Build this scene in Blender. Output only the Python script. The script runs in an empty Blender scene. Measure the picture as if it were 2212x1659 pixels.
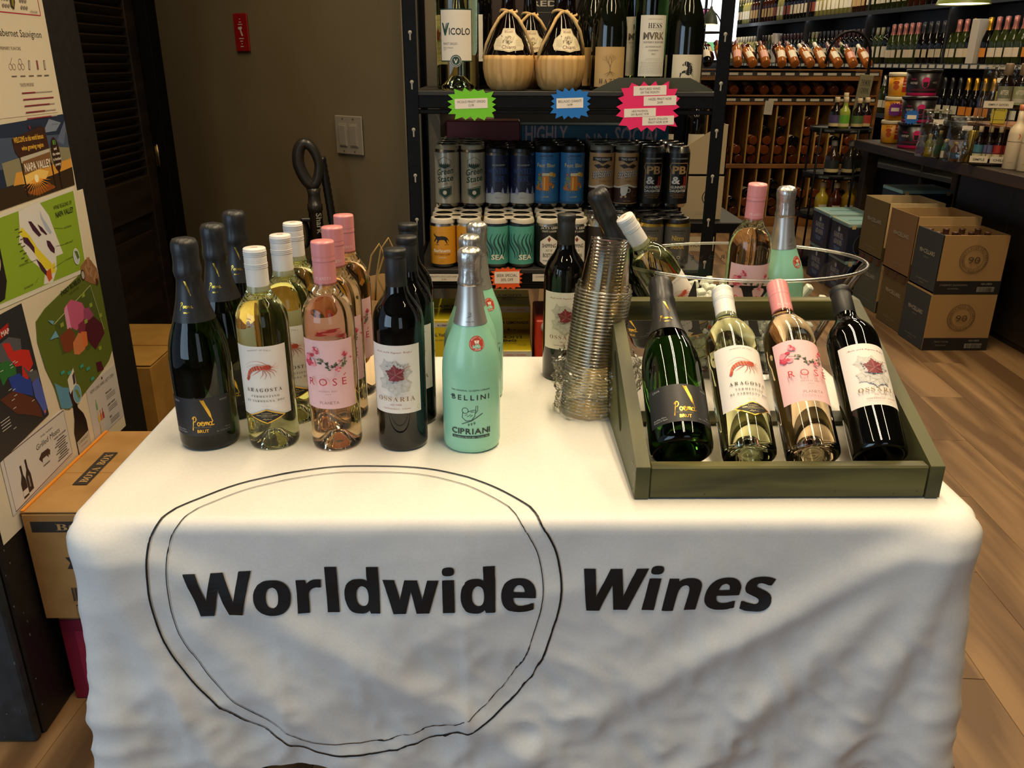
import bpy, bmesh, math, random
from math import sin, cos, pi, radians, sqrt, atan2
from mathutils import Vector, Matrix, noise
from mathutils.bvhtree import BVHTree
from mathutils.geometry import tessellate_polygon
random.seed(7)
S = bpy.context.scene
COL = S.collection
PI = pi

# ------------------------------------------------------------------ camera
F_PX = 1780.0
cam_d = bpy.data.cameras.new('camera')
cam_d.sensor_fit = 'HORIZONTAL'; cam_d.sensor_width = 36.0
cam_d.lens = 36.0 * F_PX / 2212.0
cam_d.clip_start = 0.02; cam_d.clip_end = 60
cam = bpy.data.objects.new('camera', cam_d); COL.objects.link(cam)
_p, _y, _r = radians(21.4), radians(1.05), radians(0.3)
_f = Vector((sin(_y)*cos(_p), cos(_y)*cos(_p), -sin(_p)))
_r0 = Vector((cos(_y), -sin(_y), 0)); _u0 = _r0.cross(_f)
_rt = _r0*cos(_r) + _u0*sin(_r); _up = _rt.cross(_f)
_m = Matrix((_rt, _up, -_f)).transposed().to_4x4(); _m.translation = Vector((0, 0, 1.291))
cam.matrix_world = _m
S.camera = cam
S.view_settings.view_transform = 'Standard'; S.view_settings.look = 'None'
S.view_settings.gamma = 1; S.view_settings.use_curve_mapping = False
S.view_settings.exposure = 0.0
S.cycles.max_bounces = 14; S.cycles.transmission_bounces = 12; S.cycles.transparent_max_bounces = 48
S.cycles.glossy_bounces = 5; S.cycles.diffuse_bounces = 3
S.cycles.sample_clamp_indirect = 4.0
S.cycles.caustics_reflective = False

# ------------------------------------------------------------------ world and light
W = bpy.data.worlds.new('world'); S.world = W; W.use_nodes = True
W.node_tree.nodes['Background'].inputs[0].default_value = (0.62, 0.75, 1.0, 1)
W.node_tree.nodes['Background'].inputs[1].default_value = 0.35

def area(name, loc, rot, sx, sy, power, col, spread=180):
    d = bpy.data.lights.new(name, 'AREA'); d.shape = 'RECTANGLE'; d.size = sx; d.size_y = sy
    d.energy = power; d.color = col; d.spread = radians(spread)
    o = bpy.data.objects.new(name, d); COL.objects.link(o); o.location = loc; o.rotation_euler = rot
    return o
# daylight through the shop front behind the photographer
area('shop_front_daylight', (-2.3, -1.5, 1.45), (radians(90), 0, radians(-48)), 1.9, 1.9, 41, (0.58, 0.79, 1.0))
area('shop_door_daylight', (.9, -2.2, 1.3), (radians(90), 0, radians(10)), .9, 1.9, 7, (0.74, 0.87, 1.0))
# warm fluorescent fittings on the ceiling, three rows of twin tubes
for _i, (_x, _w) in enumerate(((-.85, .05), (.27, .05), (.40, .05), (1.50, .05))):
    area('ceiling_tube', (_x, 1.30, 2.78), (0, 0, 0), _w, 2.3, 16.5, (1.0, .79, .50), 140)
for _x, _yy, _e in ((1.6, 3.4, 30), (2.6, 3.6, 26), (1.8, 7.4, 16), (3.0, 8.6, 30), (2.4, 11.2, 26), (2.5, 5.6, 30)):
    area('shop_light', (_x, _yy, 2.85), (0, 0, 0), .12, 1.2, _e, (1.0, .80, .52))
# daylight through the far windows of the shop
area('far_window_daylight', (4.2, 12.5, 1.9), (radians(-90), 0, 0), 2.4, 1.4, 30, (0.85, 0.93, 1.0))

# ------------------------------------------------------------------ materials
MATS = {}
def lin(h):
    h = h.lstrip('#'); c = [int(h[i:i+2], 16)/255 for i in (0, 2, 4)]
    return tuple(x/12.92 if x <= .04045 else ((x+.055)/1.055)**2.4 for x in c) + (1,)
def _new(name):
    m = bpy.data.materials.new(name); m.use_nodes = True
    nt = m.node_tree; return m, nt, nt.nodes['Principled BSDF']
def ink(h, rough=.55, metal=0.0, spec=.5):
    k = ('ink', h, rough, metal, spec)
    if k not in MATS:
        m, nt, b = _new('ink_' + h.lstrip('#'))
        b.inputs['Base Color'].default_value = lin(h); b.inputs['Roughness'].default_value = rough
        b.inputs['Metallic'].default_value = metal; b.inputs['Specular IOR Level'].default_value = spec
        MATS[k] = m
    return MATS[k]
def nz(nt, kind, **kw):
    n = nt.nodes.new(kind)
    for k, v in kw.items():
        if k in n.inputs: n.inputs[k].default_value = v
        else: setattr(n, k, v)
    return n
def noisy(name, h1, h2, scale=(8, 8, 8), nscale=4, detail=5, rough=.6, bump=0.0, metal=0, spec=.5, rot=(0, 0, 0), lo=.35, hi=.65, dist=0.0, rvar=0.0):
    if name in MATS: return MATS[name]
    m, nt, b = _new(name); L = nt.links
    tc = nz(nt, 'ShaderNodeTexCoord'); mp = nz(nt, 'ShaderNodeMapping'); mp.inputs['Scale'].default_value = scale
    mp.inputs['Rotation'].default_value = rot
    n = nz(nt, 'ShaderNodeTexNoise'); n.inputs['Scale'].default_value = nscale; n.inputs['Detail'].default_value = detail
    n.inputs['Distortion'].default_value = dist
    cr = nz(nt, 'ShaderNodeValToRGB'); cr.color_ramp.elements[0].position = lo; cr.color_ramp.elements[1].position = hi
    cr.color_ramp.elements[0].color = lin(h1); cr.color_ramp.elements[1].color = lin(h2)
    L.new(tc.outputs['Object'], mp.inputs[0]); L.new(mp.outputs[0], n.inputs['Vector']); L.new(n.outputs[0], cr.inputs[0])
    L.new(cr.outputs[0], b.inputs['Base Color'])
    b.inputs['Roughness'].default_value = rough; b.inputs['Metallic'].default_value = metal
    b.inputs['Specular IOR Level'].default_value = spec
    if bump:
        bp = nz(nt, 'ShaderNodeBump'); bp.inputs['Strength'].default_value = 1; bp.inputs['Distance'].default_value = bump
        L.new(n.outputs[0], bp.inputs['Height']); L.new(bp.outputs[0], b.inputs['Normal'])
    MATS[name] = m; return m
def glass(name, col, rough=0.0, ior=1.45):
    if name in MATS: return MATS[name]
    m, nt, b = _new(name)
    b.inputs['Base Color'].default_value = (*col, 1); b.inputs['Transmission Weight'].default_value = 1
    b.inputs['Roughness'].default_value = rough; b.inputs['IOR'].default_value = ior
    MATS[name] = m; return m
def film(name, col, gloss=.12, rough=.05, alpha=.93, bump=0, bscale=60, ior=1.45):
    """thin clear plastic: mostly see-through, a little gloss"""
    if name in MATS: return MATS[name]
    m = bpy.data.materials.new(name); m.use_nodes = True; nt = m.node_tree; nt.nodes.clear(); L = nt.links
    o = nz(nt, 'ShaderNodeOutputMaterial'); t = nz(nt, 'ShaderNodeBsdfTransparent'); g = nz(nt, 'ShaderNodeBsdfGlossy')
    t.inputs[0].default_value = (*[c*alpha for c in col], 1); g.inputs['Roughness'].default_value = rough
    mx = nz(nt, 'ShaderNodeMixShader'); fr = nz(nt, 'ShaderNodeFresnel'); fr.inputs[0].default_value = ior
    ad = nz(nt, 'ShaderNodeMath', operation='MULTIPLY_ADD'); ad.inputs[1].default_value = 1.0; ad.inputs[2].default_value = gloss
    ad.use_clamp = True
    L.new(fr.outputs[0], ad.inputs[0]); L.new(ad.outputs[0], mx.inputs[0]); L.new(t.outputs[0], mx.inputs[1]); L.new(g.outputs[0], mx.inputs[2])
    L.new(mx.outputs[0], o.inputs[0])
    if bump:
        n = nz(nt, 'ShaderNodeTexNoise'); n.inputs['Scale'].default_value = bscale; n.inputs['Detail'].default_value = 3
        tc = nz(nt, 'ShaderNodeTexCoord'); L.new(tc.outputs['Object'], n.inputs['Vector'])
        bp = nz(nt, 'ShaderNodeBump'); bp.inputs['Distance'].default_value = bump
        L.new(n.outputs[0], bp.inputs['Height']); L.new(bp.outputs[0], g.inputs['Normal']); L.new(bp.outputs[0], fr.inputs['Normal'])
    MATS[name] = m; return m
def emit(name, col, strength):
    if name in MATS: return MATS[name]
    m = bpy.data.materials.new(name); m.use_nodes = True; nt = m.node_tree; nt.nodes.clear()
    o = nz(nt, 'ShaderNodeOutputMaterial'); e = nz(nt, 'ShaderNodeEmission')
    e.inputs[0].default_value = (*col, 1); e.inputs[1].default_value = strength; nt.links.new(e.outputs[0], o.inputs[0])
    MATS[name] = m; return m
def wood(name, h1, h2, axis='X', ring=14, rough=.55, bump=.0004, stretch=.08, spec=.4, wob=3.0):
    """grain running along the given local axis"""
    if name in MATS: return MATS[name]
    m, nt, b = _new(name); L = nt.links
    tc = nz(nt, 'ShaderNodeTexCoord'); mp = nz(nt, 'ShaderNodeMapping')
    sc = [1, 1, 1]; sc['XYZ'.index(axis)] = stretch; mp.inputs['Scale'].default_value = sc
    oi = nz(nt, 'ShaderNodeObjectInfo')
    va = nz(nt, 'ShaderNodeVectorMath', operation='ADD'); vm = nz(nt, 'ShaderNodeVectorMath', operation='SCALE')
    cb = nz(nt, 'ShaderNodeCombineXYZ'); L.new(oi.outputs['Random'], cb.inputs[0]); L.new(oi.outputs['Random'], cb.inputs[1]); L.new(oi.outputs['Random'], cb.inputs[2])
    L.new(cb.outputs[0], vm.inputs[0]); vm.inputs['Scale'].default_value = 7.3
    L.new(tc.outputs['Object'], mp.inputs[0]); L.new(mp.outputs[0], va.inputs[0]); L.new(vm.outputs[0], va.inputs[1])
    n1 = nz(nt, 'ShaderNodeTexNoise'); n1.inputs['Scale'].default_value = ring; n1.inputs['Detail'].default_value = 6; n1.inputs['Distortion'].default_value = wob*.3
    n2 = nz(nt, 'ShaderNodeTexNoise'); n2.inputs['Scale'].default_value = ring*.25; n2.inputs['Detail'].default_value = 2
    L.new(va.outputs[0], n1.inputs['Vector']); L.new(va.outputs[0], n2.inputs['Vector'])
    ma = nz(nt, 'ShaderNodeMath', operation='MULTIPLY'); ma.inputs[1].default_value = wob*4
    sn = nz(nt, 'ShaderNodeMath', operation='SINE'); L.new(n2.outputs[0], ma.inputs[0])
    m3 = nz(nt, 'ShaderNodeMath', operation='MULTIPLY'); m3.inputs[1].default_value = 6; L.new(ma.outputs[0], m3.inputs[0]); L.new(m3.outputs[0], sn.inputs[0])
    mix = nz(nt, 'ShaderNodeMath', operation='MULTIPLY_ADD'); mix.inputs[1].default_value = .10; L.new(sn.outputs[0], mix.inputs[0]); L.new(n1.outputs[0], mix.inputs[2])
    cr = nz(nt, 'ShaderNodeValToRGB'); cr.color_ramp.elements[0].position = .38; cr.color_ramp.elements[1].position = .64
    cr.color_ramp.elements[0].color = lin(h1); cr.color_ramp.elements[1].color = lin(h2)
    L.new(mix.outputs[0], cr.inputs[0]); L.new(cr.outputs[0], b.inputs['Base Color'])
    b.inputs['Roughness'].default_value = rough; b.inputs['Specular IOR Level'].default_value = spec
    bp = nz(nt, 'ShaderNodeBump'); bp.inputs['Distance'].default_value = bump; L.new(mix.outputs[0], bp.inputs['Height']); L.new(bp.outputs[0], b.inputs['Normal'])
    MATS[name] = m; return m

BLACKM = noisy('black_painted_metal', '#050506', '#0A0A0B', rough=.5, nscale=9, spec=.16)
CARD = noisy('brown_cardboard', '#9A7444', '#A9814F', scale=(3, 3, 3), nscale=5, rough=.8, spec=.2)
CARDY = noisy('kraft_cardboard', '#A97E3C', '#B98C46', scale=(3, 3, 3), nscale=5, rough=.8, spec=.2)
WHITE = ink('#EDE9DF', .5)

# ------------------------------------------------------------------ mesh helpers
class MB:
    def __init__(s): s.v = []; s.f = []; s.m = []; s.mats = []; s.sm = []
    def mi(s, mat):
        if mat not in s.mats: s.mats.append(mat)
        return s.mats.index(mat)
    def add(s, vs, fs, mat, smooth=False, M=None):
        o = len(s.v); k = s.mi(mat)
        s.v += [tuple(M @ Vector(v)) if M is not None else tuple(v) for v in vs]
        for f in fs: s.f.append(tuple(i+o for i in f)); s.m.append(k); s.sm.append(smooth)
        return s
    def box(s, c, d, mat, ch=0.0, rz=0, M=None):
        hx, hy, hz = d[0]/2, d[1]/2, d[2]/2
        R = Matrix.Translation(c) @ Matrix.Rotation(rz, 4, 'Z')
        if M is not None: R = M @ R
        if ch <= 0:
            vs = [(x*hx, y*hy, z*hz) for x in (-1, 1) for y in (-1, 1) for z in (-1, 1)]
            fs = [(0, 1, 3, 2), (4, 6, 7, 5), (0, 4, 5, 1), (2, 3, 7, 6), (0, 2, 6, 4), (1, 5, 7, 3)]
            return s.add(vs, fs, mat, False, R)
        ch = min(ch, hx*.9, hy*.9, hz*.9); vs = []; ix = {}
        for x in (-1, 1):
            for y in (-1, 1):
                for z in (-1, 1):
                    ix[x, y, z] = len(vs)
                    vs += [(x*hx, y*(hy-ch), z*(hz-ch)), (x*(hx-ch), y*hy, z*(hz-ch)), (x*(hx-ch), y*(hy-ch), z*hz)]
        fs = []
        for a in range(3):
            for sg in (-1, 1):
                q = []
                for (u, w) in ((-1, -1), (1, -1), (1, 1), (-1, 1)):
                    k = [0, 0, 0]; k[a] = sg; k[(a+1) % 3] = u; k[(a+2) % 3] = w; q.append(ix[tuple(k)]+a)
                fs.append(tuple(q if sg > 0 else q[::-1]))
            b, c2 = (a+1) % 3, (a+2) % 3
            for u in (-1, 1):
                for w in (-1, 1):
                    k0 = [0]*3; k1 = [0]*3; k0[a] = -1; k1[a] = 1
                    for k in (k0, k1): k[b] = u; k[c2] = w
                    i0, i1 = ix[tuple(k0)], ix[tuple(k1)]
                    q = (i0+b, i1+b, i1+c2, i0+c2); fs.append(q if u*w < 0 else q[::-1])
        for k, i in ix.items():
            q = (i, i+1, i+2); fs.append(q if k[0]*k[1]*k[2] > 0 else q[::-1])
        return s.add(vs, fs, mat, False, R)
    def lathe(s, prof, n, mat, M=None, smooth=True, a0=0, a1=2*PI, sy=1.0, mats=None, inv=False):
        full = abs(a1-a0-2*PI) < 1e-6; k = n if full else n+1; vs = []; fs = []; fm = []
        rings = []
        for (r, z) in prof:
            if r < 1e-6: rings.append([len(vs)]); vs.append((0, 0, z))
            else:
                rings.append(list(range(len(vs), len(vs)+k)))
                vs += [(r*cos(a0+(a1-a0)*i/n), sy*r*sin(a0+(a1-a0)*i/n), z) for i in range(k)]
        for j in range(len(rings)-1):
            A, B = rings[j], rings[j+1]
            for i in range(n):
                i2 = (i+1) % k
                if len(A) == 1 and len(B) == 1: continue
                if len(A) == 1: q = (A[0], B[i2], B[i])
                elif len(B) == 1: q = (A[i], A[i2], B[0])
                else: q = (A[i], A[i2], B[i2], B[i])
                fs.append(q[::-1] if inv else q); fm.append(mats[j] if mats else mat)
        o = len(s.v)
        s.v += [tuple(M @ Vector(v)) if M is not None else v for v in vs]
        for f, mm in zip(fs, fm): s.f.append(tuple(i+o for i in f)); s.m.append(s.mi(mm)); s.sm.append(smooth)
        return s
    def tube(s, pts, r, mat, n=8, M=None, closed=False, caps=True):
        P = [Vector(p) for p in pts]; N = len(P); vs = []; fs = []
        t0 = None
        for i, p in enumerate(P):
            if closed: t = (P[(i+1) % N]-P[i-1])
            else: t = P[min(i+1, N-1)]-P[max(i-1, 0)]
            t.normalize()
            if t0 is None:
                a = Vector((0, 0, 1)) if abs(t.z) < .9 else Vector((1, 0, 0)); u = t.cross(a).normalized()
            else: u = (u - t*u.dot(t)).normalized()
            t0 = t; w = t.cross(u); rr = r[i] if isinstance(r, (list, tuple)) else r
            vs += [tuple(p + (u*cos(2*PI*k/n)+w*sin(2*PI*k/n))*rr) for k in range(n)]
        R = N if closed else N-1
        for i in range(R):
            a, b = i*n, ((i+1) % N)*n
            fs += [(a+k, a+(k+1) % n, b+(k+1) % n, b+k) for k in range(n)]
        if caps and not closed: fs += [tuple(range(n))[::-1], tuple((N-1)*n+k for k in range(n))]
        return s.add(vs, fs, mat, True, M)
    def prism(s, poly, h, mat, M=None, mat2=None):
        """poly in local XY, thickness h along +Z"""
        n = len(poly); vs = [(x, y, 0) for x, y in poly] + [(x, y, h) for x, y in poly]
        tr = tessellate_polygon([[Vector((x, y, 0)) for x, y in poly]])
        area2 = sum(poly[i][0]*poly[(i+1) % n][1]-poly[(i+1) % n][0]*poly[i][1] for i in range(n))
        top = []; bot = []
        for t in tr:
            a = [Vector((*poly[i], 0)) for i in t]
            c = (a[1]-a[0]).cross(a[2]-a[0]).z
            t = tuple(t) if c > 0 else tuple(t)[::-1]
            top.append(tuple(i+n for i in t)); bot.append(t[::-1])
        side = [(i, (i+1) % n, (i+1) % n+n, i+n) for i in range(n)]
        if area2 < 0: side = [q[::-1] for q in side]
        s.add(vs, top+bot, mat, False, M)
        s.add(vs, side, mat2 or mat, False, M)
        return s
    def obj(s, name, parent=None, loc=(0, 0, 0), rot=(0, 0, 0), label=None, bevel=0, auto=None):
        me = bpy.data.meshes.new(name); me.from_pydata(s.v, [], s.f)
        for m in s.mats: me.materials.append(m)
        me.polygons.foreach_set('material_index', s.m); me.polygons.foreach_set('use_smooth', s.sm)
        me.update()
        o = bpy.data.objects.new(name, me); COL.objects.link(o); o.location = loc; o.rotation_euler = rot
        if parent: o.parent = parent
        if label: o['label'] = label
        if bevel:
            b = o.modifiers.new('bevel', 'BEVEL'); b.width = bevel; b.segments = 2; b.limit_method = 'ANGLE'
        return o
def tag(o, label, cat=None, group=None, kind=None):
    if label: o['label'] = label
    if cat: o['category'] = cat
    if group: o['group'] = group
    if kind: o['kind'] = kind
    return o
def thing(name, label, cat, loc=(0, 0, 0), rot=(0, 0, 0), group=None):
    o = bpy.data.objects.new(name, None); COL.objects.link(o); o.location = loc; o.rotation_euler = rot
    o.empty_display_size = .05
    return tag(o, label, cat, group)
def dup(src, loc, rot=(0, 0, 0), label=None, group=None, scale=None):
    r = src.copy(); COL.objects.link(r); r.location = loc; r.rotation_euler = rot
    if label: r['label'] = label
    if group: r['group'] = group
    if scale: r.scale = scale
    for ch in KIDS(src):
        c = ch.copy(); COL.objects.link(c); c.parent = r
        for g in KIDS(ch):
            d = g.copy(); COL.objects.link(d); d.parent = c
    return r
_kids = {}
def KIDS(o):
    k = o.name
    if k not in _kids or len(_kids[k]) == 0: _kids[k] = [c for c in COL.objects if c.parent == o]
    return _kids[k]
def struct(o): o['kind'] = 'structure'; return o
def axis_rot(v, spin=0.0):
    """euler that takes local Z to v, spun about it"""
    q = Vector(v).normalized().to_track_quat('Z', 'Y')
    return (q.to_matrix().to_4x4() @ Matrix.Rotation(spin, 4, 'Z')).to_euler()

# ------------------------------------------------------------------ flat print (lettering, labels)
_tc = {}
def _curve_mesh(body, line=1.0, offset=0.0, res=2):
    cu = bpy.data.curves.new('t', 'FONT'); cu.body = body; cu.size = 1; cu.resolution_u = res; cu.space_line = line; cu.offset = offset
    o = bpy.data.objects.new('t', cu); COL.objects.link(o)
    me = bpy.data.meshes.new_from_object(o.evaluated_get(bpy.context.evaluated_depsgraph_get()))
    vs = [(v.co.x, v.co.y) for v in me.vertices]; fs = [tuple(p.vertices) for p in me.polygons]
    bpy.data.objects.remove(o); bpy.data.curves.remove(cu); bpy.data.meshes.remove(me)
    return vs, fs
# styles: '' plain, 'bold' heavier, and three drawn with the mathematical alphabets of the built-in font
STYLES = {'': (None, 0.0, 2, None), 'bold': (None, .018, 2, None),
          'wide': ((0x1D5D4, 0x1D5EE), 0.0, 4, 'Worldwienst'),
          'serif': ((0x1D400, 0x1D41A), 0.0, 2, 'ABCDEFGHILMNOPRSTUVXY'),
          'script': ((0x1D4D0, 0x1D4EA), 0.0, 2, 'AMOGadewithrgncpslo')}
_gl = {}
def _glyph_table(style):
    """one pass per style, before the scene fills up: every letter on its own line with a bar marking its advance"""
    uni, off, res, only = STYLES[style]
    if uni is None:
        allc = [chr(c) for c in range(33, 127) if chr(c) not in '|.'] + ['\u00A9', '.']; show = allc
    else:
        allc = sorted(set(only)); show = [chr(uni[0]+ord(c)-65) if c.isupper() else chr(uni[1]+ord(c)-97) for c in allc]
    vs, fs = _curve_mesh('|\n' + '\n'.join(c+'|' for c in show), 4.0, off, res)
    par = list(range(len(vs)))
    def find(i):
        while par[i] != i: par[i] = par[par[i]]; i = par[i]
        return i
    for f in fs:
        for i in f[1:]: par[find(f[0])] = find(i)
    isl = {}
    for i in range(len(vs)): isl.setdefault(find(i), []).append(i)
    I = [(min(vs[i][0] for i in m), (max(vs[i][1] for i in m)+min(vs[i][1] for i in m))/2, m) for m in isl.values()]
    first = max(I, key=lambda t: t[1]); last = min((t for t in I if max(vs[i][1] for i in t[2])-min(vs[i][1] for i in t[2]) > .75 and len(t[2]) < 12), key=lambda t: t[1])
    dl = (first[1]-last[1])/len(allc); b0 = first[0]; rows = {}
    for t in I: rows.setdefault(round((first[1]-t[1])/dl), []).append(t)
    out = {}
    for k, c in enumerate(allc):
        R = sorted(rows[k+1], key=lambda t: t[0]); adv = R[-1][0]-b0; base = -dl*(k+1)
        idx = [i for t in R[:-1] for i in t[2]]; mp = {i: j for j, i in enumerate(idx)}
        out[c] = ([(vs[i][0], vs[i][1]-base) for i in idx], [tuple(mp[i] for i in f) for f in fs if f[0] in mp], adv)
    return out
for _s in STYLES: _gl[_s] = _glyph_table(_s)
def text_mesh(s, style):
    k = (s, style)
    if k in _tc: return _tc[k]
    x = 0; vs = []; fs = []
    for c in s:
        g = _gl[style].get(c) or _gl[''].get(c)
        if c == ' ' or g is None: x += .30; continue
        o = len(vs); vs += [(v[0]+x, v[1]) for v in g[0]]; fs += [tuple(i+o for i in f) for f in g[1]]; x += g[2]
    _tc[k] = (vs, fs); return _tc[k]
class Print:
    """2-D artwork in (s,t) metres, mapped onto a surface by build()"""
    def __init__(s): s.L = []
    def fill(s, vs, fs, mat): s.L.append((vs, fs, mat if not isinstance(mat, str) else ink(mat))); return s
    def poly(s, pts, mat):
        tr = tessellate_polygon([[Vector((x, y, 0)) for x, y in pts]])
        return s.fill(pts, [tuple(t) for t in tr], mat)
    def rect(s, x, y, w, h, mat, rot=0):
        c, d = cos(rot), sin(rot)
        p = [(x+c*a-d*b, y+d*a+c*b) for a, b in ((-w/2, -h/2), (w/2, -h/2), (w/2, h/2), (-w/2, h/2))]
        return s.fill(p, [(0, 1, 2, 3)], mat)
    def disc(s, x, y, r, mat, ry=None, n=24):
        return s.fill([(x+r*cos(2*PI*i/n), y+(ry or r)*sin(2*PI*i/n)) for i in range(n)], [tuple(range(n))], mat)
    def line(s, pts, w, mat, closed=False):
        n = len(pts); vs = []; fs = []
        for i in range(n):
            a = pts[i-1] if (closed or i) else pts[i]; b = pts[(i+1) % n] if (closed or i < n-1) else pts[i]
            dx, dy = b[0]-a[0], b[1]-a[1]; l = sqrt(dx*dx+dy*dy) or 1; ww = (w[i] if isinstance(w, (list, tuple)) else w)/2
            vs += [(pts[i][0]-dy/l*ww, pts[i][1]+dx/l*ww), (pts[i][0]+dy/l*ww, pts[i][1]-dx/l*ww)]
        for i in range(n if closed else n-1):
            j = (i+1) % n; fs.append((2*i+1, 2*j+1, 2*j, 2*i))
        return s.fill(vs, fs, mat)
    def ring(s, x, y, r, w, mat, ry=None, a0=0, a1=2*PI, n=28):
        full = abs(a1-a0-2*PI) < 1e-6
        pts = [(x+r*cos(a0+(a1-a0)*i/n), y+(ry or r)*sin(a0+(a1-a0)*i/n)) for i in range(n if full else n+1)]
        return s.line(pts, w, mat, full)
    def frame(s, x, y, w, h, lw, mat):
        return s.line([(x-w/2, y-h/2), (x+w/2, y-h/2), (x+w/2, y+h/2), (x-w/2, y+h/2)], lw, mat, True)
    def text(s, body, x, y, size, mat, align='c', style='', sx=1.0, rot=0, shear=0, width=None, gap=0, bold=0):
        """size = capital height; width forces the total width; gap spaces letters"""
        if gap:
            W = 0; items = []
            for ch in body:
                if ch == ' ': W += size*(.45+gap); continue
                vs, fs = text_mesh(ch, style); a = min(v[0] for v in vs); b = max(v[0] for v in vs)
                items.append((vs, fs, W-a*size*1.4*sx)); W += (b-a)*size*1.4*sx + size*gap
            W -= size*gap; vv = []; ff = []
            for vs, fs, ox in items:
                o = len(vv); vv += [(v[0]*size*1.4*sx+ox, v[1]*size*1.4) for v in vs]; ff += [tuple(i+o for i in f) for f in fs]
        else:
            vs, fs = text_mesh(body, style)
            if not vs: return s
            a = min(v[0] for v in vs); b = max(v[0] for v in vs)
            k = size*1.4; kx = k*sx if width is None else width/(b-a); W = (b-a)*kx
            vv = [((v[0]-a)*kx, v[1]*k) for v in vs]; ff = fs
        if width is not None and gap:
            q = width/W; vv = [(v[0]*q, v[1]) for v in vv]; W = width
        ox = {'c': -W/2, 'l': 0, 'r': -W}[align]; c, d = cos(rot), sin(rot)
        out = [(x+c*(vx+ox+shear*vy)-d*vy, y+d*(vx+ox)+c*vy) for vx, vy in vv]
        s.fill(out, ff, mat)
        if bold:
            for bx in (bold, -bold): s.fill([(p[0]+bx*size, p[1]) for p in out], ff, mat)
        return s
    def arc_text(s, body, x, y, r, size, mat, mid=90, style='', sx=1.0, gap=.15, flip=False):
        items = []; W = 0
        for ch in body:
            if ch == ' ': W += size*.55; continue
            vs, fs = text_mesh(ch, style); a = min(v[0] for v in vs); b = max(v[0] for v in vs)
            w = (b-a)*size*1.4*sx; items.append((vs, fs, a, W, w)); W += w+size*gap
        for vs, fs, a, o, w in items:
            d = (o+w/2-W/2)/r; ang = radians(mid) + (d if flip else -d)
            rot = ang + (PI/2 if flip else -PI/2); c, e = cos(rot), sin(rot)
            px, py = x+r*cos(ang), y+r*sin(ang)
            s.fill([(px+c*((v[0]-a)*size*1.4*sx-w/2)-e*v[1]*size*1.4, py+e*((v[0]-a)*size*1.4*sx-w/2)+c*v[1]*size*1.4) for v in vs], fs, mat)
        return s
    def smallprint(s, x, y, w, rows, dy, h, mat, align='c', seed=1):
        rnd = random.Random(seed); words = 'made with care and grown in the hills by hand for good wine served cool with fresh food'.split()
        for i in range(rows):
            ww = w*rnd.uniform(.75, 1); n = max(2, int(ww/(h*4.2)))
            s.text(' '.join(rnd.choice(words) for _ in range(n)), x, y-i*dy, h, mat, align, width=ww)
        return s
    def build(s, name, parent, mapf, cut=None, base=.0002, step=.00004, cutt=None, label=None):
        mb = MB()
        for k, (vs, fs, mat) in enumerate(s.L):
            vs = [tuple(v) for v in vs]
            if cut:
                bm = bmesh.new(); bv = [bm.verts.new((v[0], v[1], 0)) for v in vs]
                for f in fs:
                    if len(set(f)) > 2:
                        try: bm.faces.new([bv[i] for i in f])
                        except ValueError: pass
                for ax, c in ((0, cut), (1, cutt)):
                    if not c: continue
                    lo = min(v[ax] for v in vs); hi = max(v[ax] for v in vs)
                    g = math.floor(lo/c)+1
                    while g*c < hi:
                        no = [0, 0, 0]; no[ax] = 1; co = [0, 0, 0]; co[ax] = g*c
                        bmesh.ops.bisect_plane(bm, geom=bm.verts[:]+bm.edges[:]+bm.faces[:], plane_co=co, plane_no=no); g += 1
                bm.verts.index_update(); vs = [(v.co.x, v.co.y) for v in bm.verts]; fs = [tuple(v.index for v in f.verts) for f in bm.faces]; bm.free()
            d = base + k*step
            mb.add([mapf(v[0], v[1], d) for v in vs], fs, mat)
        return mb.obj(name, parent, label=label)
def on_cyl(r, z0=0, a0=-PI/2, slope=None):
    """wrap onto a cylinder about local Z; s=0 faces angle a0 (default -Y)"""
    def f(s_, t, d):
        a = a0 + s_/r; return ((r+d)*cos(a), (r+d)*sin(a), z0+t)
    return f
def on_lathe(rf, a0=-PI/2, rr=None):
    def f(s_, t, d):
        r = rf(t); a = a0 + s_/(rr or r); return ((r+d)*cos(a), (r+d)*sin(a), t)
    return f
def on_plane(o, u, v):
    o, u, v = Vector(o), Vector(u).normalized(), Vector(v).normalized(); n = u.cross(v)
    return lambda s_, t, d: tuple(o+u*s_+v*t+n*d)
def lab_cyl(name, parent, r, s0, s1, z0, z1, mat, a0=-PI/2, thick=.00015, n=14, bottom=None):
    """paper label wrapped on a cylinder"""
    mb = MB(); vs = []
    for i in range(n+1):
        s_ = s0+(s1-s0)*i/n; a = a0+s_/r; R = r+thick
        zb = z0 if bottom is None else bottom(s_)
        vs += [(R*cos(a), R*sin(a), zb), (R*cos(a), R*sin(a), z1)]
    mb.add(vs, [(2*i, 2*i+2, 2*i+3, 2*i+1) for i in range(n)], mat, True)
    return mb.obj(name, parent)

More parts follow.
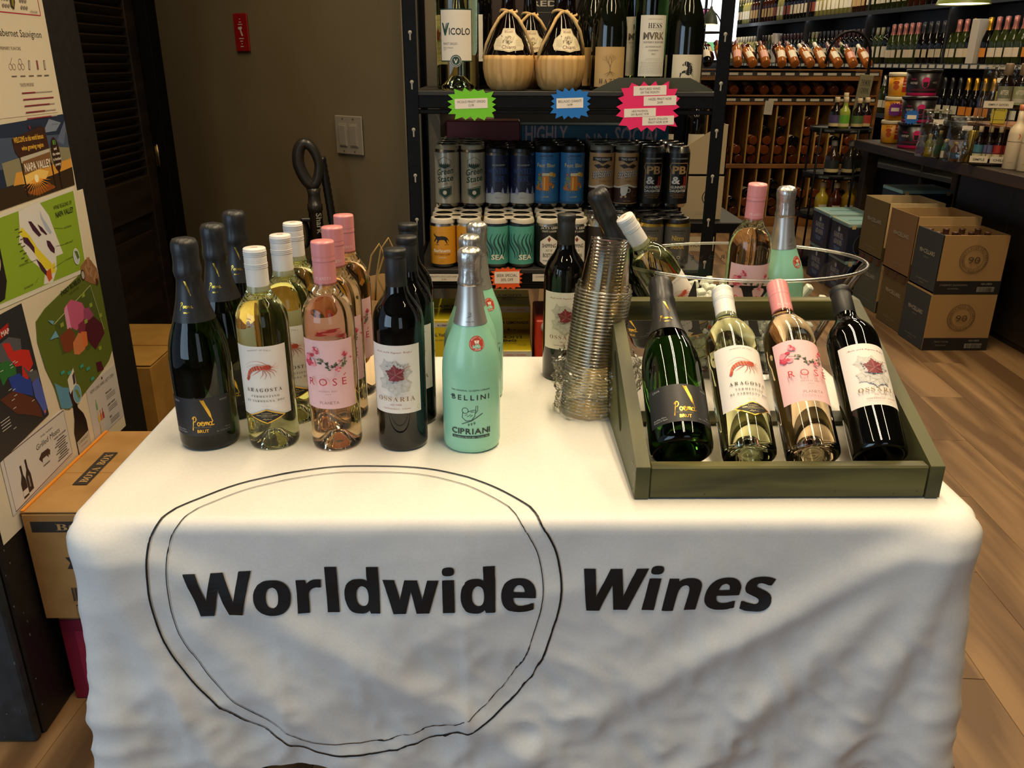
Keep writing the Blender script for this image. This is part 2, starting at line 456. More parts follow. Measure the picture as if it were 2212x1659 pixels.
# ================================================================== SETTING
ZT = 0.745                      # top of the cloth
PLANK = wood('floor_plank_wood', '#664B30', '#92714C', axis='Y', ring=9, rough=.5, bump=.0003, stretch=.12, wob=2.2)
fl = MB().box((1.5, 5.5, -.03), (10, 16, .05), ink('#6A5236', .7)).obj('floor'); struct(fl)
pm = MB().box((0, 0, 0), (.1792, 1.2185, .006), PLANK, ch=.0007).obj('plank', fl, (0, 0, -.003))
_first = True
def lay(x0, x1, y0, y1, ang=radians(-4)):
    global _first
    c, s_ = cos(ang), sin(ang)
    for i in range(-30, 60):
        for j in range(-6, 16):
            u = i*.18; v = j*1.22 + (i*.43 % 1.22)
            x, y = c*u+s_*v*-1, s_*u+c*v
            if x0 < x < x1 and y0 < y < y1:
                if _first: o = pm; _first = False
                else: o = pm.copy(); COL.objects.link(o)
                o.location = (x, y, -.003); o.rotation_euler = (0, 0, ang)
lay(-1.9, 2.7, .3, 7.6)

ceil = struct(MB().box((1.5, 5.5, 2.93), (10, 16, .06), ink('#5A5148', .9)).obj('ceiling'))
TAUPE = noisy('taupe_wall_paint', '#6E6149', '#73664D', scale=(2, 2, 2), nscale=2.5, rough=.62, spec=.3, bump=.0004)
DARKP = noisy('dark_wall_paint', '#1A1714', '#221E1A', nscale=4, rough=.7)
# taupe wall behind the rack: right end, direction to the left, outward normal towards the camera
WP = Vector((-.453, 2.65, 0)); WU = Vector((.8083, -.5888, 0)); WN = Vector((-.5888, -.8083, 0))
def wframe(t, z, off=0): return WP + WU*t + Vector((0, 0, z)) + WN*off
def wall_seg(name, A, B, mat, th=.1, h=2.9, side=1):
    A, B = Vector(A), Vector(B); d = (B-A); L = d.length; a = atan2(d.y, d.x)
    mid = (A+B)/2 + Vector((-d.y, d.x, 0)).normalized()*th/2*side
    o = MB().box((0, 0, 0), (L, th, h), mat).obj(name, None, (mid.x, mid.y, h/2), (0, 0, a)); return struct(o)
wall_seg('wall_corner', WP-WU*1.01, WP+WU*.36, TAUPE)
wall_seg('wall_return', WP+WU*.36, (-.02, 4.6, 0), TAUPE, side=1)
wall_seg('wall_left', (-1.33, 1.25, 0), (-1.33, 3.2, 0), ink('#17130F', .6), side=1)
wall_seg('wall_far', (-1.5, 12.9, 0), (6, 12.9, 0), DARKP, side=1)
wall_seg('wall_front', (-3, -2.35, 0), (6, -2.35, 0), ink('#8B8478', .8), side=-1)

# ---- louvred door in the left wall (faces the aisle)
LOUV = wood('dark_louvre_wood', '#1B130D', '#2A1E15', axis='Y', ring=14, rough=.5, bump=.0002)
door = thing('door_1', 'dark brown louvred closet door', None, (-1.25, 2.83, 0)); struct(door); del door['label']
MB().box((-.02, 0, 1.05), (.02, .50, 2.06), LOUV).obj('panel', door)
for y in (-.235, .215):
    MB().box((0, y, 1.05), (.032, .075, 2.06), LOUV, ch=.003).obj('stile', door)
for z, h in ((.09, .16), (.845, .13), (2.02, .1)):
    MB().box((0, -.01, z), (.03, .40, h), LOUV, ch=.003).obj('rail', door)
sl = MB().box((0, 0, 0), (.007, .385, .036), LOUV, ch=.002).obj('slat', door)
for i in range(38):
    o = sl if i == 0 else sl.copy()
    if i: COL.objects.link(o)
    o.location = (0, -.01, .925+i*.0282); o.rotation_euler = (0, radians(38), 0)
mb = MB(); mb.box((.0, -.01, .44), (.008, .36, .56), LOUV, ch=.003); mb.obj('lower_panel', door)
mb = MB().box((.018, .262, .965), (.004, .014, .07), ink('#8A7A58', .35, 1)); mb.tube([(.022, .27, .925), (.022, .27, 1.005)], .005, ink('#9A8A66', .3, 1)); mb.obj('hinge', door)
struct(MB().box((-1.25, 3.155, 1.05), (.10, .10, 2.1), BLACKM, ch=.004).obj('trim_1'))
struct(MB().box((-1.215, 3.15, .06), (.03, .16, .12), BLACKM).obj('baseboard_left'))
o = MB().box((0, 0, .06), (1.28, .016, .12), BLACKM, ch=.003).obj('baseboard_corner', None, wframe(-.30, 0, .009), (0, 0, atan2(WU.y, WU.x))); struct(o)

# ---- things on the taupe wall
def wall_thing(name, label, cat, t, z, off=.002):
    return thing(name, label, cat, wframe(t, z, off), (0, 0, atan2(WU.y, WU.x)))   # local -Y faces the room
sw = wall_thing('light_switch', 'double rocker light switch plate on the taupe wall', 'light switch', 0, 1.076)
PL = ink('#8C8272', .4)
MB().box((0, -.003, 0), (.116, .006, .115), PL, ch=.003).obj('plate', sw)
for x in (-.023, .023):
    q = MB().box((x, -.0065, 0), (.034, .004, .068), PL, ch=.001).obj('rocker_frame', sw)
    MB().box((x, -.009, 0), (.029, .005, .060), PL, ch=.0012, M=Matrix.Translation((0, 0, 0)) @ Matrix.Rotation(radians(2.5), 4, 'X')).obj('rocker', q)
mb = MB()
for x in (-.023, .023):
    for z in (-.048, .048): mb.lathe([(0, .001), (.003, 0)], 8, ink('#6E665A', .4, .6), M=Matrix.Translation((x, -.0065, z)) @ Matrix.Rotation(radians(90), 4, 'X'))
mb.obj('screws', sw)
fs = wall_thing('fire_sign', 'small red fire notice plate high on the taupe wall', 'sign', -.463, 1.373)
pl = MB().box((0, -.0025, 0), (.068, .005, .114), ink('#8E1413', .35), ch=.0015).obj('plate', fs)
P = Print(); WH = '#C9B7AC'
for z, w in ((.040, .006), (.031, .012), (.024, .022)): P.rect(0, z, w, .0025, WH)
P.poly([(-.012, .016), (.006, .018), (.008, .012), (.002, .008), (.010, -.010), (.003, -.011), (-.002, 0), (-.004, .008), (-.012, .010)], WH)
for z, w in ((-.018, .024), (-.026, .014), (-.034, .006), (-.042, .016)): P.rect(0, z, w, .0025, WH)
P.build('lettering', pl, on_plane((0, -.005, 0), (1, 0, 0), (0, 0, 1)))

# ================================================================== LEFT SIDE: cabinet with posters
cab = thing('display_cabinet', 'tall black painted cabinet end covered in wine posters, left edge', 'cabinet', (-.93, 1.33, 0))
SLATE = noisy('worn_slate_paint', '#1B2226', '#2B343A', scale=(4, 4, 4), nscale=6, rough=.45, bump=.0003)
MB().box((-.195, .34, 1.1), (.39, .68, 2.2), noisy('worn_black_paint', '#100F10', '#1A1718', nscale=7, rough=.5), ch=.004).obj('carcass', cab)
for x in (-.034, -.16, -.286):
    MB().box((x - .03, -.012, 1.1), (.118, .022, 2.2), SLATE, ch=.004).obj('front_board', cab)
chips = MB()
for i in range(20):
    z = random.uniform(.02, .75); y = random.choice([random.uniform(-.02, .03), random.uniform(0, .05), random.uniform(.0, .4)])
    s1, s2 = random.uniform(.0008, .0022), random.uniform(.001, .006)
    chips.box((.0006, y if y > 0 else .002, z), (.0012, s1, s2), ink('#5E6364', .6))
for i in range(22):
    chips.box((random.uniform(-.10, -.006), -.0235, random.uniform(.0, .5)), (random.uniform(.001, .006), .0012, random.uniform(.002, .006)), ink('#4C565B', .6))
chips.obj('paint_chips', cab)['kind'] = 'stuff'

PX = -.9285
def pp(y, z, off=0): return on_plane((PX+off, y, z), (0, 1, 0), (0, 0, 1))
def sheet(name, label, cat, pts, mat, off=.0, th=.0007):
    """a flat card on the cabinet side, outline in (Y, Z)"""
    y0 = sum(p[0] for p in pts)/len(pts); z0 = sum(p[1] for p in pts)/len(pts)
    M = Matrix(((0, 0, 1, PX+off), (1, 0, 0, 0), (0, 1, 0, 0), (0, 0, 0, 1)))
    mb = MB().prism(pts, th, mat, M=M)
    mb.v = [(v[0]-PX, v[1]-y0, v[2]-z0) for v in mb.v]
    o = mb.obj(name, None, (PX, y0, z0)); tag(o, label, cat); return o, y0, z0, off+th
def art(P, o, y0, z0, off, name='print'):
    # art is given in absolute (Y,Z)
    return P.build(name, o, lambda s_, t, d: (off+d, s_-y0, t-z0))
PAPER = ink('#D9CDB6', .7, spec=.3); PAPW = ink('#E2DCCB', .7, spec=.3)
o, *a = sheet('backing_sheet', 'large cream backing sheet behind all the cards on the cabinet', 'poster', [(1.345, .44), (1.891, .44), (1.891, 1.02), (1.864, 1.02), (1.864, 1.9), (1.345, 1.9)], PAPER)
# grape fact sheet
o, *a = sheet('grape_fact_sheet', 'tall cream fact sheet headed Cabernet Sauvignon with taste bars', 'poster', [(1.45, 1.186), (1.845, 1.186), (1.845, 1.60), (1.45, 1.60)], PAPER, .0009)
P = Print(); K = '#2A2522'; RW = '#7E2136'
P.rect(1.70, 1.372, .29, .0022, '#A8283C'); P.rect(1.846-.0012, 1.45, .0024, .155, '#A8283C')
P.text('Cabernet Sauvignon', 1.833, 1.330, .0135, K, 'r', width=.165)
P.text('PRIMARY FLAVORS', 1.745, 1.306, .0062, '#6C5A50', 'r')
for i, y in enumerate((1.702, 1.733, 1.764, 1.795, 1.823)):
    if i == 1:
        for dx, dz in ((-.006, 0), (.006, 0), (0, .009)): P.ring(y+dx, 1.276+dz, .0055, .001, '#8D6A68', n=12)
    elif i == 0:
        for dx, dz in ((-.006, 0), (.006, 0)): P.ring(y+dx, 1.276+dz, .0055, .001, '#8D6A68', n=12)
        P.line([(y-.005, 1.281), (y+.004, 1.292)], .0012, '#8D6A68')
    else: P.rect(y, 1.279, .006, .018, '#8D6A68' if i == 3 else '#6b5f58', rot=-.3 if i == 2 else -.1); P.rect(y, 1.279, .004, .015, '#B9A9A0' if i != 3 else '#8E3A4A', rot=-.3 if i == 2 else -.1)
    P.rect(y, 1.259, .018, .0024, '#6b5f58')
P.text('TASTE PROFILE', 1.766, 1.240, .0062, '#6C5A50', 'r', width=.05)
for i, (z, k) in enumerate(((1.228, .42), (1.216, 1.0), (1.204, .82), (1.192, .62), (1.180, .80))):
    zz = z; P.rect(1.775, zz, .118, .0020, '#A89C90'); P.rect(1.775-.059+.059*k, zz, .118*k, .0026, RW)
P.disc(1.718, 1.164, .0035, RW); P.text('WINE FOLLY', 1.724, 1.1615, .0050, K, 'l')
P.text('\u00A9 2019 wine folly', 1.832, 1.163, .0024, '#6b5f58', 'r')
P.poly([(1.738, 1.383), (1.747, 1.378), (1.755, 1.392), (1.753, 1.43), (1.74, 1.43)], '#2F2A14'); P.poly([(1.742, 1.386), (1.747, 1.382), (1.751, 1.394), (1.748, 1.42)], '#8A7A2C')
for y, n in ((1.712, 6), (1.776, 6)):
    for i in range(n): P.rect(y+(i % 3)*.009, 1.388-(i//3)*.012+.008, .006, .0055, '#8F8478')
P.text('Wine folly', 1.832, 1.376, .0045, K, 'r')
art(P, o, *a)
# sign photograph
o, *a = sheet('valley_photo_card', 'photograph card of a NAPA VALLEY welcome sign at sunset', 'poster', [(1.45, 1.024), (1.856, 1.034), (1.863, 1.181), (1.45, 1.172)], ink('#23304A', .45), .0010)
P = Print()
P.poly([(1.45, 1.095), (1.86, 1.10), (1.8635, 1.14), (1.45, 1.16)], '#44516B'); P.poly([(1.60, 1.108), (1.8, 1.12), (1.862, 1.112), (1.859, 1.075), (1.60, 1.065)], '#8B8468')
P.poly([(1.64, 1.086), (1.77, 1.085), (1.861, 1.09), (1.858, 1.068), (1.62, 1.06)], '#D79A3C'); P.poly([(1.66, 1.08), (1.72, 1.084), (1.76, 1.075), (1.74, 1.058), (1.66, 1.058)], '#F3C96A')
P.poly([(1.845, 1.165), (1.80, 1.175), (1.765, 1.150), (1.82, 1.150)], '#7C87A0'); P.poly([(1.84, 1.12), (1.862, 1.15), (1.8625, 1.168), (1.815, 1.13)], '#5C6784')
P.poly([(1.45, 1.067), (1.65, 1.063), (1.70, 1.058), (1.78, 1.066), (1.859, 1.072), (1.856, 1.034), (1.45, 1.024)], '#33230F')
P.poly([(1.66, 1.045), (1.75, 1.052), (1.78, 1.04), (1.70, 1.034)], '#8A4A14')
for i in range(13):
    an = radians(195+i*12.5); P.line([(1.707, 1.067), (1.707+.055*cos(an), 1.067+.036*sin(an))], [.003, .0002], '#F6A63A')
P.disc(1.707, 1.067, .008, '#FFF0C0')
for y in (1.664, 1.775): P.rect(y, 1.075, .004, .075, '#2B1608')
P.poly([(1.648, 1.148), (1.762, 1.164), (1.775, 1.158), (1.777, 1.120), (1.660, 1.112), (1.650, 1.124)], '#3A1C0E')
P.text('WELCOME to this world famous', 1.708, 1.140, .010, '#E8B43A', 'c', 'bold', width=.110)
P.text('wine growing region', 1.716, 1.124, .009, '#E8B43A', 'c', 'bold', width=.082)
P.poly([(1.664, 1.112), (1.776, 1.118), (1.778, 1.108), (1.664, 1.101)], '#B9B2A4'); P.poly([(1.668, 1.079), (1.776, 1.090), (1.777, 1.112), (1.668, 1.104)], '#7A5632')
P.text('NAPA VALLEY', 1.722, 1.084, .0155, '#E9E2D6', 'c', 'bold', width=.100)
P.disc(1.800, 1.105, .017, '#2F150A', ry=.034); P.rect(1.800, 1.055, .005, .04, '#2B1608')
for i, w in enumerate(('83', 'and', 'the wine', 'is bottled', 'poetry')): P.text(w, 1.800, 1.124-i*.0105, .006 if i else .009, '#E9E2D6' if i else '#5DA63B', 'c', 'bold')
art(P, o, *a)
# green map
o, *a = sheet('green_map_card', 'green WINE REGIONS OF NAPA VALLEY map card', 'poster', [(1.46, .857), (1.842, .845), (1.848, 1.029), (1.46, 1.018)], ink('#DAD7C8', .45), .0016)
G = '#88A62A'
P = Print(); P.poly([(1.466, .866), (1.836, .854), (1.843, 1.023), (1.466, 1.012)], G)
P.poly([(1.62, 1.016), (1.70, 1.020), (1.725, .99), (1.737, .95), (1.752, .905), (1.722, .905), (1.715, .88), (1.69, .858), (1.655, .862), (1.668, .885), (1.625, .92), (1.600, .96), (1.612, .985)], '#DAD8D6')
P.poly([(1.695, 1.005), (1.700, .99), (1.715, .97), (1.724, .955), (1.716, .952), (1.703, .965), (1.692, .99)], '#A9B4C8')
Y_ = '#DCCB33'
P.poly([(1.605, .978), (1.62, .985), (1.64, .965), (1.66, .935), (1.685, .91), (1.70, .895), (1.69, .882), (1.668, .893), (1.650, .92), (1.628, .950)], Y_)
P.poly([(1.690, .890), (1.712, .895), (1.708, .875), (1.688, .876)], Y_); P.poly([(1.668, .884), (1.692, .887), (1.690, .866), (1.676, .862)], '#C4531F')
PU = '#421B33'
P.poly([(1.645, .992), (1.656, .990), (1.672, .972), (1.683, .958), (1.672, .956), (1.655, .972)], PU)
P.poly([(1.676, .981), (1.69, .972), (1.705, .955), (1.700, .954), (1.683, .966)], PU); P.poly([(1.616, .967), (1.632, .962), (1.648, .94), (1.645, .928), (1.630, .945), (1.615, .957)], PU)
P.poly([(1.645, .918), (1.66, .905), (1.675, .885), (1.670, .876), (1.655, .893)], PU); P.poly([(1.697, .944), (1.709, .94), (1.722, .922), (1.718, .912), (1.705, .920), (1.697, .932)], PU)
P.text('WINE REGIONS OF', 1.826, .997, .0085, '#2E3512', 'r', width=.078); P.text('NAPA VALLEY', 1.829, .980, .0115, '#1F2410', 'r', 'bold', width=.078)
for y, z, t in ((1.79, .952, 'VACA MOUNTAINS'), (1.785, .92, 'NAPA VALLEY'), (1.655, .893, ''), (1.60, .870, 'SAN PABLO BAY'), (1.60, .915, 'MAYACAMAS MOUNTAINS'), (1.77, .888, 'Coombsville')):
    if t: P.text(t, y, z, .0042, '#3A4015', 'c', width=.034)
for l in (((1.735, .962), (1.768, .955)), ((1.728, .925), (1.765, .922)), ((1.64, .88), (1.625, .872)), ((1.62, .916), (1.645, .915)), ((1.70, .885), (1.748, .889))): P.line(l, .0008, '#5B6A22')
for i in range(10): P.rect(1.60+(i % 2)*.01, .985-i*.007, .012, .0016, '#3A4015')
P.disc(1.802, .887, .0135, '#E8E6DA', ry=.018); P.disc(1.802, .887, .0122, '#B9C4CE', ry=.0165); P.poly([(1.797, .90), (1.810, .897), (1.814, .882), (1.804, .880)], '#4F6B2E')
art(P, o, *a)
# corks cut-out
o, *a = sheet('cork_picture', 'cut-out picture of wine corks between the green and olive maps', 'picture', [(1.808, .835), (1.812, .862), (1.84, .872), (1.862, .866), (1.884, .84), (1.886, .815), (1.87, .806), (1.845, .815)], ink('#8C6440', .6), .0024)
P = Print()
for y, z, r in ((1.838, .848, .4), (1.856, .84, -.7), (1.870, .824, -.9), (1.85, .862, -.1)): P.rect(y, z, .014, .024, '#A67C55', rot=r); P.rect(y+.004, z, .0015, .02, '#5B3A22', rot=r)
P.disc(1.815, .842, .009, '#3A2A22', ry=.012); P.disc(1.815, .842, .0066, '#A9A59C', ry=.009); P.disc(1.872, .812, .006, '#4A241F', ry=.008)
art(P, o, *a)
# olive map
pts = [(1.60, .80), (1.64, .815), (1.72, .83), (1.80, .845), (1.87, .842), (1.888, .815), (1.889, .640), (1.862, .622), (1.80, .606), (1.75, .598), (1.70, .588), (1.655, .585), (1.622, .60), (1.616, .65), (1.598, .70), (1.590, .76)]
o, *a = sheet('olive_map_card', 'olive green PASO ROBLES map card with pink and maroon patches', 'poster', pts, ink('#5C6A28', .45), .0018)
P = Print()
P.poly([(1.618, .66), (1.645, .64), (1.69, .62), (1.70, .59), (1.655, .587), (1.624, .60)], '#5C93B4')
P.poly([(1.662, .775), (1.84, .812), (1.866, .700), (1.78, .678), (1.72, .70), (1.67, .705)], '#4A5A22')
P.line([(1.662, .775), (1.84, .812), (1.866, .700), (1.80, .680)], .0018, '#B9BE8C', False)
P.poly([(1.710, .795), (1.745, .805), (1.79, .785), (1.80, .76), (1.775, .745), (1.745, .735), (1.72, .752)], '#C05A80'); P.poly([(1.710, .79), (1.725, .80), (1.725, .745), (1.708, .742)], '#DB93B8')
P.poly([(1.79, .77), (1.815, .768), (1.83, .745), (1.80, .738), (1.785, .75)], '#96456B'); P.poly([(1.755, .745), (1.785, .748), (1.79, .73), (1.77, .715), (1.75, .725)], '#7C2B46')
P.poly([(1.79, .74), (1.83, .742), (1.86, .715), (1.865, .690), (1.81, .668), (1.79, .69), (1.775, .715)], '#4E1522')
P.poly([(1.672, .745), (1.72, .75), (1.735, .73), (1.725, .705), (1.70, .70), (1.678, .708)], '#7B3A22'); P.poly([(1.72, .715), (1.75, .728), (1.775, .715), (1.765, .685), (1.735, .682), (1.715, .69)], '#C87A4C'); P.poly([(1.76, .727), (1.785, .72), (1.78, .69), (1.762, .688)], '#D2703A')
P.poly([(1.80, .64), (1.825, .635), (1.83, .612), (1.80, .616)], '#4E1522'); P.poly([(1.668, .648), (1.70, .664), (1.70, .628), (1.668, .615)], '#D9D7CC'); P.poly([(1.69, .65), (1.70, .655), (1.698, .63), (1.688, .628)], '#3F2A44')
P.disc(1.695, .605, .018, '#C6CDC2', ry=.022); P.disc(1.695, .605, .0165, '#6FA0BE', ry=.02); P.poly([(1.688, .618), (1.70, .612), (1.706, .595), (1.697, .592)], '#6B7F2C')
P.text('PASO ROBLES', 1.757, .826, .011, '#2E330F', 'c', 'bold', width=.09, rot=.10); P.text('WINE REGIONS', 1.765, .817, .005, '#4B521F', 'c', width=.045, rot=.1)
for y, z in ((1.80, .80), (1.825, .77), (1.69, .765), (1.79, .742), (1.86, .735), (1.83, .665)): P.rect(y, z, .014, .009, '#8A9A3A')
for y, z in ((1.655, .67), (1.68, .66), (1.76, .64), (1.735, .655), (1.77, .612)): P.rect(y, z, .016, .007, '#3E9A8C')
P.poly([(1.64, .79), (1.662, .782), (1.655, .776)], '#6FA6C4'); P.poly([(1.632, .75), (1.66, .762), (1.668, .745), (1.65, .748)], '#6FA6C4')
art(P, o, *a)
# dark map
o, *a = sheet('dark_map_card', 'charcoal wine map card with red, blue and green regions', 'poster', [(1.36, .588), (1.575, .608), (1.564, .848), (1.40, .846)], ink('#2B2C30', .45), .0020)
P = Print()
P.poly([(1.40, .79), (1.50, .80), (1.535, .785), (1.53, .76), (1.50, .745)], '#54545A')
P.poly([(1.475, .795), (1.497, .79), (1.505, .77), (1.53, .765), (1.555, .755), (1.558, .725), (1.54, .715), (1.53, .70), (1.515, .715), (1.52, .735), (1.50, .74), (1.485, .765)], '#C02A24')
P.poly([(1.44, .765), (1.48, .76), (1.50, .74), (1.497, .722), (1.47, .73), (1.45, .72)], '#2B6B32'); P.poly([(1.52, .735), (1.54, .715), (1.565, .71), (1.57, .69), (1.545, .685)], '#54545A')
P.poly([(1.47, .728), (1.505, .725), (1.525, .705), (1.54, .70), (1.535, .665), (1.50, .685), (1.475, .70)], '#27409A')
P.poly([(1.54, .69), (1.565, .695), (1.572, .66), (1.574, .625), (1.56, .612), (1.55, .64), (1.54, .66)], '#4B5BB0'); P.poly([(1.43, .70), (1.475, .70), (1.50, .685), (1.535, .66), (1.55, .635), (1.55, .612), (1.52, .63), (1.47, .655)], '#5A2E22')
P.poly([(1.44, .815), (1.507, .826), (1.503, .808), (1.44, .80)], '#A81E1E'); P.text('MAP', 1.492, .807, .010, '#E2D8CC', 'c', 'bold')
for i in range(14):
    P.rect(random.uniform(1.44, 1.55), random.uniform(.63, .76), .010, .0014, '#C9C4BC')
P.disc(1.562, .620, .0035, '#C9604C')
for i in range(4): P.rect(1.43, .66-i*.006, .03, .0018, '#B5B0A8')
art(P, o, *a)
# grilled meats card
o, *a = sheet('pairing_card', 'white Grilled Meats pairing card with thin dark border', 'poster', [(1.39, .476), (1.634, .489), (1.634, .597), (1.39, .597)], ink('#CFCBC8', .6), .0016)
P = Print()
P.line([(1.40, .480), (1.630, .4925), (1.630, .593), (1.40, .593)], .0018, '#4A2330', True)
P.text('WINE PAIRING', 1.553, .5755, .0042, '#3A3430', 'c', gap=.35, width=.048); P.text('Grilled Meats', 1.553, .5575, .0115, '#221E1E', 'c', '', shear=.2, width=.094)
P.poly([(1.508, .538), (1.52, .546), (1.545, .545), (1.552, .538), (1.548, .528), (1.543, .533), (1.542, .526), (1.536, .533), (1.52, .533), (1.518, .526), (1.512, .533)], '#3A2824')
for x, z in ((1.443, 0), (1.462, .004)):
    P.poly([(x-.009, .488+z), (x+.009, .489+z), (x+.009, .522+z), (x+.004, .536+z), (x+.004, .556+z), (x-.002, .556+z), (x-.002, .536+z), (x-.009, .522+z)], '#231A1C')
P.rect(1.443, .499, .018, .012, '#CFCBC8'); P.line([(1.4615, .502), (1.4615, .525)], .004, '#8B8484')
P.text('TANNIC, FULL-BODIED', 1.598, .5495, .0034, '#2A2524', 'c', 'bold', width=.05)
for i in range(9): P.rect(1.598-(.006 if i % 3 == 2 else 0), .5435-i*.0052, .044 if i % 3 else .030, .0022, '#5A5453' if i % 3 else '#2A2524')
P.rect(1.53, .518, .025, .0022, '#5A5453')
art(P, o, *a)
# bottle cut-out and glasses sheet
mb_pts = [(1.664, .62), (1.686, .624), (1.688, .575), (1.705, .555), (1.712, .535), (1.712, .47), (1.655, .47), (1.655, .53), (1.666, .555), (1.670, .58)]
o, *a = sheet('bottle_picture', 'cut-out picture of a dark wine bottle low on the cabinet', 'picture', mb_pts, ink('#1C1313', .5), .0020)
P = Print(); P.poly([(1.656, .505), (1.711, .510), (1.711, .470), (1.656, .470)], '#BDB6AC'); P.text('CABERNET', 1.684, .497, .006, '#5B524C', 'c', 'serif', width=.045); P.text('SAUVIGNON', 1.684, .487, .004, '#5B524C', 'c', width=.03)
P.poly([(1.665, .619), (1.685, .622), (1.686, .59), (1.669, .588)], '#3A151B'); art(P, o, *a)
o, *a = sheet('glass_guide', 'grey HOW LONG WINE LASTS sheet with little bottle icons', 'poster', [(1.735, .47), (1.887, .47), (1.885, .605), (1.735, .60)], ink('#C5C0BE', .6), .0012)
P = Print(); P.disc(1.815, .596, .0035, '#5B2A30'); P.text('HOW LONG WINE LASTS OPEN', 1.812, .580, .008, '#55504E', 'c', width=.12)
for r, (z, cols) in enumerate(((.545, ['#6FA06A']), (.515, ['#D7B23C', '#D0703A', '#A82E3A']), (.485, ['#B9B48C']))):
    for i, cc in enumerate(cols): y = 1.768+i*.011; P.poly([(y-.004, z-.010), (y+.004, z-.010), (y+.004, z+.003), (y+.0012, z+.008), (y+.0012, z+.016), (y-.0012, z+.016), (y-.0012, z+.008), (y-.004, z+.003)], cc)
    P.text(['SPARKLING', 'LIGHT WHITE', 'RED'][r], 1.818, z+.008, .0045, '#3B3736', 'l', 'bold'); 
    for k in range(3): P.rect(1.842, z+.003-k*.0042, .046, .0016, '#7C7775')
art(P, o, *a)
o, *a = sheet('round_label_picture', 'dark bottle picture cut by the left edge beside the green map', 'picture', [(1.40, .86), (1.515, .87), (1.533, .90), (1.535, .97), (1.52, 1.0), (1.40, 1.0)], ink('#1E1D1C', .5), .0022)
P = Print(); P.disc(1.505, .945, .022, '#C9BB8C', ry=.028); art(P, o, *a)

# ---- cartons on the left
def tape(mb, x, y, z, sx, sy): mb.box((x, y, z), (sx, sy, .0006), ink('#B08A54', .3))
def carton(name, label, w, d, h, mat, loc, rz=0, top=None, flaps=True, cat='carton', group=None):
    """closed carton: body, four top flaps meeting, tape"""
    t = thing(name, label, cat, loc, (0, 0, rz), group)
    mb = MB().box((0, 0, h/2-.002), (w, d, h-.004), mat, ch=.0025)
    body = mb.obj('body', t)
    if flaps:
        for sy in (-1, 1):
            MB().box((0, sy*(d/4), h-.0005), (w-.003, d/2-.0015, .003), top or mat, ch=.0008).obj('flap', t)
        MB().box((0, 0, h+.0014), (w-.004, .048, .0006), ink('#A9814C', .25)).obj('tape', t)
    return t, body
t, body = carton('wine_carton', 'cardboard carton printed BOTA BOX with orange edge, left of the table', .325, .375, .248, CARD, (-.7605, 1.5925, .227))
P = Print(); DK = '#2C2622'
fw = on_plane((0, -.1875, 0), (1, 0, 0), (0, 0, 1))
P.rect(-.005, .216, .285, .024, DK); P.text('BOTA BOX', 0, .2085, .0145, '#B08A56', 'c', 'serif', gap=.12, width=.20)
P.ring(-.012, .135, .062, .0016, DK); P.poly([(-.095, .147), (.07, .147), (.063, .134), (.07, .120), (-.095, .120), (-.087, .134)], DK)
P.text('GOLD MEDALS', -.013, .1265, .0135, '#B08A56', 'c', 'bold', width=.125); P.text('150', -.012, .154, .021, DK, 'c', 'bold')
P.arc_text('AWARDED', -.012, .135, .051, .009, DK, 90, 'bold', gap=.35); P.arc_text('80 BEST BUYS', -.012, .135, .058, .009, DK, 270, 'bold', gap=.3, flip=True)
P.text('Wine Enthusiast', -.012, .108, .007, DK, 'c', 'serif')
for k, (x0, z0, n, w, h) in enumerate(((-.095, .048, 26, .085, .032), (-.085, .012, 34, .11, .024))):
    x = x0
    for i in range(n):
        ww = random.choice([.0008, .0016, .0024]); P.rect(x, z0+h/2-.004, ww, h, DK); x += w/n
P.frame(-.030, .019, .125, .032, .0028, DK); P.text('NH-42099', -.085, .0405, .008, DK, 'l', 'bold'); P.text('P', -.008, .0405, .008, DK, 'l', 'bold'); P.text('1 X 3 LITER', -.06, -.0, .005, DK)
P.text('1  00  42', -.07, .001+.002, .0045, DK)
P.build('front_print', body, fw)
P = Print(); tm = on_plane((0, 0, .2508), (0, 1, 0), (-1, 0, 0))
P.rect(-.005, .098, .150, .030, DK); P.text('BOTA BOX', -.005, .0885, .017, '#B08A56', 'c', 'serif', gap=.1, width=.13)
P.text('PINOT GRIGIO', .0, .018, .024, DK, 'c', 'bold', gap=.2, width=.19)
P.rect(0, .159, .372, .007, '#D07F1C')
P.build('top_print', body, tm)
MB().box((-.1585, -.0, .2475), (.007, .372, .0045), ink('#D07F1C', .5)).obj('orange_edge', t)
RP = ink('#8F1F3F', .5)
t, body = carton('red_carton', 'raspberry red carton on the floor under the brown wine carton', .30, .34, .208, RP, (-.765, 1.60, .0), top=CARD)
MB().box((0, -.1708, .104), (.24, .0012, .15), ink('#A52A4A', .5)).obj('panel', t); P = Print(); P.ring(0.02, .104, .06, .002, '#C9A06A', ry=.05); P.rect(.05, .12, .05, .04, '#C9C0A8'); P.build('front_print', body, on_plane((0, -.1716, 0), (1, 0, 0), (0, 0, 1)))
t, body = carton('brown_carton', 'plain brown carton with lifted flap between cabinet and louvred door', .26, .40, .44, CARDY, (-1.165, 2.52, 0), flaps=False)
MB().box((.02, .10, .445), (.22, .19, .004), CARDY, ch=.001, M=Matrix.Rotation(radians(3), 4, 'X')).obj('flap', t); MB().box((0, -.10, .441), (.26, .195, .004), CARDY, ch=.001).obj('flap', t)
MB().box((.1305, .04, .39), (.0008, .05, .10), ink('#6E4E26', .4)).obj('tape', t)

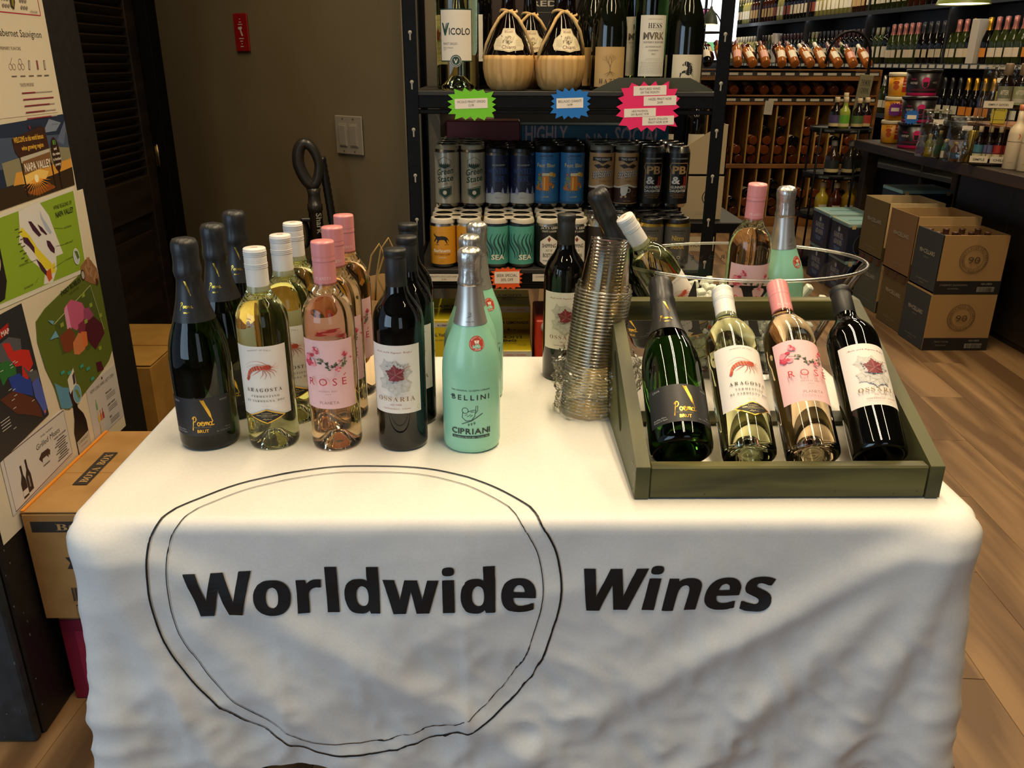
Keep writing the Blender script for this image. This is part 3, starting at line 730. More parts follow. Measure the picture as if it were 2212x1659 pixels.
# ================================================================== TABLE AND CLOTH
TX0, TX1, TY0, TY1 = -.545, .625, .925, 1.545
tb = thing('folding_table', 'folding table hidden under the white printed cloth', 'table', ((TX0+TX1)/2, (TY0+TY1)/2, 0))
MB().box((0, 0, .718), (TX1-TX0-.012, TY1-TY0-.012, .04), ink('#B9B4AA', .6), ch=.006).obj('tabletop', tb)
GM = ink('#6C7075', .35, .6)
for sx in (-1, 1):
    for sy in (-1, 1):
        MB().tube([(sx*.43, sy*.24, .70), (sx*.43, sy*.24, .45), (sx*.40, sy*.24, .0)], .0125, GM).obj('leg', tb)
    MB().tube([(sx*.43, -.24, .30), (sx*.43, .24, .30)], .010, GM).obj('brace', tb)

CR = .03
def perim():
    pts = []; C_ = [(TX0+CR, TY1-CR, 90), (TX0+CR, TY0+CR, 180), (TX1-CR, TY0+CR, 270), (TX1-CR, TY1-CR, 0)]
    for k, (cx, cy, a) in enumerate(C_):
        for i in range(9):
            an = radians(a+90*i/8); pts.append((cx+CR*cos(an), cy+CR*sin(an), cos(an), sin(an)))
        nx, ny, b = C_[(k+1) % 4]; an = radians(a+90)
        p0 = (cx+CR*cos(an), cy+CR*sin(an)); an2 = radians(b); p1 = (nx+CR*cos(an2), ny+CR*sin(an2))
        L = sqrt((p1[0]-p0[0])**2+(p1[1]-p0[1])**2); n = int(L/(.0058 if k == 1 else .014))
        for i in range(1, n): f = i/n; pts.append((p0[0]+(p1[0]-p0[0])*f, p0[1]+(p1[1]-p0[1])*f, cos(an), sin(an)))
    return pts
PER = perim(); NP = len(PER)
def rg(x, y, z=0): return 1-abs(noise.noise(Vector((x, y, z))))*2
def ridge(t, w): return math.exp(-abs(t)/w)
def wrinkle(x, y, nx, ny, d):
    s_ = x if abs(ny) > .7 else y
    k = min(1, d/.16); k2 = max(0, min(1, (d-.13)/.16))
    w = .0095*k*noise.noise(Vector((s_*3.3+4, d*1.6, 2)))
    w += .0030*k*noise.noise(Vector((s_*9+d*5, d*7, 5)))
    if ny < -.7:
        # crumples below the lettering
        w += (.0010+.0046*k2)*(rg(s_*11+d*4, d*10-s_*3, 1)-.3) + (.0004+.0036*k2)*(rg(s_*24-d*9, d*21+s_*5, 7)-.3)
        w += .0060*k*(rg((s_*1.6+d*2.8)*2.1, (d-s_)*1.3, 11)-.4)
        # ironed fold lines
        for xc, a in ((-.044, .0028), (-.295, .0016), (-.192, .0010), (.33, .0012), (.17, .0008)):
            w += a*ridge(s_-xc-.002*sin(d*30), .006)*(.5+k2)
        # long drapes running down from the two front corners
        for cx, sg in ((TX0, 1), (TX1, -1)):
            e = (s_-cx)*sg
            for sl, a, ww in ((.34, .016, .032), (.80, .011, .040), (1.5, .009, .045)):
                q = e-(.015+d*sl); w += a*min(1, d/.06)*math.exp(-(q/ww)**2)*(1 if d < .45 else 0)
    else:
        w += .004*k*(rg(s_*6, d*3, 3)-.4)
    return w
def skirt(i, d):
    x, y, nx, ny = PER[i % NP]; R = .017
    if d < R*PI/2: a = d/R; out = R*sin(a); z = ZT-R*(1-cos(a))
    else: out = R; z = ZT-R-(d-R*PI/2)
    dc = min(sqrt((x-cx)**2+(y-TY0)**2) for cx in (TX0, TX1))
    fl_ = .035+.16*math.exp(-(dc/.05)**2)
    o_ = out-R*.4 + fl_*max(0, d-.02)*.5 + wrinkle(x, y, nx, ny, d)*min(1, d/.03)
    zc = -.0015 if False else 0
    return (x+nx*o_, y+ny*o_, z+zc)
mb = MB(); CLOTH = noisy('white_satin_cloth', '#E4E1DA', '#E9E6E0', scale=(1, 1, 1), nscale=300, detail=2, rough=.48, spec=.35, bump=.00006)
vs = [((TX0+TX1)/2, (TY0+TY1)/2, ZT)]; fs = []
KR = 26
for j in range(1, KR+1):
    f = (j/KR)
    for (x, y, nx, ny) in PER:
        X = (TX0+TX1)/2+(x-nx*.0068-(TX0+TX1)/2)*f; Y = (TY0+TY1)/2+(y-ny*.0068-(TY0+TY1)/2)*f
        z = ZT + (.0006*(noise.noise(Vector((X*7, Y*7, 3)))) + .0010*max(0, rg(X*5+Y*3, Y*5, 9)-.75))*(1 if f < .97 else .3)
        for xc in (-.044, -.295): z += .0007*ridge(X-xc, .006)
        vs.append((X, Y, z))
for i in range(NP): fs.append((0, 1+i, 1+(i+1) % NP))
for j in range(KR-1):
    a = 1+j*NP; b = a+NP
    for i in range(NP): i2 = (i+1) % NP; fs.append((a+i, b+i, b+i2, a+i2))
ND = 66
for j in range(1, ND+1):
    for i in range(NP):
        x, y, nx, ny = PER[i]; D = .427+.006*sin(x*9)
        if ny < -.7: D -= .022*math.exp(-((x+.32)/.14)**2)
        d = D*j/ND; vs.append(skirt(i, d))
a0_ = 1+(KR-1)*NP
for j in range(ND):
    a = a0_+j*NP; b = a+NP
    for i in range(NP): i2 = (i+1) % NP; fs.append((a+i, b+i, b+i2, a+i2))
mb.add(vs, fs, CLOTH, True)
cloth = mb.obj('tablecloth'); tag(cloth, 'white satin tablecloth printed Worldwide Wines draped over the front table', 'tablecloth')
bvh = BVHTree.FromPolygons([Vector(v) for v in vs], fs)
def on_cloth(s_, w, d):
    if w >= .024: q = Vector((s_, TY0+w, ZT))
    elif w <= -.024: q = Vector((s_, TY0-.022+w*.01, ZT+w))
    else:
        f = (w+.024)/.048; g = 1-f; q = Vector((s_, TY0+g*g*-.0225+2*f*g*-.0165+f*f*.024, ZT+g*g*-.024+2*f*g*.001))
    l, n, i, dist = bvh.find_nearest(q)
    if (n.z < 0 if w > -.004 else n.y > 0): n = -n
    return tuple(l+n*(d+.0012))
INK = ink('#111114', .5)
P = Print()
outer = [(-.451, -.092), (-.449, -.146), (-.437, -.192), (-.41, -.246), (-.372, -.295), (-.33, -.327), (-.268, -.363), (-.183, -.370), (-.13, -.361), (-.044, -.332), (.015, -.283), (.053, -.227), (.077, -.150), (.083, -.099), (.076, -.049), (.060, -.012), (.043, .022), (.003, .070), (-.043, .107), (-.104, .134), (-.178, .142), (-.25, .137), (-.345, .098), (-.398, .050), (-.430, .008), (-.445, -.035)]
def smooth(pts, k=5):
    out = []; n = len(pts)
    for i in range(n):
        p0, p1, p2, p3 = (pts[(i+q) % n] for q in (-1, 0, 1, 2))
        for j in range(k):
            t = j/k; out.append(tuple(.5*((2*p1[c])+(-p0[c]+p2[c])*t+(2*p0[c]-5*p1[c]+4*p2[c]-p3[c])*t*t+(-p0[c]+3*p1[c]-3*p2[c]+p3[c])*t**3) for c in (0, 1)))
    return out
cx, cy = -.184, -.112
P.line(smooth(outer), .0026, INK, True)
P.line(smooth([(cx+(x-cx)*.91, cy+(y-cy)*(.925)) for x, y in outer]), .0012, INK, True)
P.text('Worldwide', -.178, -.134, .0645, INK, 'c', 'wide', width=.452, bold=.022, shear=0)
P.text('Wines', .230, -.1335, .0640, INK, 'c', 'wide', width=.255, bold=.022, shear=.16)
P.build('lettering', cloth, on_cloth, cut=.006, cutt=.006)

# ================================================================== WINE BOTTLES
GOLD = ink('#E0B54A', .28, 1.0); GOLDL = ink('#CDBE8E', .35, .6)
G_GREEN = glass('green_champagne_glass', (.009, .030, .004)); G_YEL = glass('white_wine_glass', (.93, .95, .55)); G_PINK = glass('rose_wine_glass', (.99, .78, .52))
BLK = noisy('black_wine_glass', '#050504', '#070705', rough=.04, spec=.6); FOILB = noisy('black_foil', '#1A1A1B', '#202022', nscale=40, rough=.42, bump=.0001)
FOILS = noisy('silver_foil', '#B9B6AE', '#D2CFC8', scale=(1, 1, 1), nscale=90, detail=4, rough=.30, metal=.85, bump=.0010)
FOILS2 = ink('#CFCCC5', .36, .8); MINT = ink('#93CDB0', .22); CAPW = ink('#E4E1DA', .35); CAPP = ink('#DE8E8E', .3); CAPK = noisy('black_capsule', '#171717', '#1C1C1C', nscale=9, rough=.5)
LABK = ink('#1D1D20', .5); LABW = ink('#E6DFD6', .6, spec=.3); LABP = ink('#E9BDBD', .6, spec=.3); 
def interp(prof):
    lo = min(range(len(prof)), key=lambda i: (prof[i][1], -i)); pr = sorted([(z, r) for r, z in prof[lo:] if r > 0])
    def f(z):
        if z <= pr[0][0]: return pr[0][1]
        for (z0, r0), (z1, r1) in zip(pr, pr[1:]):
            if z <= z1: return r0 if z1 == z0 else r0+(r1-r0)*(z-z0)/(z1-z0)
        return pr[-1][1]
    return f
BDX = [(0, .028), (.008, .026), (.018, .012), (.027, .002), (.033, 0), (.0363, .002), (.0375, .008), (.0375, .190), (.0371, .198), (.0352, .207), (.0315, .216), (.0262, .224), (.0205, .232), (.0168, .240), (.0152, .250)]
CHA = [(0, .030), (.010, .027), (.022, .010), (.032, .001), (.038, 0), (.0425, .003), (.044, .010), (.044, .125), (.0435, .140), (.0415, .157), (.0378, .172), (.0328, .187), (.0270, .202), (.0218, .220), (.0182, .240), (.0162, .258)]
BEL = [(0, .030), (.010, .027), (.022, .010), (.032, .001), (.037, 0), (.0415, .003), (.043, .010), (.043, .118), (.0423, .133), (.0398, .150), (.0352, .165), (.0292, .180), (.0238, .195), (.0196, .212), (.0170, .232), (.0156, .252)]
def neck(prof, top): return prof + [(prof[-1][0]-.0012, top-.012), (prof[-1][0]-.0012, top-.001), (0, top-.001)]
def headspace(mb, mat, fill, top):
    mb.lathe([(0, fill), (.0102 if fill > .235 else .0145, fill+.0004), (.0104, fill+.016), (.0100, top-.01), (0, top-.008)], 24, mat, inv=True)
def crinkle_cap(prof, mat, amp, n=40, seed=0, ztop=None):
    """foil with irregular pleats"""
    mb = MB(); mb.lathe(prof, n, mat)
    out = []
    for x, y, z in mb.v:
        r = sqrt(x*x+y*y)
        if r > 1e-5:
            a = atan2(y, x); w = amp*(noise.noise(Vector((cos(a)*3.2, sin(a)*3.2, z*55+seed)))+.6*noise.noise(Vector((cos(a)*8, sin(a)*8, z*30+seed))))
            if ztop is None or z > ztop: x += x/r*w; y += y/r*w; z += w*.5
        out.append((x, y, z))
    mb.v = out; return mb
def feather(P, x, y, k, mat):
    """quill pen, x,y at the nib"""
    pts = [(0, 0), (-.0012, .0060), (-.0032, .0090), (-.0055, .0150), (-.0085, .0225), (-.0118, .0300), (-.0135, .0345), (-.0100, .0335), (-.0080, .0340), (-.0055, .0262), (-.0022, .0180), (-.0008, .0120), (-.0004, .0070), (.0012, .001)]
    P.poly([(x+a*k, y+b*k) for a, b in pts], mat)
def poema_word(P, x, y, k, mat):
    """handwritten word, x centre, height k"""
    oval = lambda cx, cy, rx, ry: [(cx+rx*cos(q), cy+ry*sin(q)) for q in [PI/2+2*PI*j/7 for j in range(8)]]
    st = [[(.22, 1.18), (.14, .70), (.05, .10), (-.06, -.55)], [(.02, .92), (.20, 1.24), (.46, 1.18), (.48, .84), (.32, .62), (.10, .54)],
          oval(.74, .30, .15, .24), [(.80, .52), (.98, .40), (1.10, .34), (1.27, .40), (1.24, .55), (1.10, .54), (1.02, .28), (1.14, .06), (1.36, .12)],
          [(1.38, .06), (1.44, .52)], [(1.44, .36), (1.56, .56), (1.62, .10)], [(1.62, .34), (1.76, .56), (1.82, .08)], oval(2.08, .30, .16, .23), [(2.26, .54), (2.24, .20), (2.34, .06), (2.50, .16)]]
    for s_ in st:
        pts = [(x+(p[0]-1.15)*k, y+p[1]*k) for p in s_]
        q = [];
        for i in range(len(pts)-1):
            p0, p1, p2, p3 = pts[max(i-1, 0)], pts[i], pts[i+1], pts[min(i+2, len(pts)-1)]
            for j in range(4):
                t = j/4; q.append(tuple(.5*((2*p1[c])+(-p0[c]+p2[c])*t+(2*p0[c]-5*p1[c]+4*p2[c]-p3[c])*t*t+(-p0[c]+3*p1[c]-3*p2[c]+p3[c])*t**3) for c in (0, 1)))
        q.append(pts[-1]); P.line(q, [k*(.105+.03*sin(i*1.3)) for i in range(len(q))], mat)
def make_poema():
    t = thing('sparkling_wine_bottle', 'x', 'wine bottle')
    MB().lathe(neck(CHA, .300), 48, G_GREEN).obj('bottle_glass', t)
    rf = interp(CHA)
    lb = lab_cyl('label', t, .044, -.050, .050, .026, .086, LABK, n=24)
    P = Print()
    feather(P, .0185, .0475, 1.05, GOLD); poema_word(P, .004, .0420, .0122, GOLD)
    P.text('METODO TRADICIONAL', .004, .0392, .0018, '#9C9078', 'c', gap=.2, width=.024); P.text('BRUT', .004, .0318, .0050, GOLD, 'c', 'bold', width=.0165)
    P.text('CAVA', -.040, .0785, .0034, '#A9A9A4', 'l', gap=.1, width=.012); P.text('PENEDES', .045, .0785, .0024, '#8C8C88', 'r', gap=.1)
    P.text('Sparkling Wine', -.043, .0345, .0024, '#A9A9A4', 'l'); P.text('Product of Spain', -.043, .0310, .0024, '#A9A9A4', 'l')
    P.text('750 ml', .044, .0345, .0022, '#8C8C88', 'r'); P.text('Alc. 11,5% by Vol', .044, .0305, .0022, '#8C8C88', 'r')
    P.build('lettering', lb, on_cyl(.044), cut=.004)
    fp = [(rf(.196)+.0008, .196), (rf(.20)+.0010, .2), (rf(.212)+.001, .212), (rf(.225)+.001, .225), (rf(.24)+.0012, .24), (.0172, .2545)]
    mb = crinkle_cap(fp+[(.0186, .2600), (.0196, .266), (.0186, .272), (.0180, .278), (.0184, .290), (.0190, .298), (.0182, .306), (.0150, .3115), (.007, .3135), (0, .3138)], FOILB, .0011, 44, 3, .252)
    fo = mb.obj('foil', t)
    for i in range(26):
        mb2 = None
    P = Print(); feather(P, .0055, .2335, .62, GOLD); poema_word(P, -.002, .2165, .0066, GOLD); P.text('BRUT', -.001, .2095, .0022, GOLD, 'c', 'bold')
    P.build('lettering', fo, on_lathe(lambda z: rf(z)+.0012, rr=.0215), cut=.003)
    return t
def lobster(P, x, y, k):
    R1, R2, R3 = '#B5402A', '#CF6A48', '#8E2A1C'
    for i, (a, b, c) in enumerate(((.045, .26, .0), (.030, .20, .12))):
        q = [(x+k*(.62-j*.115-i*.02), y+k*(.24+ (.62 if i == 0 else .40)*sin(j/9*2.2)**1*(.55)-(.0 if i == 0 else .04*j/3))) for j in range(13)]
        P.line(q, [.022*k*(1-j/16) for j in range(13)], R1)
    P.poly([(x+k*a, y+k*b) for a, b in ((.72, .18), (.62, .34), (.42, .36), (.20, .30), (-.05, .32), (-.30, .24), (-.52, .08), (-.66, -.14), (-.74, -.40), (-.60, -.42), (-.52, -.22), (-.36, -.06), (-.10, .04), (.15, .06), (.42, .04), (.62, .08))], R2)
    P.poly([(x+k*a, y+k*b) for a, b in ((.70, .20), (.60, .31), (.42, .32), (.25, .26), (.25, .12), (.45, .08), (.62, .11))], R1)
    for a, b in ((.16, .18), (-.02, .19), (-.18, .16), (-.32, .10), (-.45, .0), (-.55, -.12)): P.line([(x+k*(a-.03), y+k*(b+.11)), (x+k*(a+.05), y+k*(b-.11))], .05*k, R3 if a > -.3 else R1)
    P.poly([(x+k*a, y+k*b) for a, b in ((-.62, -.28), (-.78, -.50), (-.70, -.62), (-.60, -.52), (-.54, -.34))], R1)
    for a, b, c, d, e, f in ((.10, .05, -.15, -.12, -.42, -.30), (.25, .04, .22, -.20, .05, -.44), (.32, .04, .40, -.25, .30, -.48), (.42, .04, .58, -.20, .62, -.46), (.50, .06, .74, -.10, .86, -.36), (.58, .08, .84, 0, .98, -.18)):
        P.line([(x+k*a, y+k*b), (x+k*c, y+k*d), (x+k*e, y+k*f)], [.04*k, .03*k, .012*k], R1)
    for a, b in ((1.0, .42), (1.12, .22), (1.08, .05)): P.line([(x+k*.70, y+k*.2), (x+k*a, y+k*b)], [.02*k, .008*k], R2)
    P.disc(x+k*.64, y+k*.25, k*.025, '#2A1410')
def screwcap(mat, z0, z1, r):
    pr = [(r-.0012, z0), (r, z0+.0005), (r, z0+.0020)]; h = z1-z0; pr += [(r, z0+h*.25), (r, z0+h*.50), (r, z0+h*.535)]
    for f in (.56, .60, .64): pr += [(r, z0+h*(f-.008)), (r+.0007, z0+h*f), (r, z0+h*(f+.008))]
    pr += [(r, z0+h*.66), (r, z0+h*.74), (r, z0+h*.81)]
    for f in (.84, .88, .92): pr += [(r-.0003, z0+h*(f-.012)), (r+.0006, z0+h*f), (r-.0003, z0+h*(f+.012))]
    pr += [(r, z1-.0015), (r-.001, z1-.0002), (0, z1)]
    return MB().lathe(pr, 40, mat)
def make_aragosta():
    t = thing('white_wine_bottle', 'x', 'wine bottle')
    mb = MB().lathe(neck(BDX, .296), 48, G_YEL); headspace(mb, G_YEL, .228, .296); mb.obj('bottle_glass', t)
    lb = lab_cyl('label', t, .0375, -.0415, .0415, .058, .165, LABW, n=24)
    P = Print(); K = '#35302C'
    P.arc_text('PRODUCT OF ITALY', .001, .090, .0690, .0020, K, 90, gap=.4)
    lobster(P, -.002, .128, .026)
    P.text('ARAGOSTA', .002, .0960, .0056, K, 'c', 'serif', gap=.42, width=.052)
    P.text('VERMENTINO', .003, .0872, .0032, K, 'c', 'serif', gap=.5, width=.040); P.text('DI SARDEGNA DOC', .003, .0800, .0032, K, 'c', 'serif', gap=.5, width=.056)
    P.text('Dal 1950', .003, .0725, .0016, '#B3A78F', 'c', gap=.3)
    P.poly([(-.024, .0575), (.003, .0685), (.030, .0575), (.003, .0455)], GOLD); P.poly([(-.021, .0573), (.003, .0668), (.027, .0573), (.003, .0472)], '#1B1918')
    P.text('CANTINA', .003, .0608, .0019, GOLDL, 'c', 'serif', gap=.2); P.text('SANTA MARIA LA PALMA', .003, .0578, .0018, GOLDL, 'c', 'serif', width=.030); P.rect(.003, .0563, .016, .0003, GOLDL)
    P.text('Alghero', .003, .0520, .0026, GOLDL, 'c', 'script')
    P.build('lettering', lb, on_cyl(.0375), cut=.004)
    cp = screwcap(CAPW, .238, .300, .0158).obj('screw_cap', t)
    P = Print(); lobster(P, 0, 0, .006); P.build('emblem', cp, on_plane((0, 0, .300), (1, 0, 0), (0, 1, 0)))
    return t
def rose_art(P, x, y, k):
    rnd = random.Random(5)
    def bloom(cx, cy, r):
        for q in range(16):
            a = rnd.uniform(0, 2*PI); d = r*sqrt(rnd.random())*.8
            c = rnd.choice(['#C93B55', '#D9566A', '#E58A95', '#B92A48', '#EDA5AA']); rr = r*rnd.uniform(.22, .42)
            P.disc(cx+d*cos(a), cy+d*sin(a), rr, c, ry=rr*rnd.uniform(.6, 1.1), n=9)
    def leaf(cx, cy, r, a):
        c, s_ = cos(a), sin(a); pts = [(-1, 0), (-.4, .5), (.3, .45), (1, 0), (.3, -.45), (-.4, -.5)]
        P.poly([(cx+r*(c*u-s_*v), cy+r*(s_*u+c*v)) for u, v in pts], rnd.choice(['#3E4A34', '#55603F', '#2F3A2C', '#6B7450']))
    P.line([(x-.018*k, y+.002*k), (x-.002*k, y-.002*k), (x+.010*k, y-.012*k), (x+.022*k, y-.006*k), (x+.033*k, y+.004*k)], .0007*k, '#5B5A3C')
    for q in range(30):
        f = rnd.random(); lx = -.010+f*.042; ly = -.001-.010*sin(f*PI)*1.0+rnd.uniform(-.006, .006); leaf(x+lx*k, y+ly*k, rnd.uniform(.0018, .0036)*k, rnd.uniform(0, PI))
    bloom(x-.022*k, y-.001*k, .0115*k); bloom(x-.012*k, y+.014*k, .0062*k); bloom(x+.029*k, y+.008*k, .0042*k); bloom(x+.018*k, y-.013*k, .0045*k); bloom(x+.021*k, y-.001*k, .0022*k); bloom(x+.036*k, y+.002*k, .002*k)
def make_rose():
    t = thing('rose_wine_bottle', 'x', 'wine bottle')
    pr = [(r, z*1.03 if z > .1 else z) for r, z in BDX]
    mb = MB().lathe(neck(pr, .306), 48, G_PINK); headspace(mb, G_PINK, .236, .306); mb.obj('bottle_glass', t)
    lb = lab_cyl('label', t, .0375, -.0425, .0425, .070, .175, LABP, n=24)
    P = Print(); RD = '#B9263E'; BR = '#6B4A44'
    rose_art(P, -.003, .146, 1.0)
    P.text('ROSE', 0, .1085, .0115, RD, 'c', gap=.62, width=.050); P.line([(.0215, .1225), (.0245, .1262)], .0011, RD)
    P.text('SICILIA DOC', .0, .0985, .0022, BR, 'c', 'serif', gap=.5, width=.024); P.text('2024', 0, .0943, .0018, BR, 'c', 'serif', gap=.4)
    P.text('PLANETA', .001, .0795, .0046, '#8A6B68', 'c', '', gap=.12, width=.025)
    P.build('lettering', lb, on_cyl(.0375), cut=.004)
    cp = MB().lathe([(.0148, .249), (.0160, .2495), (.0160, .2515), (.0160, .2700), (.0160, .2815), (.0160, .2830), (.0166, .2840), (.0160, .2850), (.0166, .2865), (.0160, .2880), (.0164, .2895), (.0164, .2910), (.0164, .3000), (.0164, .3075), (.0164, .3085), (.0155, .3105), (0, .3110)], 40, CAPP).obj('screw_cap', t)
    P = Print(); P.text('PLANETA', 0, .258, .0044, '#F2C9C2', 'c', 'serif', gap=.1, width=.024); P.build('lettering', cp, on_cyl(.0160), cut=.003)
    return t
def vine_leaf(P, x, y, k, cols, rot=0, vein=None):
    tips = [(90, 1.0), (150, .95), (215, .80), (325, .80), (30, .95)]
    pts = []
    for i, (a, r) in enumerate(tips):
        b = tips[(i+1) % 5][0]
        if b < a: b += 360
        n = 7
        for j in range(n):
            f = j/n; an = a+(b-a)*f; env = r*(1-f)+tips[(i+1) % 5][1]*f; dip = 1-.24*sin(PI*f)
            rr = env*dip*(1.0 if j % 2 == 0 else .86); pts.append((an, rr))
    c = [(x+k*r*cos(radians(a)+rot), y+k*r*sin(radians(a)+rot)) for a, r in pts]
    P.poly(c, cols[0])
    for i, (a, r) in enumerate(tips):
        an = radians(a)+rot; an2 = an+.28
        P.poly([(x, y), (x+k*r*.55*cos(an-.25), y+k*r*.55*sin(an-.25)), (x+k*r*.92*cos(an), y+k*r*.92*sin(an)), (x+k*r*.5*cos(an2), y+k*r*.5*sin(an2))], cols[1+i % (len(cols)-1)])
        P.line([(x, y), (x+k*r*.9*cos(an), y+k*r*.9*sin(an))], k*.035, vein or cols[0])
def make_ossaria():
    t = thing('red_wine_bottle', 'x', 'wine bottle')
    MB().lathe(neck(BDX, .296), 48, BLK).obj('bottle_glass', t)
    lb = lab_cyl('label', t, .0375, -.0410, .0410, .063, .168, LABW, n=24)
    P = Print(); RD = '#8E3036'; BR = '#8F7150'
    P.text('Made with Organic Grapes', .000, .1565, .0030, RD, 'c', 'script', width=.056)
    for dx, dy, k, ro in ((-.012, .010, .017, .4), (.012, .006, .016, -.6), (-.014, -.012, .014, 1.2), (.010, -.014, .015, -1.4), (0, -.018, .013, 3.1), (0, .004, .020, 0)):
        vine_leaf(P, .002+dx*.9, .122+dy, k, ['#C3BFB8', '#D5D1C9', '#CBC7C0'], ro, '#B3AFA8')
    vine_leaf(P, .003, .124, .0165, ['#7A2730', '#8E343C', '#6B3A2A', '#94424A', '#7D4A3A'], .15, '#A8686A')
    P.line([(.010, .128), (.018, .136), (.024, .137)], .0008, '#B06A6A')
    P.text('OSSARIA', .002, .0835, .0072, BR, 'c', 'serif', gap=.30, width=.053)
    P.text('RED WINE', .002, .0768, .0024, RD, 'c', gap=.1); P.text('TEMPRANILLO - SYRAH', .002, .0705, .0024, RD, 'c', width=.038)
    P.ring(.034, .072, .0022, .0003, '#8F8A80', ry=.003)
    P.build('lettering', lb, on_cyl(.0375), cut=.004)
    MB().lathe([(.0150, .2365), (.0157, .237), (.0152, .2880), (.0149, .2885), (.0160, .2895), (.0162, .2965), (.0154, .2995), (0, .3000)], 40, CAPK).obj('capsule', t)
    P = Print(); P.ring(0, 0, .014, .0006, '#1A2A2A'); 
    return t
def make_bellini():
    t = thing('bellini_bottle', 'x', 'cocktail bottle')
    b = MB().lathe(neck(BEL, .292), 48, MINT).obj('bottle_body', t); rf = interp(BEL)
    P = Print(); K = '#1D2B2A'
    P.text('THE ORIGINAL GIUSEPPE CIPRIANI', .000, .1010, .0026, K, 'c', '', width=.060); P.text('BELLINI', .000, .0875, .0078, K, 'c', 'bold', gap=.42, width=.058)
    P.line([(-.0315, .0925), (-.0255, .0925)], .0012, K)
    # bartender sketch
    P.ring(-.008, .071, .0044, .0008, K); P.line([(-.0115, .068), (-.0125, .060), (-.007, .0545), (.001, .0555), (.006, .062), (.0075, .072)], .0009, K); P.line([(-.004, .069), (.002, .0715), (.0075, .072), (.0078, .078), (.0105, .0785), (.0105, .071), (.0065, .066)], .0008, K)
    P.line([(-.008, .063), (-.005, .0655), (-.005, .061), (0, .065), (-.001, .061), (.003, .064)], .0008, K); P.line([(.0, .069), (.005, .069)], .0007, K)
    P.line([(-.013, .0495), (.001, .055), (.018, .066)], .0011, K)
    for i in range(3): P.ring(-.003+i*.0042, .0505+i*.0012-.0015, .0011, .0006, K, n=8); P.rect(-.003+i*.0042, .0475+i*.0012, .0007, .0025, K)
    P.text('CIPRIANI', .000, .0335, .0090, K, 'c', 'bold', gap=.14, width=.060)
    P.rect(0, .0285, .058, .0040, K); P.text("The Famous Harry's Bar - Venezia 1931", 0, .0273, .0023, '#9AD0B4', 'c', '', shear=.2, width=.054)
    P.build('lettering', b, on_lathe(rf, rr=.043), cut=.004)
    # red seal
    P = Print(); sx, sz = .0095, .1705; Rr = '#B8402E'; Cc = '#E8D6C2'
    P.disc(sx, sz, .0105, Rr, n=32); P.arc_text('READY TO', sx, sz, .0076, .0019, Cc, 90, 'bold', gap=.2); P.arc_text('DRINK', sx, sz, .0095, .0019, Cc, 275, 'bold', gap=.2, flip=True)
    P.ring(sx, sz, .0090, .0004, Cc, a0=radians(165), a1=radians(225)); P.ring(sx, sz, .0090, .0004, Cc, a0=radians(-45), a1=radians(15))
    for s_, r_ in ((-1, .25), (1, -.25)):
        c_, d_ = cos(r_), sin(r_)
        for q in ([(-.0016, 0), (.0016, 0), (.0013, -.0036), (.0003, -.0046), (-.0003, -.0046), (-.0013, -.0036)], [(-.0002, -.0046), (.0002, -.0046), (.0002, -.0082), (-.0002, -.0082)], [(-.0014, -.0082), (.0014, -.0082), (.0014, -.0087), (-.0014, -.0087)]):
            P.poly([(sx+s_*.0021+c_*u-d_*v, sz+.0042+d_*u+c_*v) for u, v in q], Cc)
    P.build('red_seal', b, on_lathe(rf, rr=.031), cut=.003, label='round red READY TO DRINK seal')
    MB().lathe([(rf(.194)+.0006, .194), (rf(.2)+.0007, .2), (rf(.215)+.0007, .215), (rf(.235)+.0008, .235), (.0168, .250)], 48, FOILS2).obj('neck_foil', t)
    fo = [c for c in COL.objects if c.parent == t][-1]
    crinkle_cap([(.0168, .2495), (.0180, .2510), (.0172, .2560), (.0160, .2620), (.0157, .2750), (.0163, .2830), (.0172, .2900), (.0166, .2970), (.0130, .3010), (.006, .3030), (0, .3033)], FOILS, .0010, 56, 9).obj('crown_foil', t)
    P = Print(); P.ring(0, .2115, .0016, .0004, K, n=10); P.line([(-.0026, .2085), (-.001, .2072), (.0018, .2090), (.0024, .2130)], .0004, K); P.line([(-.004, .2055), (.004, .2085)], .0004, K); P.text('Venezia 1931', 0, .1995, .0016, K, 'c', '', shear=.2, width=.012)
    P.build('lettering', fo, on_lathe(lambda z: rf(z)+.0009, rr=.0225), cut=.003)
    return t
pro = {'poema': make_poema(), 'aragosta': make_aragosta(), 'rose': make_rose(), 'ossaria': make_ossaria(), 'bellini': make_bellini()}
used = set()
def put(kind, loc, rot, label, group=None):
    src = pro[kind]
    if kind not in used:
        used.add(kind); src.location = loc; src.rotation_euler = rot; src['label'] = label
        if group: src['group'] = group
        return src
    return dup(src, loc, rot, label, group)
ROWS = {
 'poema': [(-.442, 1.160), (-.438, 1.272), (-.440, 1.388)],
 'aragosta': [(-.343, 1.156), (-.330, 1.250), (-.334, 1.350)],
 'rose': [(-.246, 1.152), (-.252, 1.258), (-.253, 1.362)],
 'ossaria': [(-.145, 1.151), (-.138, 1.240), (-.146, 1.345)],
 'bellini': [(-.040, 1.148), (-.043, 1.240), (-.034, 1.345)]}
DESC = {'poema': 'sparkling wine bottle with black foil and gold quill', 'aragosta': 'white wine bottle with red lobster label', 'rose': 'rose wine bottle with pink flower label',
        'ossaria': 'black wine bottle with vine leaf label', 'bellini': 'mint green cocktail bottle with silver foil'}
SPIN = {'poema': (3, 6, 8), 'aragosta': (0, 8, 14), 'rose': (0, 10, 16), 'ossaria': (-8, 2, 30), 'bellini': (0, 10, 20)}
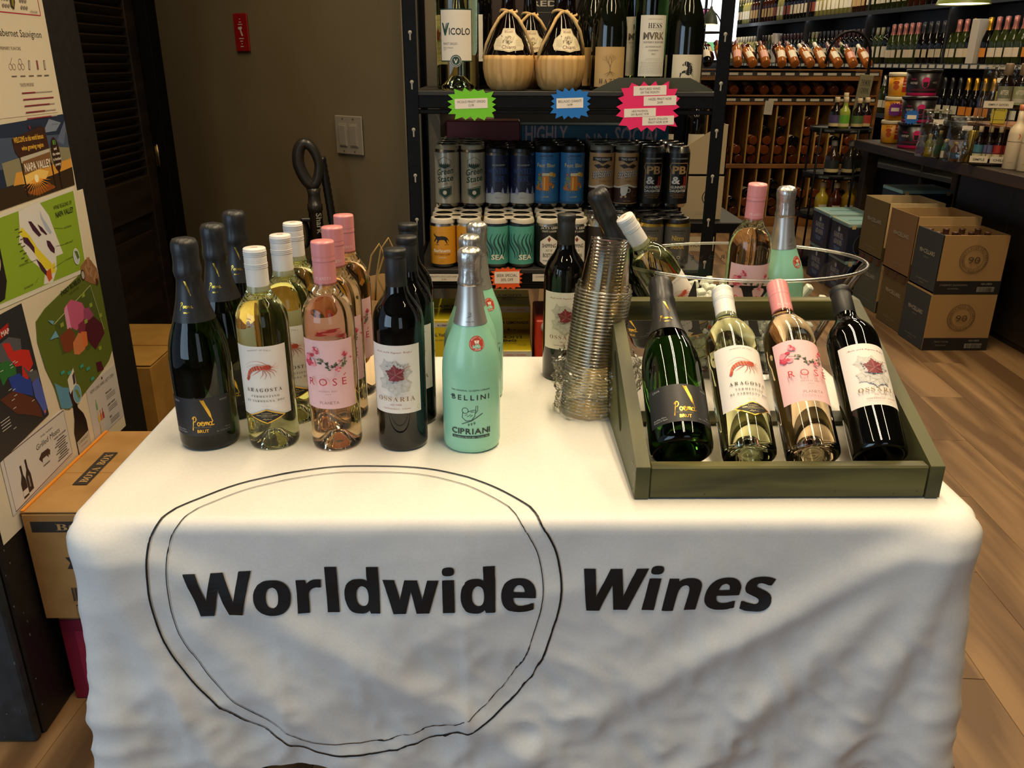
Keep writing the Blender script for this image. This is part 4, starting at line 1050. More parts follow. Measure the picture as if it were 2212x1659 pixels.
for k, L in ROWS.items():
    for i, (x, y) in enumerate(L):
        put(k, (x, y, ZT), (0, 0, radians(SPIN[k][i])), DESC[k]+', '+['front', 'middle', 'rearmost'][i]+' one of its row', None)
put('ossaria', (.120, 1.438, ZT), (0, 0, radians(-4)), 'black wine bottle with vine leaf label standing alone behind the plastic cups')

# ================================================================== GREEN WOODEN DISPLAY CRATE
GW = wood('olive_stained_pine', '#32321A', '#5E5A30', axis='X', ring=20, rough=.5, bump=.00025, stretch=.10, wob=3.4)
GWY = wood('olive_stained_pine_side', '#3A3A20', '#52502C', axis='Y', ring=13, rough=.5, bump=.00025, stretch=.14, wob=2.2); GWD = ink('#1F2016', .6)
cr = thing('wooden_display_crate', 'olive green stained wooden display crate with sloping ends on the tablecloth', 'crate', (.3875, .967, ZT+.0015))
W2 = .2055
prof = [(0, 0), (0, .047), (.332, .183), (.360, .183), (.286, 0)]
def slot(n=10):
    # rounded finger slot outline in (Y,Z) of the end boards
    out = []; a, b = Vector((.150, .042)), Vector((.235, .118)); d = (b-a).normalized(); w = .011; p = Vector((-d.y, d.x))
    for i in range(n+1): an = PI/2+PI*i/n; out.append(a + d*cos(an)*w + p*sin(an)*w)
    for i in range(n+1): an = -PI/2+PI*i/n; out.append(b + d*cos(an)*w + p*sin(an)*w)
    return [(v.x, v.y) for v in out]
def end_board(x0):
    bm = bmesh.new(); h = .019
    tr_pts = [[Vector((a, b, 0)) for a, b in prof], [Vector((a, b, 0)) for a, b in slot()][::-1]]
    flat = tr_pts[0]+tr_pts[1]; tr = tessellate_polygon(tr_pts)
    mb = MB(); n0, n1 = len(prof), len(tr_pts[1]); vs = [(x0, v.x, v.y) for v in flat]+[(x0+h, v.x, v.y) for v in flat]; N = len(flat); f1 = []
    for t in tr:
        a, b, c = (flat[i] for i in t); s_ = (b-a).cross(c-a).z; t = tuple(t) if s_ > 0 else tuple(t)[::-1]
        f1 += [tuple(i+N for i in t), t[::-1]]
    sd = [(i, (i+1) % n0, (i+1) % n0+N, i+N) for i in range(n0)]+[(n0+i, n0+(i+1) % n1, n0+(i+1) % n1+N, n0+i+N) for i in range(n1)]
    mb.add(vs, f1, GWY); mb.add(vs, [q[::-1] for q in sd], GWY)
    bm.free(); return mb
for x0 in (-W2, W2-.019):
    o = end_board(x0).obj('end_board', cr, bevel=.0012)
mb = MB().box((0, .0105, .0235), (2*W2-.0384, .019, .047), GW, ch=.0025); fb = mb.obj('front_board', cr)
nails = MB()
MB().box((0, .334+.010, .164), (2*W2-.0384, .022, .036), GW, ch=.002, M=Matrix.Identity(4)).obj('back_rail', cr)
MB().box((0, .046, .003), (2*W2-.0384, .052, .006), GW, ch=.001).obj('bottom_slat', cr)
MB().box((0, .262, .003), (2*W2-.0384, .045, .006), GW, ch=.001).obj('bottom_slat', cr)
P = Print()
for x in (-.185, -.11, -.02, .06, .135, .17): P.disc(x+random.uniform(-.01, .01), random.uniform(.006, .012), .0009, '#14140C', n=8)
P.build('nail_holes', fb, on_plane((0, .0010, 0), (1, 0, 0), (0, 0, 1)))
for x_, y_, z_ in ((-W2-.0002, .010, .006), (-W2-.0002, .010, .016), (-W2-.0002, .010, .034), (-W2-.0002, .028, .040)):
    MB().lathe([(0, .0006), (.0022, .0003), (.0026, 0)], 10, ink('#8C8C80', .3, 1), M=Matrix.Translation((x_, y_, z_)) @ Matrix.Rotation(-PI/2, 4, 'Y')).obj('nail_head', cr)
# the four bottles leaning in the crate
for k, x0_, x1_, r_, sp in (('poema', .253, .2565, .044, -4), ('aragosta', .346, .353, .0375, 2), ('rose', .434, .442, .0375, 2), ('ossaria', .527, .540, .0375, 0)):
    ph = radians(55.0); B = (x0_, .991+r_*cos(ph), ZT+.0085+r_*sin(ph)); T = (x1_, B[1]+.3*sin(ph), B[2]+.3*cos(ph))
    v = (Vector(T)-Vector(B)).normalized()
    # local Z along v, local -Y upward and towards the camera
    X = Vector((1, 0, 0)); X = (X-v*X.dot(v)).normalized(); Y = v.cross(X)
    M = Matrix((X, Y, v)).transposed() @ Matrix.Rotation(radians(sp), 3, 'Z')
    put(k, B, M.to_euler(), DESC[k]+', lying back in the wooden crate')

# ================================================================== ICE BUCKET
CLEAR = film('clear_acrylic', (.97, .97, .95), gloss=.02, rough=.03, alpha=.965, ior=1.18)
CLEARE = film('clear_acrylic_edge', (.97, .97, .90), gloss=.42, rough=.25, alpha=.95, ior=1.2)
bk = thing('ice_bucket', 'clear oval acrylic ice bucket holding four bottles behind the wooden crate', 'ice bucket', (.452, 1.487, ZT+.0015))
BP = [(0, 0), (.120, 0), (.128, .004), (.133, .012), (.152, .060), (.178, .120), (.203, .170), (.222, .205)]
MB().lathe(BP, 72, CLEAR, sy=.70).obj('bowl', bk)
rim = [(.2215*cos(2*PI*i/96), .155*sin(2*PI*i/96), .2052) for i in range(96)]
MB().tube(rim, .0031, CLEARE, n=8, closed=True).obj('rim', bk)
BR_ = interp([(r, z) for r, z in BP[3:]])
def on_bowl(a0, out=1):
    def f(s_, t, d):
        r = BR_(t); a = a0+s_/r*1.15; return ((r+d+.0005)*cos(a), .70*(r+d+.0005)*sin(a), t)
    return f
P = Print(); black_ink = ink('#0B0B0B', .4)
P.text('AIX', -.062, .096, .106, black_ink, 'c', 'serif', gap=.14, width=.142)
for _w, _x, _l in (('V I N', -.113, .036), ('DE', -.052, .020), ('PROVENCE', .052, .135)): P.text(_w, _x, .158, .0065, black_ink, 'c', gap=.9, width=_l)
P.build('lettering', bk, on_bowl(-PI/2), cut=.006)
P = Print()
for _w, _x, _l in (('V I N', -.095, .04), ('DE', -.045, .02), ('PROVENCE', .045, .13)): P.text(_w, _x, .175, .0080, black_ink, 'c', gap=1.0, width=_l)
P.build('lettering', bk, on_bowl(PI/2), cut=.006)
ICE = ink('#E4E8DC', .25); ICE.node_tree.nodes['Principled BSDF'].inputs['Transmission Weight'].default_value = .12; ICE.node_tree.nodes['Principled BSDF'].inputs['IOR'].default_value = 1.25
mb = MB(); rnd = random.Random(4)
for i in range(900):
    z = rnd.uniform(.012, .140); R = BR_(max(z, .012))-.022; a = rnd.uniform(0, 2*PI); q = sqrt(rnd.random())
    x, y = R*q*cos(a), .68*R*q*sin(a); sz = rnd.uniform(.009, .016)
    M = Matrix.Translation((x, y, z)) @ Matrix.Rotation(rnd.uniform(0, 3), 4, Vector((rnd.random(), rnd.random(), rnd.random()+.1)).normalized())
    mb.box((0, 0, 0), (sz*rnd.uniform(.8, 1.6), sz, sz*rnd.uniform(.6, 1)), ICE, ch=sz*.15, M=M)
ice = mb.obj('ice', None, (.452, 1.487, ZT+.002)); tag(ice, 'crushed ice heaped in the bottom of the clear oval bucket', 'ice', kind='stuff')
for k, B, T, sp in (('poema', (.300, 1.500, .800), (.176, 1.46, 1.072), -60), ('aragosta', (.385, 1.445, .795), (.236, 1.425, 1.015), 18), ('rose', (.452, 1.470, .785), (.452, 1.452, 1.080), -2), ('bellini', (.530, 1.490, .785), (.514, 1.480, 1.068), 22)):
    v = (Vector(T)-Vector(B)).normalized(); X = Vector((1, 0, 0)); X = (X-v*X.dot(v)).normalized(); Y = v.cross(X)
    M = Matrix((X, Y, v)).transposed() @ Matrix.Rotation(radians(sp), 3, 'Z')
    put(k, B, M.to_euler(), DESC[k]+', standing in the ice bucket')

# ================================================================== PLASTIC CUPS
PC = film('clear_cup_plastic', (1, .99, .96), gloss=.008, rough=.12, alpha=.9975, ior=1.10); PCR = film('clear_cup_rim', (.97, .96, .90), gloss=.26, rough=.2, alpha=.985, ior=1.2)
def make_cup():
    t = thing('plastic_cup', 'x', 'cup')
    MB().lathe([(0, .0775), (.024, .0775), (.0262, .080), (.0290, .080), (.0302, .0775), (.0325, .060), (.0352, .040), (.0385, .014), (.0392, .0125), (.0425, .012), (.0440, .003)], 40, PC).obj('cup_wall', t)
    MB().tube([(.0450*cos(2*PI*i/40), .0450*sin(2*PI*i/40), .002) for i in range(40)], .0014, PCR, n=6, closed=True).obj('rim', t)
    return t
c0 = make_cup(); NC = 39; cup_lab = 'clear plastic cup stacked upside down in the tall column left of the crate'
for i in range(NC):
    f = i/(NC-1); loc = (.150+.020*f, 1.275+.010*f, ZT+.002+.00535*i)
    r = (radians(-3), radians(5.2), 0)
    o = c0 if i == 0 else dup(c0, loc, r)
    o.location = loc; o.rotation_euler = r
    o['label'] = cup_lab if i < NC-1 else 'topmost clear plastic cup, upside down with its whole side showing'
    if i < NC-1: o['group'] = 'upside-down plastic cups in the column'
BAGM = film('crinkled_clear_bag', (.98, .97, .93), gloss=.06, rough=.16, alpha=.95, bump=.003, bscale=18, ior=1.25)
mb = MB(); vs = []; fs = []; NA, NZ = 120, 40
for j in range(NZ+1):
    z = .10*(j/NZ)**.8 if j < NZ else .10
    for i in range(NA):
        a = 2*PI*i/NA; f = j/NZ
        r = .052+.018*f*(.6+.4*cos(a+.9))+.026*max(0, cos(a-.25))*math.exp(-((f-.55)/.35)**2)
        p = Vector((cos(a)*2.2, sin(a)*2.2, f*4))
        r += .010*noise.noise(p*1.6)+.008*abs(noise.noise(p*3.6))+.0035*abs(noise.noise(p*8))
        vs.append((r*cos(a), r*sin(a)*.9, .001+z*(1+.35*noise.noise(Vector((cos(a)*1.8, sin(a)*1.8, 5))))))
for j in range(NZ):
    for i in range(NA): i2 = (i+1) % NA; fs.append((j*NA+i, j*NA+i2, (j+1)*NA+i2, (j+1)*NA+i))
mb.add(vs, fs, BAGM, False)
bg = mb.obj('plastic_sleeve', None, (.152, 1.272, ZT+.001)); tag(bg, 'crumpled clear plastic sleeve bunched around the foot of the cup column', 'plastic bag')

# ================================================================== BLACK STEEL RACK
rk = thing('display_rack', 'black slotted steel shelving rack stocked with wine bottles and beer cans', 'shelf rack', (.155, 2.22, 0))
RX0, RX1, RYF, RYB = -.212, .532, 2.022, 2.442
OX, OY = .155, 2.22
def post(x, y, sx, sy):
    mb = MB(); mb.box((x-OX+sx*.0145, y-OY, 1.0), (.029, .0035, 2.0), BLACKM, ch=.0008); mb.box((x-OX, y-OY+sy*.0145, 1.0), (.0035, .029, 2.0), BLACKM, ch=.0008)
    return mb
for sx, x in ((1, RX0), (-1, RX1)):
    for sy, y in ((1, RYF), (-1, RYB)):
        o = post(x, y, sx, sy).obj('post', rk)
        if y == RYF:
            hm = MB(); q = ink('#8F8878', .5)
            for k in range(14):
                z = .30+k*.105
                hm.lathe([(0, .0006), (.0042, .0004), (.0044, 0)], 12, q, M=Matrix.Translation((x-OX+sx*.015, y-OY-.0018, z)) @ Matrix.Rotation(PI/2, 4, 'X'))
                hm.box((x-OX+sx*.015, y-OY-.0020, z-.009), (.0032, .0008, .014), q)
            hm.obj('keyholes', o)['kind'] = 'stuff'
RAILM = BLACKM
def shelf(z, panel=True):
    t = []
    for y, yy in ((RYF+.006, 'front'), (RYB-.006, 'back')):
        mb = MB(); mb.box(((RX0+RX1)/2-OX, y-OY, z-.020), (RX1-RX0-.036, .010, .036), RAILM, ch=.002); mb.box(((RX0+RX1)/2-OX, y-OY+(.004 if yy == 'front' else -.004), z-.046), (RX1-RX0-.036, .012, .010), RAILM, ch=.002)
        mb.obj('rail', rk)
    for x in (RX0+.006, RX1-.006): MB().box((x-OX, 0, z-.024), (.010, RYB-RYF-.05, .036), RAILM, ch=.002).obj('side_rail', rk)
    MB().box(((RX0+RX1)/2-OX, 0, z-.005), (RX1-RX0-.03, RYB-RYF-.022, .010), noisy('dark_shelf_board', '#1C1916', '#26221D', nscale=30, rough=.6), ch=.001).obj('shelf_board', rk)
Z1, Z2, Z3 = 1.226, .806, .385
for z in (Z1, Z2, Z3): shelf(z)

# ---- starburst price signs
def burst(w, h, n, seed, jag=.16):
    rnd = random.Random(seed); pts = []
    for i in range(n):
        a = 2*PI*i/n; c, s_ = cos(a), sin(a); k = 1/max(abs(c)**1.0*1.0, abs(s_), 1e-6)**.45
        for q, da in ((1, 0), (.80, PI/n)):
            aa = 2*PI*i/n+da; c, s_ = cos(aa), sin(aa); kk = 1/(abs(c)**4+abs(s_)**4)**.25*.90
            r = q*kk*rnd.uniform(.95, 1.05); pts.append((w/2*r*c, h/2*r*s_))
    return pts
UPRIGHT = Matrix(((1, 0, 0, 0), (0, 0, -1, 0), (0, 1, 0, 0), (0, 0, 0, 1)))     # local XY -> XZ, thickness towards the camera
def star_sign(label, x, z, w, h, n, col, tags, seed, y=RYF-.004, rot=0):
    t = thing('price_star', label, 'price sign', (x, y, z), (0, rot, 0))
    c = MB().prism(burst(w, h, n, seed), .0009, ink(col, .45), M=UPRIGHT).obj('card', t)
    for (tx, tz, tw, th, ta, lines) in tags:
        l = MB().box((tx, -.0012, tz), (tw, .0004, th), ink('#E6D8C6', .6)).obj('price_label', t)
        l.rotation_euler = (0, -ta, 0)
        P = Print(); m = len(lines)
        for k, s_ in enumerate(lines):
            hh = th*.74/m; P.text(s_, tx, tz+th/2-th*.13-hh*(k+.82), hh*.68, '#4A3F38', 'c', sx=.8)
        P.build('lettering', l, on_plane((0, -.00142, 0), (1, 0, 0), (0, 0, 1)))
    return t
star_sign('lime green starburst sign for the pinot grigio on the rack', -.059, 1.197, .126, .078, 17, '#6FC21A', [(-.002, .002, .076, .022, radians(2), ['VICOLO PINOT GRIGIO', '12.99'])], 3)
star_sign('blue starburst sign for the chianti on the rack', .169, 1.199, .104, .076, 17, '#1C6DB8', [(-.001, .002, .062, .022, radians(2), ['BELLAGIO CHIANTI', '14.99'])], 5)
star_sign('large bright pink starburst sign listing featured wines', .351, 1.193, .168, .124, 18, '#E8225F', [(.003, .036, .076, .021, radians(2), ['FEATURED WINES', 'OF THE MONTH']), (.027, .013, .076, .021, radians(2), ['HAZEL PINOT NOIR', '24.99']), (-.019, -.012, .074, .019, radians(2), ['HESS MAVERICK', 'SAV BLANC 19.99']), (.024, -.031, .074, .020, radians(2), ['BLACK STALLION', 'PINOT NOIR 20.99'])], 8)
star_sign('orange starburst BEER SPECIAL sign on the lower rail', .022, .786, .088, .064, 17, '#E8561C', [(.001, .002, .062, .030, radians(1), ['BEER SPECIAL', '30% OFF'])], 11, y=RYF-.010)
for x, lab, tx in ((-.135, 'white shelf ticket for gold coast lager on the lower rail', ['BERLINETTA GOLD COAST LAGER', '15.99']), (.128, "white shelf ticket for Gunner's Daughter beer on the lower rail", ["GUNNER'S DAUGHTER PB&J", '16.99 5.5%'])):
    t = MB().box((0, 0, 0), (.082, .0008, .0185), ink('#CFC6B4', .5), ch=.0002).obj('price_ticket', None, (x, RYF-.0005, Z2-.021)); tag(t, lab, 'price ticket')
    P = Print(); P.text(tx[0], 0, .0010, .0040, '#4F4740', 'c', width=.066); P.text(tx[1], 0, -.0062, .0040, '#4F4740', 'c'); P.build('lettering', t, on_plane((0, -.0004, 0), (1, 0, 0), (0, 0, 1)))

# ---- bottles on the top shelf
OLG = glass('straw_magnum_glass', (.90, .88, .42)); shelf_top = Z1+.001
def scaleprof(pr, kr, kz): return [(r*kr, z*kz) for r, z in pr]
mg = thing('magnum_wine_bottle', 'large pale green VICOLO pinot grigio bottle at the left end of the top shelf', 'wine bottle', (-.094, 2.095, shelf_top))
mp = scaleprof(neck(BDX, .296), 1.33, 1.22); MB().lathe(mp, 48, OLG).obj('bottle_glass', mg)
rr = .0375*1.33
lb = lab_cyl('label', mg, rr, -.039, .041, .062, .174, ink('#1B3A2C', .4), a0=-PI/2-.04)
P = Print(); P.rect(.001, .118, .076, .107, '#D9CDB8'); P.text('V', -.024, .118, .027, '#1E4A38', 'c', 'bold', sx=.8); P.text('V', -.0265, .118, .027, '#14201C', 'c', '', sx=.6)
P.text('ICOLO', .010, .1195, .0145, '#1C1917', 'c', 'bold', width=.050); P.text('PINOT GRIGIO', -.030, .098, .0050, '#5F574C', 'l', width=.034); P.text('DELLE VENEZIE', -.030, .0905, .0026, '#7B7265', 'l')
P.text('2023', -.030, .0865, .0024, '#7B7265', 'l')
P.disc(.0, .064, .0135, '#B9B0A0'); P.disc(.0, .064, .0125, '#1B3A2C'); P.ring(.0, .064, .0098, .0009, '#E2D9C8'); P.text('V', 0, .0585, .0095, '#E2D9C8', 'c', 'bold')
P.build('lettering', lb, on_cyl(rr+.0002, a0=-PI/2-.04), cut=.005)
MB().lathe([(.0205, .288), (.0212, .29), (.0205, .352), (.0195, .364), (0, .365)], 32, ink('#2C4A3A', .4)).obj('capsule', mg)

RAF = noisy('straw_raffia', '#B8935A', '#D0AC70', scale=(60, 60, 3), nscale=1.5, rough=.7, bump=.0008, dist=1.5); BSK = noisy('wood_veneer_basket', '#A67E44', '#C79F62', scale=(34, 34, 2.2), nscale=1.6, detail=6, rough=.6, bump=.0008, dist=.8)
def make_chianti():
    t = thing('chianti_flask', 'x', 'wine bottle')
    MB().lathe([(0, .01), (.045, .01), (.056, .03), (.0585, .055), (.054, .078), (.046, .100), (.036, .125), (.026, .150), (.0185, .170), (.0160, .185), (.0152, .200), (.0152, .240), (0, .241)], 40, ink('#0C0605', .05)).obj('bottle_glass', t)
    bm = MB(); N = 26
    prof_ = [(.040, 0), (.050, .010), (.0575, .028), (.0605, .048), (.0600, .066), (.0585, .0765), (.0570, .0765), (.0575, .060)]
    bm.lathe(prof_, 104, BSK); out = []
    for x, y, z in bm.v:
        r = sqrt(x*x+y*y); a = atan2(y, x); g = abs(((a/(2*PI)*N+.5*noise.noise(Vector((a*2, 0, 1)))) % 1)-.5)*2
        r2 = r*(1-.020*max(0, g-.82)/.18) + .0007*noise.noise(Vector((a*9, z*20, 0))); out.append((x/r*r2, y/r*r2, z+(.0012*noise.noise(Vector((a*6, 3, 0))) if z > .07 else 0)))
    bm.v = out; bm.obj('straw_basket', t)
    for sg in (-1, 1):
        MB().tube([(sg*.059, -.006, .070), (sg*.052, -.016, .100), (sg*.038, -.026, .130), (sg*.022, -.022, .155), (sg*.008, -.0185, .168), (sg*-.010, -.0165, .172)], [.0034, .0036, .0036, .004, .004, .003], RAF, n=7).obj('raffia_strap', t)
    MB().tube([(.0185*cos(2*PI*i/16), .0185*sin(2*PI*i/16), .1705+.003*sin(i*.8)) for i in range(16)], .0034, RAF, n=7, closed=True).obj('raffia_band', t)
    sh = []
    for x, z in ((-.039, .098), (-.036, .112), (-.022, .122), (-.018, .134), (.018, .134), (.022, .122), (.036, .112), (.039, .098), (.034, .088), (.012, .086), (0, .083), (-.012, .086), (-.034, .088)): sh.append((x, z))
    rf = interp([(.0585, .055), (.054, .078), (.046, .100), (.036, .125), (.026, .150)])
    lm = Print(); lm.poly(sh, '#D6C7A2'); P = lm.build('label', t, on_lathe(lambda z: rf(z)+.0006, rr=.048), cut=.006)
    Q = Print(); Q.line([(x*.93, .109+(z-.109)*.92) for x, z in sh], .0007, '#A58B5B', True); Q.text('BELLAGIO', 0, .1245, .0052, '#8A5A44', 'c', 'serif', width=.026); Q.text('Chianti', 0, .0905, .0078, '#6B3B32', 'c', width=.032)
    rnd = random.Random(2)
    for i in range(60): Q.disc(rnd.gauss(0, .0065), .1085+rnd.uniform(-.0065, .010), rnd.uniform(.0004, .0014), rnd.choice(['#4A3F34', '#7C6D55', '#A5967A']), n=7)
    for sx in (-1, 1):
        for k in range(5): Q.rect(sx*.024, .111-k*.0035, .014, .0009, '#A5967A')
    Q.build('lettering', P, on_lathe(lambda z: rf(z)+.0008, rr=.048), cut=.006)
    MB().lathe([(.0158, .205), (.0165, .2055), (.0165, .2225), (.0158, .2230)], 28, ink('#CFC79E', .5)).obj('neck_seal', t)
    nb = [c for c in COL.objects if c.parent == t][-1]; Q = Print()
    Q.rect(-.004, .2145, .012, .010, '#4A463C')
    for k in range(7): Q.rect(-.008+k*.0016, .2145, .0008, .010, '#CFC79E')
    Q.rect(.010, .2145, .010, .006, '#8C8672'); Q.build('stamp', nb, on_cyl(.0166), cut=.004)
    MB().lathe([(.0160, .224), (.0164, .2245), (.0158, .262), (0, .263)], 28, ink('#4A1214', .4)).obj('capsule', t)
    return t
ch = make_chianti(); ch.location = (.026, 2.088, shelf_top); ch['label'] = 'chianti flask in pale straw basket beside the VICOLO magnum'
dup(ch, (.147, 2.090, shelf_top), (0, 0, radians(22)), 'chianti flask in pale straw basket, second from the left, label turned right')
dup(ch, (.080, 2.215, shelf_top), (0, 0, radians(8)), 'chianti flask half hidden behind and between the two front flasks')
dup(ch, (.178, 2.235, shelf_top), (0, 0, radians(-10)), 'chianti flask behind the second front flask')

BUR = scaleprof(CHA, .95, .98)
DKG = noisy('dark_green_burgundy_glass', '#0A0B05', '#0D0F07', rough=.05, spec=.6)
def make_burgundy(nm, lab_col, z0, z1, draw):
    t = thing('pinot_noir_bottle', 'x', 'wine bottle')
    MB().lathe(neck(BUR, .296), 44, DKG).obj('bottle_glass', t); r = .044*.95
    lb = lab_cyl('label', t, r, -.040, .040, z0, z1, lab_col, n=16); P = Print(); draw(P); P.build('lettering', lb, on_cyl(r), cut=.006)
    MB().lathe([(.0158, .235), (.0165, .236), (.0158, .292), (.0150, .297), (0, .2975)], 28, CAPK).obj('capsule', t)
    return t
def tree(P):
    rnd = random.Random(3)
    def br(x, z, a, l, w, d):
        x2, z2 = x+l*cos(a), z+l*sin(a); P.line([(x, z), (x2, z2)], [w, w*.7], '#5B4326')
        if d: 
            for s_ in (-1, 1): br(x2, z2, a+s_*rnd.uniform(.2, .5), l*rnd.uniform(.66, .85), w*.68, d-1)
    br(0, .042, PI/2, .011, .0016, 5)
    for a in (-.5, -1.0, -2.1, -2.6): P.line([(0, .042), (.012*cos(a), .042+.010*sin(a)), (.017*cos(a), .040+.009*sin(a))], [.0012, .0007, .0003], '#5B4326')
    P.text('HAZEL', 0, .016, .0105, '#4A3520', 'c', 'serif', gap=.3, width=.050)
def stallion(P):
    K = '#16120E'
    P.poly([(-.012, .060), (-.006, .066), (.001, .064), (.008, .056), (.011, .046), (.009, .038), (.002, .034), (-.004, .037), (-.008, .040), (-.014, .038), (-.0165, .030), (-.0185, .030), (-.018, .040), (-.010, .045), (-.003, .046), (-.001, .052), (-.006, .056), (-.012, .055), (-.014, .057)], K)
    for k in range(6): P.line([(.004, .062-k*.004), (.012+k*.0006, .056-k*.005)], [.002, .0003], K)
    P.text('BLACK STALLION', 0, .019, .0050, '#3A332B', 'c', 'serif', width=.052)
hz = make_burgundy('hazel', ink('#B7945C', .6), .008, .096, tree); hz.location = (.264, 2.105, shelf_top); hz['label'] = 'HAZEL pinot noir bottle with tan tree label on the top shelf'
bs = make_burgundy('stallion', ink('#CDBFA0', .6), .006, .080, stallion); bs.location = (.447, 2.105, shelf_top); bs['label'] = 'BLACK STALLION pinot noir bottle with rearing horse label'
hs = thing('sauvignon_blanc_bottle', 'HESS bottle with tall cream MVRK label at the middle of the featured wines', 'wine bottle', (.361, 2.100, shelf_top+.012))
MB().lathe(neck(BDX, .296), 44, glass('dark_green_sauvignon_glass', (.10, .17, .03))).obj('bottle_glass', hs)
lb = lab_cyl('label', hs, .0375, -.0335, .0335, .020, .152, ink('#CEC6B2', .6), n=16); P = Print(); K = '#2B2A2C'
P.text('HESS', .003, .124, .0115, K, 'c', 'serif', width=.033); P.rect(.003, .1205, .032, .0007, '#8A8272'); P.text('VINEYARDS & WINERY', .003, .1425, .002, '#8A8272', 'c', width=.034)
P.text('MVRK', .002, .1005, .0155, '#26303C', 'c', 'bold', width=.050); P.text('MVRK', .0005, .0998, .0155, '#8C7346', 'c', '', width=.050)
P.text('MAVERICK RANCHES', .002, .0925, .0042, '#6B6252', 'c', 'serif', width=.050)
for i, (s_, w) in enumerate((('SAUVIGNON BLANC', .038), ('CALIFORNIA', .024), ('2023', .009))): P.text(s_, .002, .083-i*.0078, .0034, '#7B7262', 'c', 'serif', width=w)
P.smallprint(.002, .0585, .044, 2, .0032, .0012, '#8A8272', seed=4); P.smallprint(0, .0505, .062, 8, .0034, .0015, '#8A8272', seed=5)
P.build('lettering', lb, on_cyl(.0375), cut=.006); MB().lathe([(.0150, .2365), (.0157, .237), (.0152, .2880), (.0162, .2965), (0, .3000)], 32, CAPK).obj('capsule', hs)
used2 = 0
for i in range(3): dup(hz, (.236-i*.0, 2.195+i*.086, shelf_top), (0, 0, radians(14)), ['tan labelled HAZEL bottle directly behind the front one', 'HAZEL bottle third in line on the top shelf', 'HAZEL bottle at the back of the top shelf'][i])
for i in range(3): dup(hs, (.338-i*.012, 2.178+i*.076, shelf_top+.012), (0, 0, radians(0)), ['HESS bottle second in line behind the front one', 'HESS bottle third in line', 'HESS bottle last in line'][i])
for i in range(3): dup(bs, (.440-i*.004, 2.195+i*.086, shelf_top), (0, 0, radians(6)), ['BLACK STALLION bottle second in line', 'BLACK STALLION bottle third in line', 'BLACK STALLION bottle at the back of the shelf'][i])
dv = put('ossaria', (-.050, 2.205, shelf_top), (0, 0, radians(-40)), 'dark bottle with cream label standing behind the VICOLO magnum')
dv2 = dup(hz, (-.105, 2.30, shelf_top), (0, 0, radians(60)), 'dark bottle at the back left of the top shelf')
# sloped tray under the featured wines
tray_thing = thing('display_tray', 'olive grey tray with sloping edge under the featured wines', 'tray', (.360, 2.05, Z1+.0005))
tray_paint = ink('#3B3B2A', .6)
MB().prism([(-.143, 0), (-.078, .030), (.088, .030), (.143, .004), (.143, 0)], .003, tray_paint, M=Matrix.Translation((0, -.012, 0)) @ UPRIGHT).obj('sloping_edge', tray_thing)
MB().box((0, .004, .006), (.20, .028, .011), tray_paint, ch=.001).obj('tray_base', tray_thing)

# ---- cartons at the back of the rack
def plain_box(name, label, cat, c, d, mat, rz=0, group=None):
    o = MB().box((0, 0, 0), d, mat, ch=.002).obj(name, None, c, (0, 0, rz)); tag(o, label, cat, group); return o
BRN = ink('#33241C', .6); RECY = '#7A6A5C'
def recycle(P, x, z, r):
    P.ring(x, z, r, .0010, RECY)
    for i in range(3):
        a = PI/2+i*2*PI/3; a2 = a+2*PI/3; p = (x+r*.5*cos(a), z+r*.5*sin(a)); q = (x+r*.5*cos(a2), z+r*.5*sin(a2)); m = ((p[0]+q[0])/2, (p[1]+q[1])/2)
        P.line([(p[0]*.8+q[0]*.2, p[1]*.8+q[1]*.2), (p[0]*.25+q[0]*.75, p[1]*.25+q[1]*.75)], r*.22, RECY)
for i, (x, w, lab) in enumerate(((-.06, .15, 'dark brown carton standing behind the magnum bottle'), (.105, .165, 'dark brown carton standing behind the chianti flasks'), (.262, .135, 'dark brown carton with HAWK panel behind the hazel bottles'), (.415, .155, 'dark brown carton behind the black stallion bottles'))):
    o = plain_box('dark_carton', lab, 'carton', (x, 2.432 + .03, shelf_top+.155), (w, .12, .31), BRN)
    P = Print(); recycle(P, .0+.02, .115, .018)
    if i in (1, 2): P.rect(.02, .01, w*.62, .13, '#14100E'); P.frame(.02, .01, w*.56, .12, .0014, '#8A7A66'); P.text('HAWK' if i == 2 else 'RED', .02, .045, .014, '#B5AC9C', 'c', 'bold', width=w*.42); P.rect(.02, .03, w*.45, .001, '#8A7A66')
    P.text('WINES', .02, -.03, .010, '#8A7A66', 'c', 'bold')
    P.build('lettering', o, on_plane((0, -.06, 0), (1, 0, 0), (0, 0, 1)))
for x, w in ((-.148, .014), (.019, .008), (.188, .010), (.337, .010)):
    o = plain_box('red_divider', ['narrow maroon card at the left of the top shelf', 'narrow maroon card between the brown cartons, left', 'narrow maroon card between the brown cartons, middle', 'narrow maroon card between the brown cartons, right'][(-.148, .019, .188, .337).index(x)], 'card', (x, 2.47, shelf_top+.15), (w, .10, .30), ink('#6B1418', .5))
rb = plain_box('maroon_carton', 'large plain maroon carton behind the pale beer cans', 'carton', (-.040, 2.455, Z2+.165), (.205, .10, .328), ink('#6B1512', .5))
P = Print(); P.rect(0, .085, .200, .0012, '#3A0B0A'); P.build('fold_line', rb, on_plane((0, -.05, 0), (1, 0, 0), (0, 0, 1)))
tc = plain_box('teal_carton', 'teal carton lettered HIGHLY SOCIAL behind the dark beer cans', 'carton', (.274, 2.455, Z2+.160), (.415, .10, .318), ink('#134A57', .5))
P = Print(); PKT = '#B08A80'
P.text('HIGHLY', -.137, .112, .046, PKT, 'c', 'bold', width=.118); P.text('SOCIAL', .120, .108, .048, PKT, 'c', 'bold', width=.130)
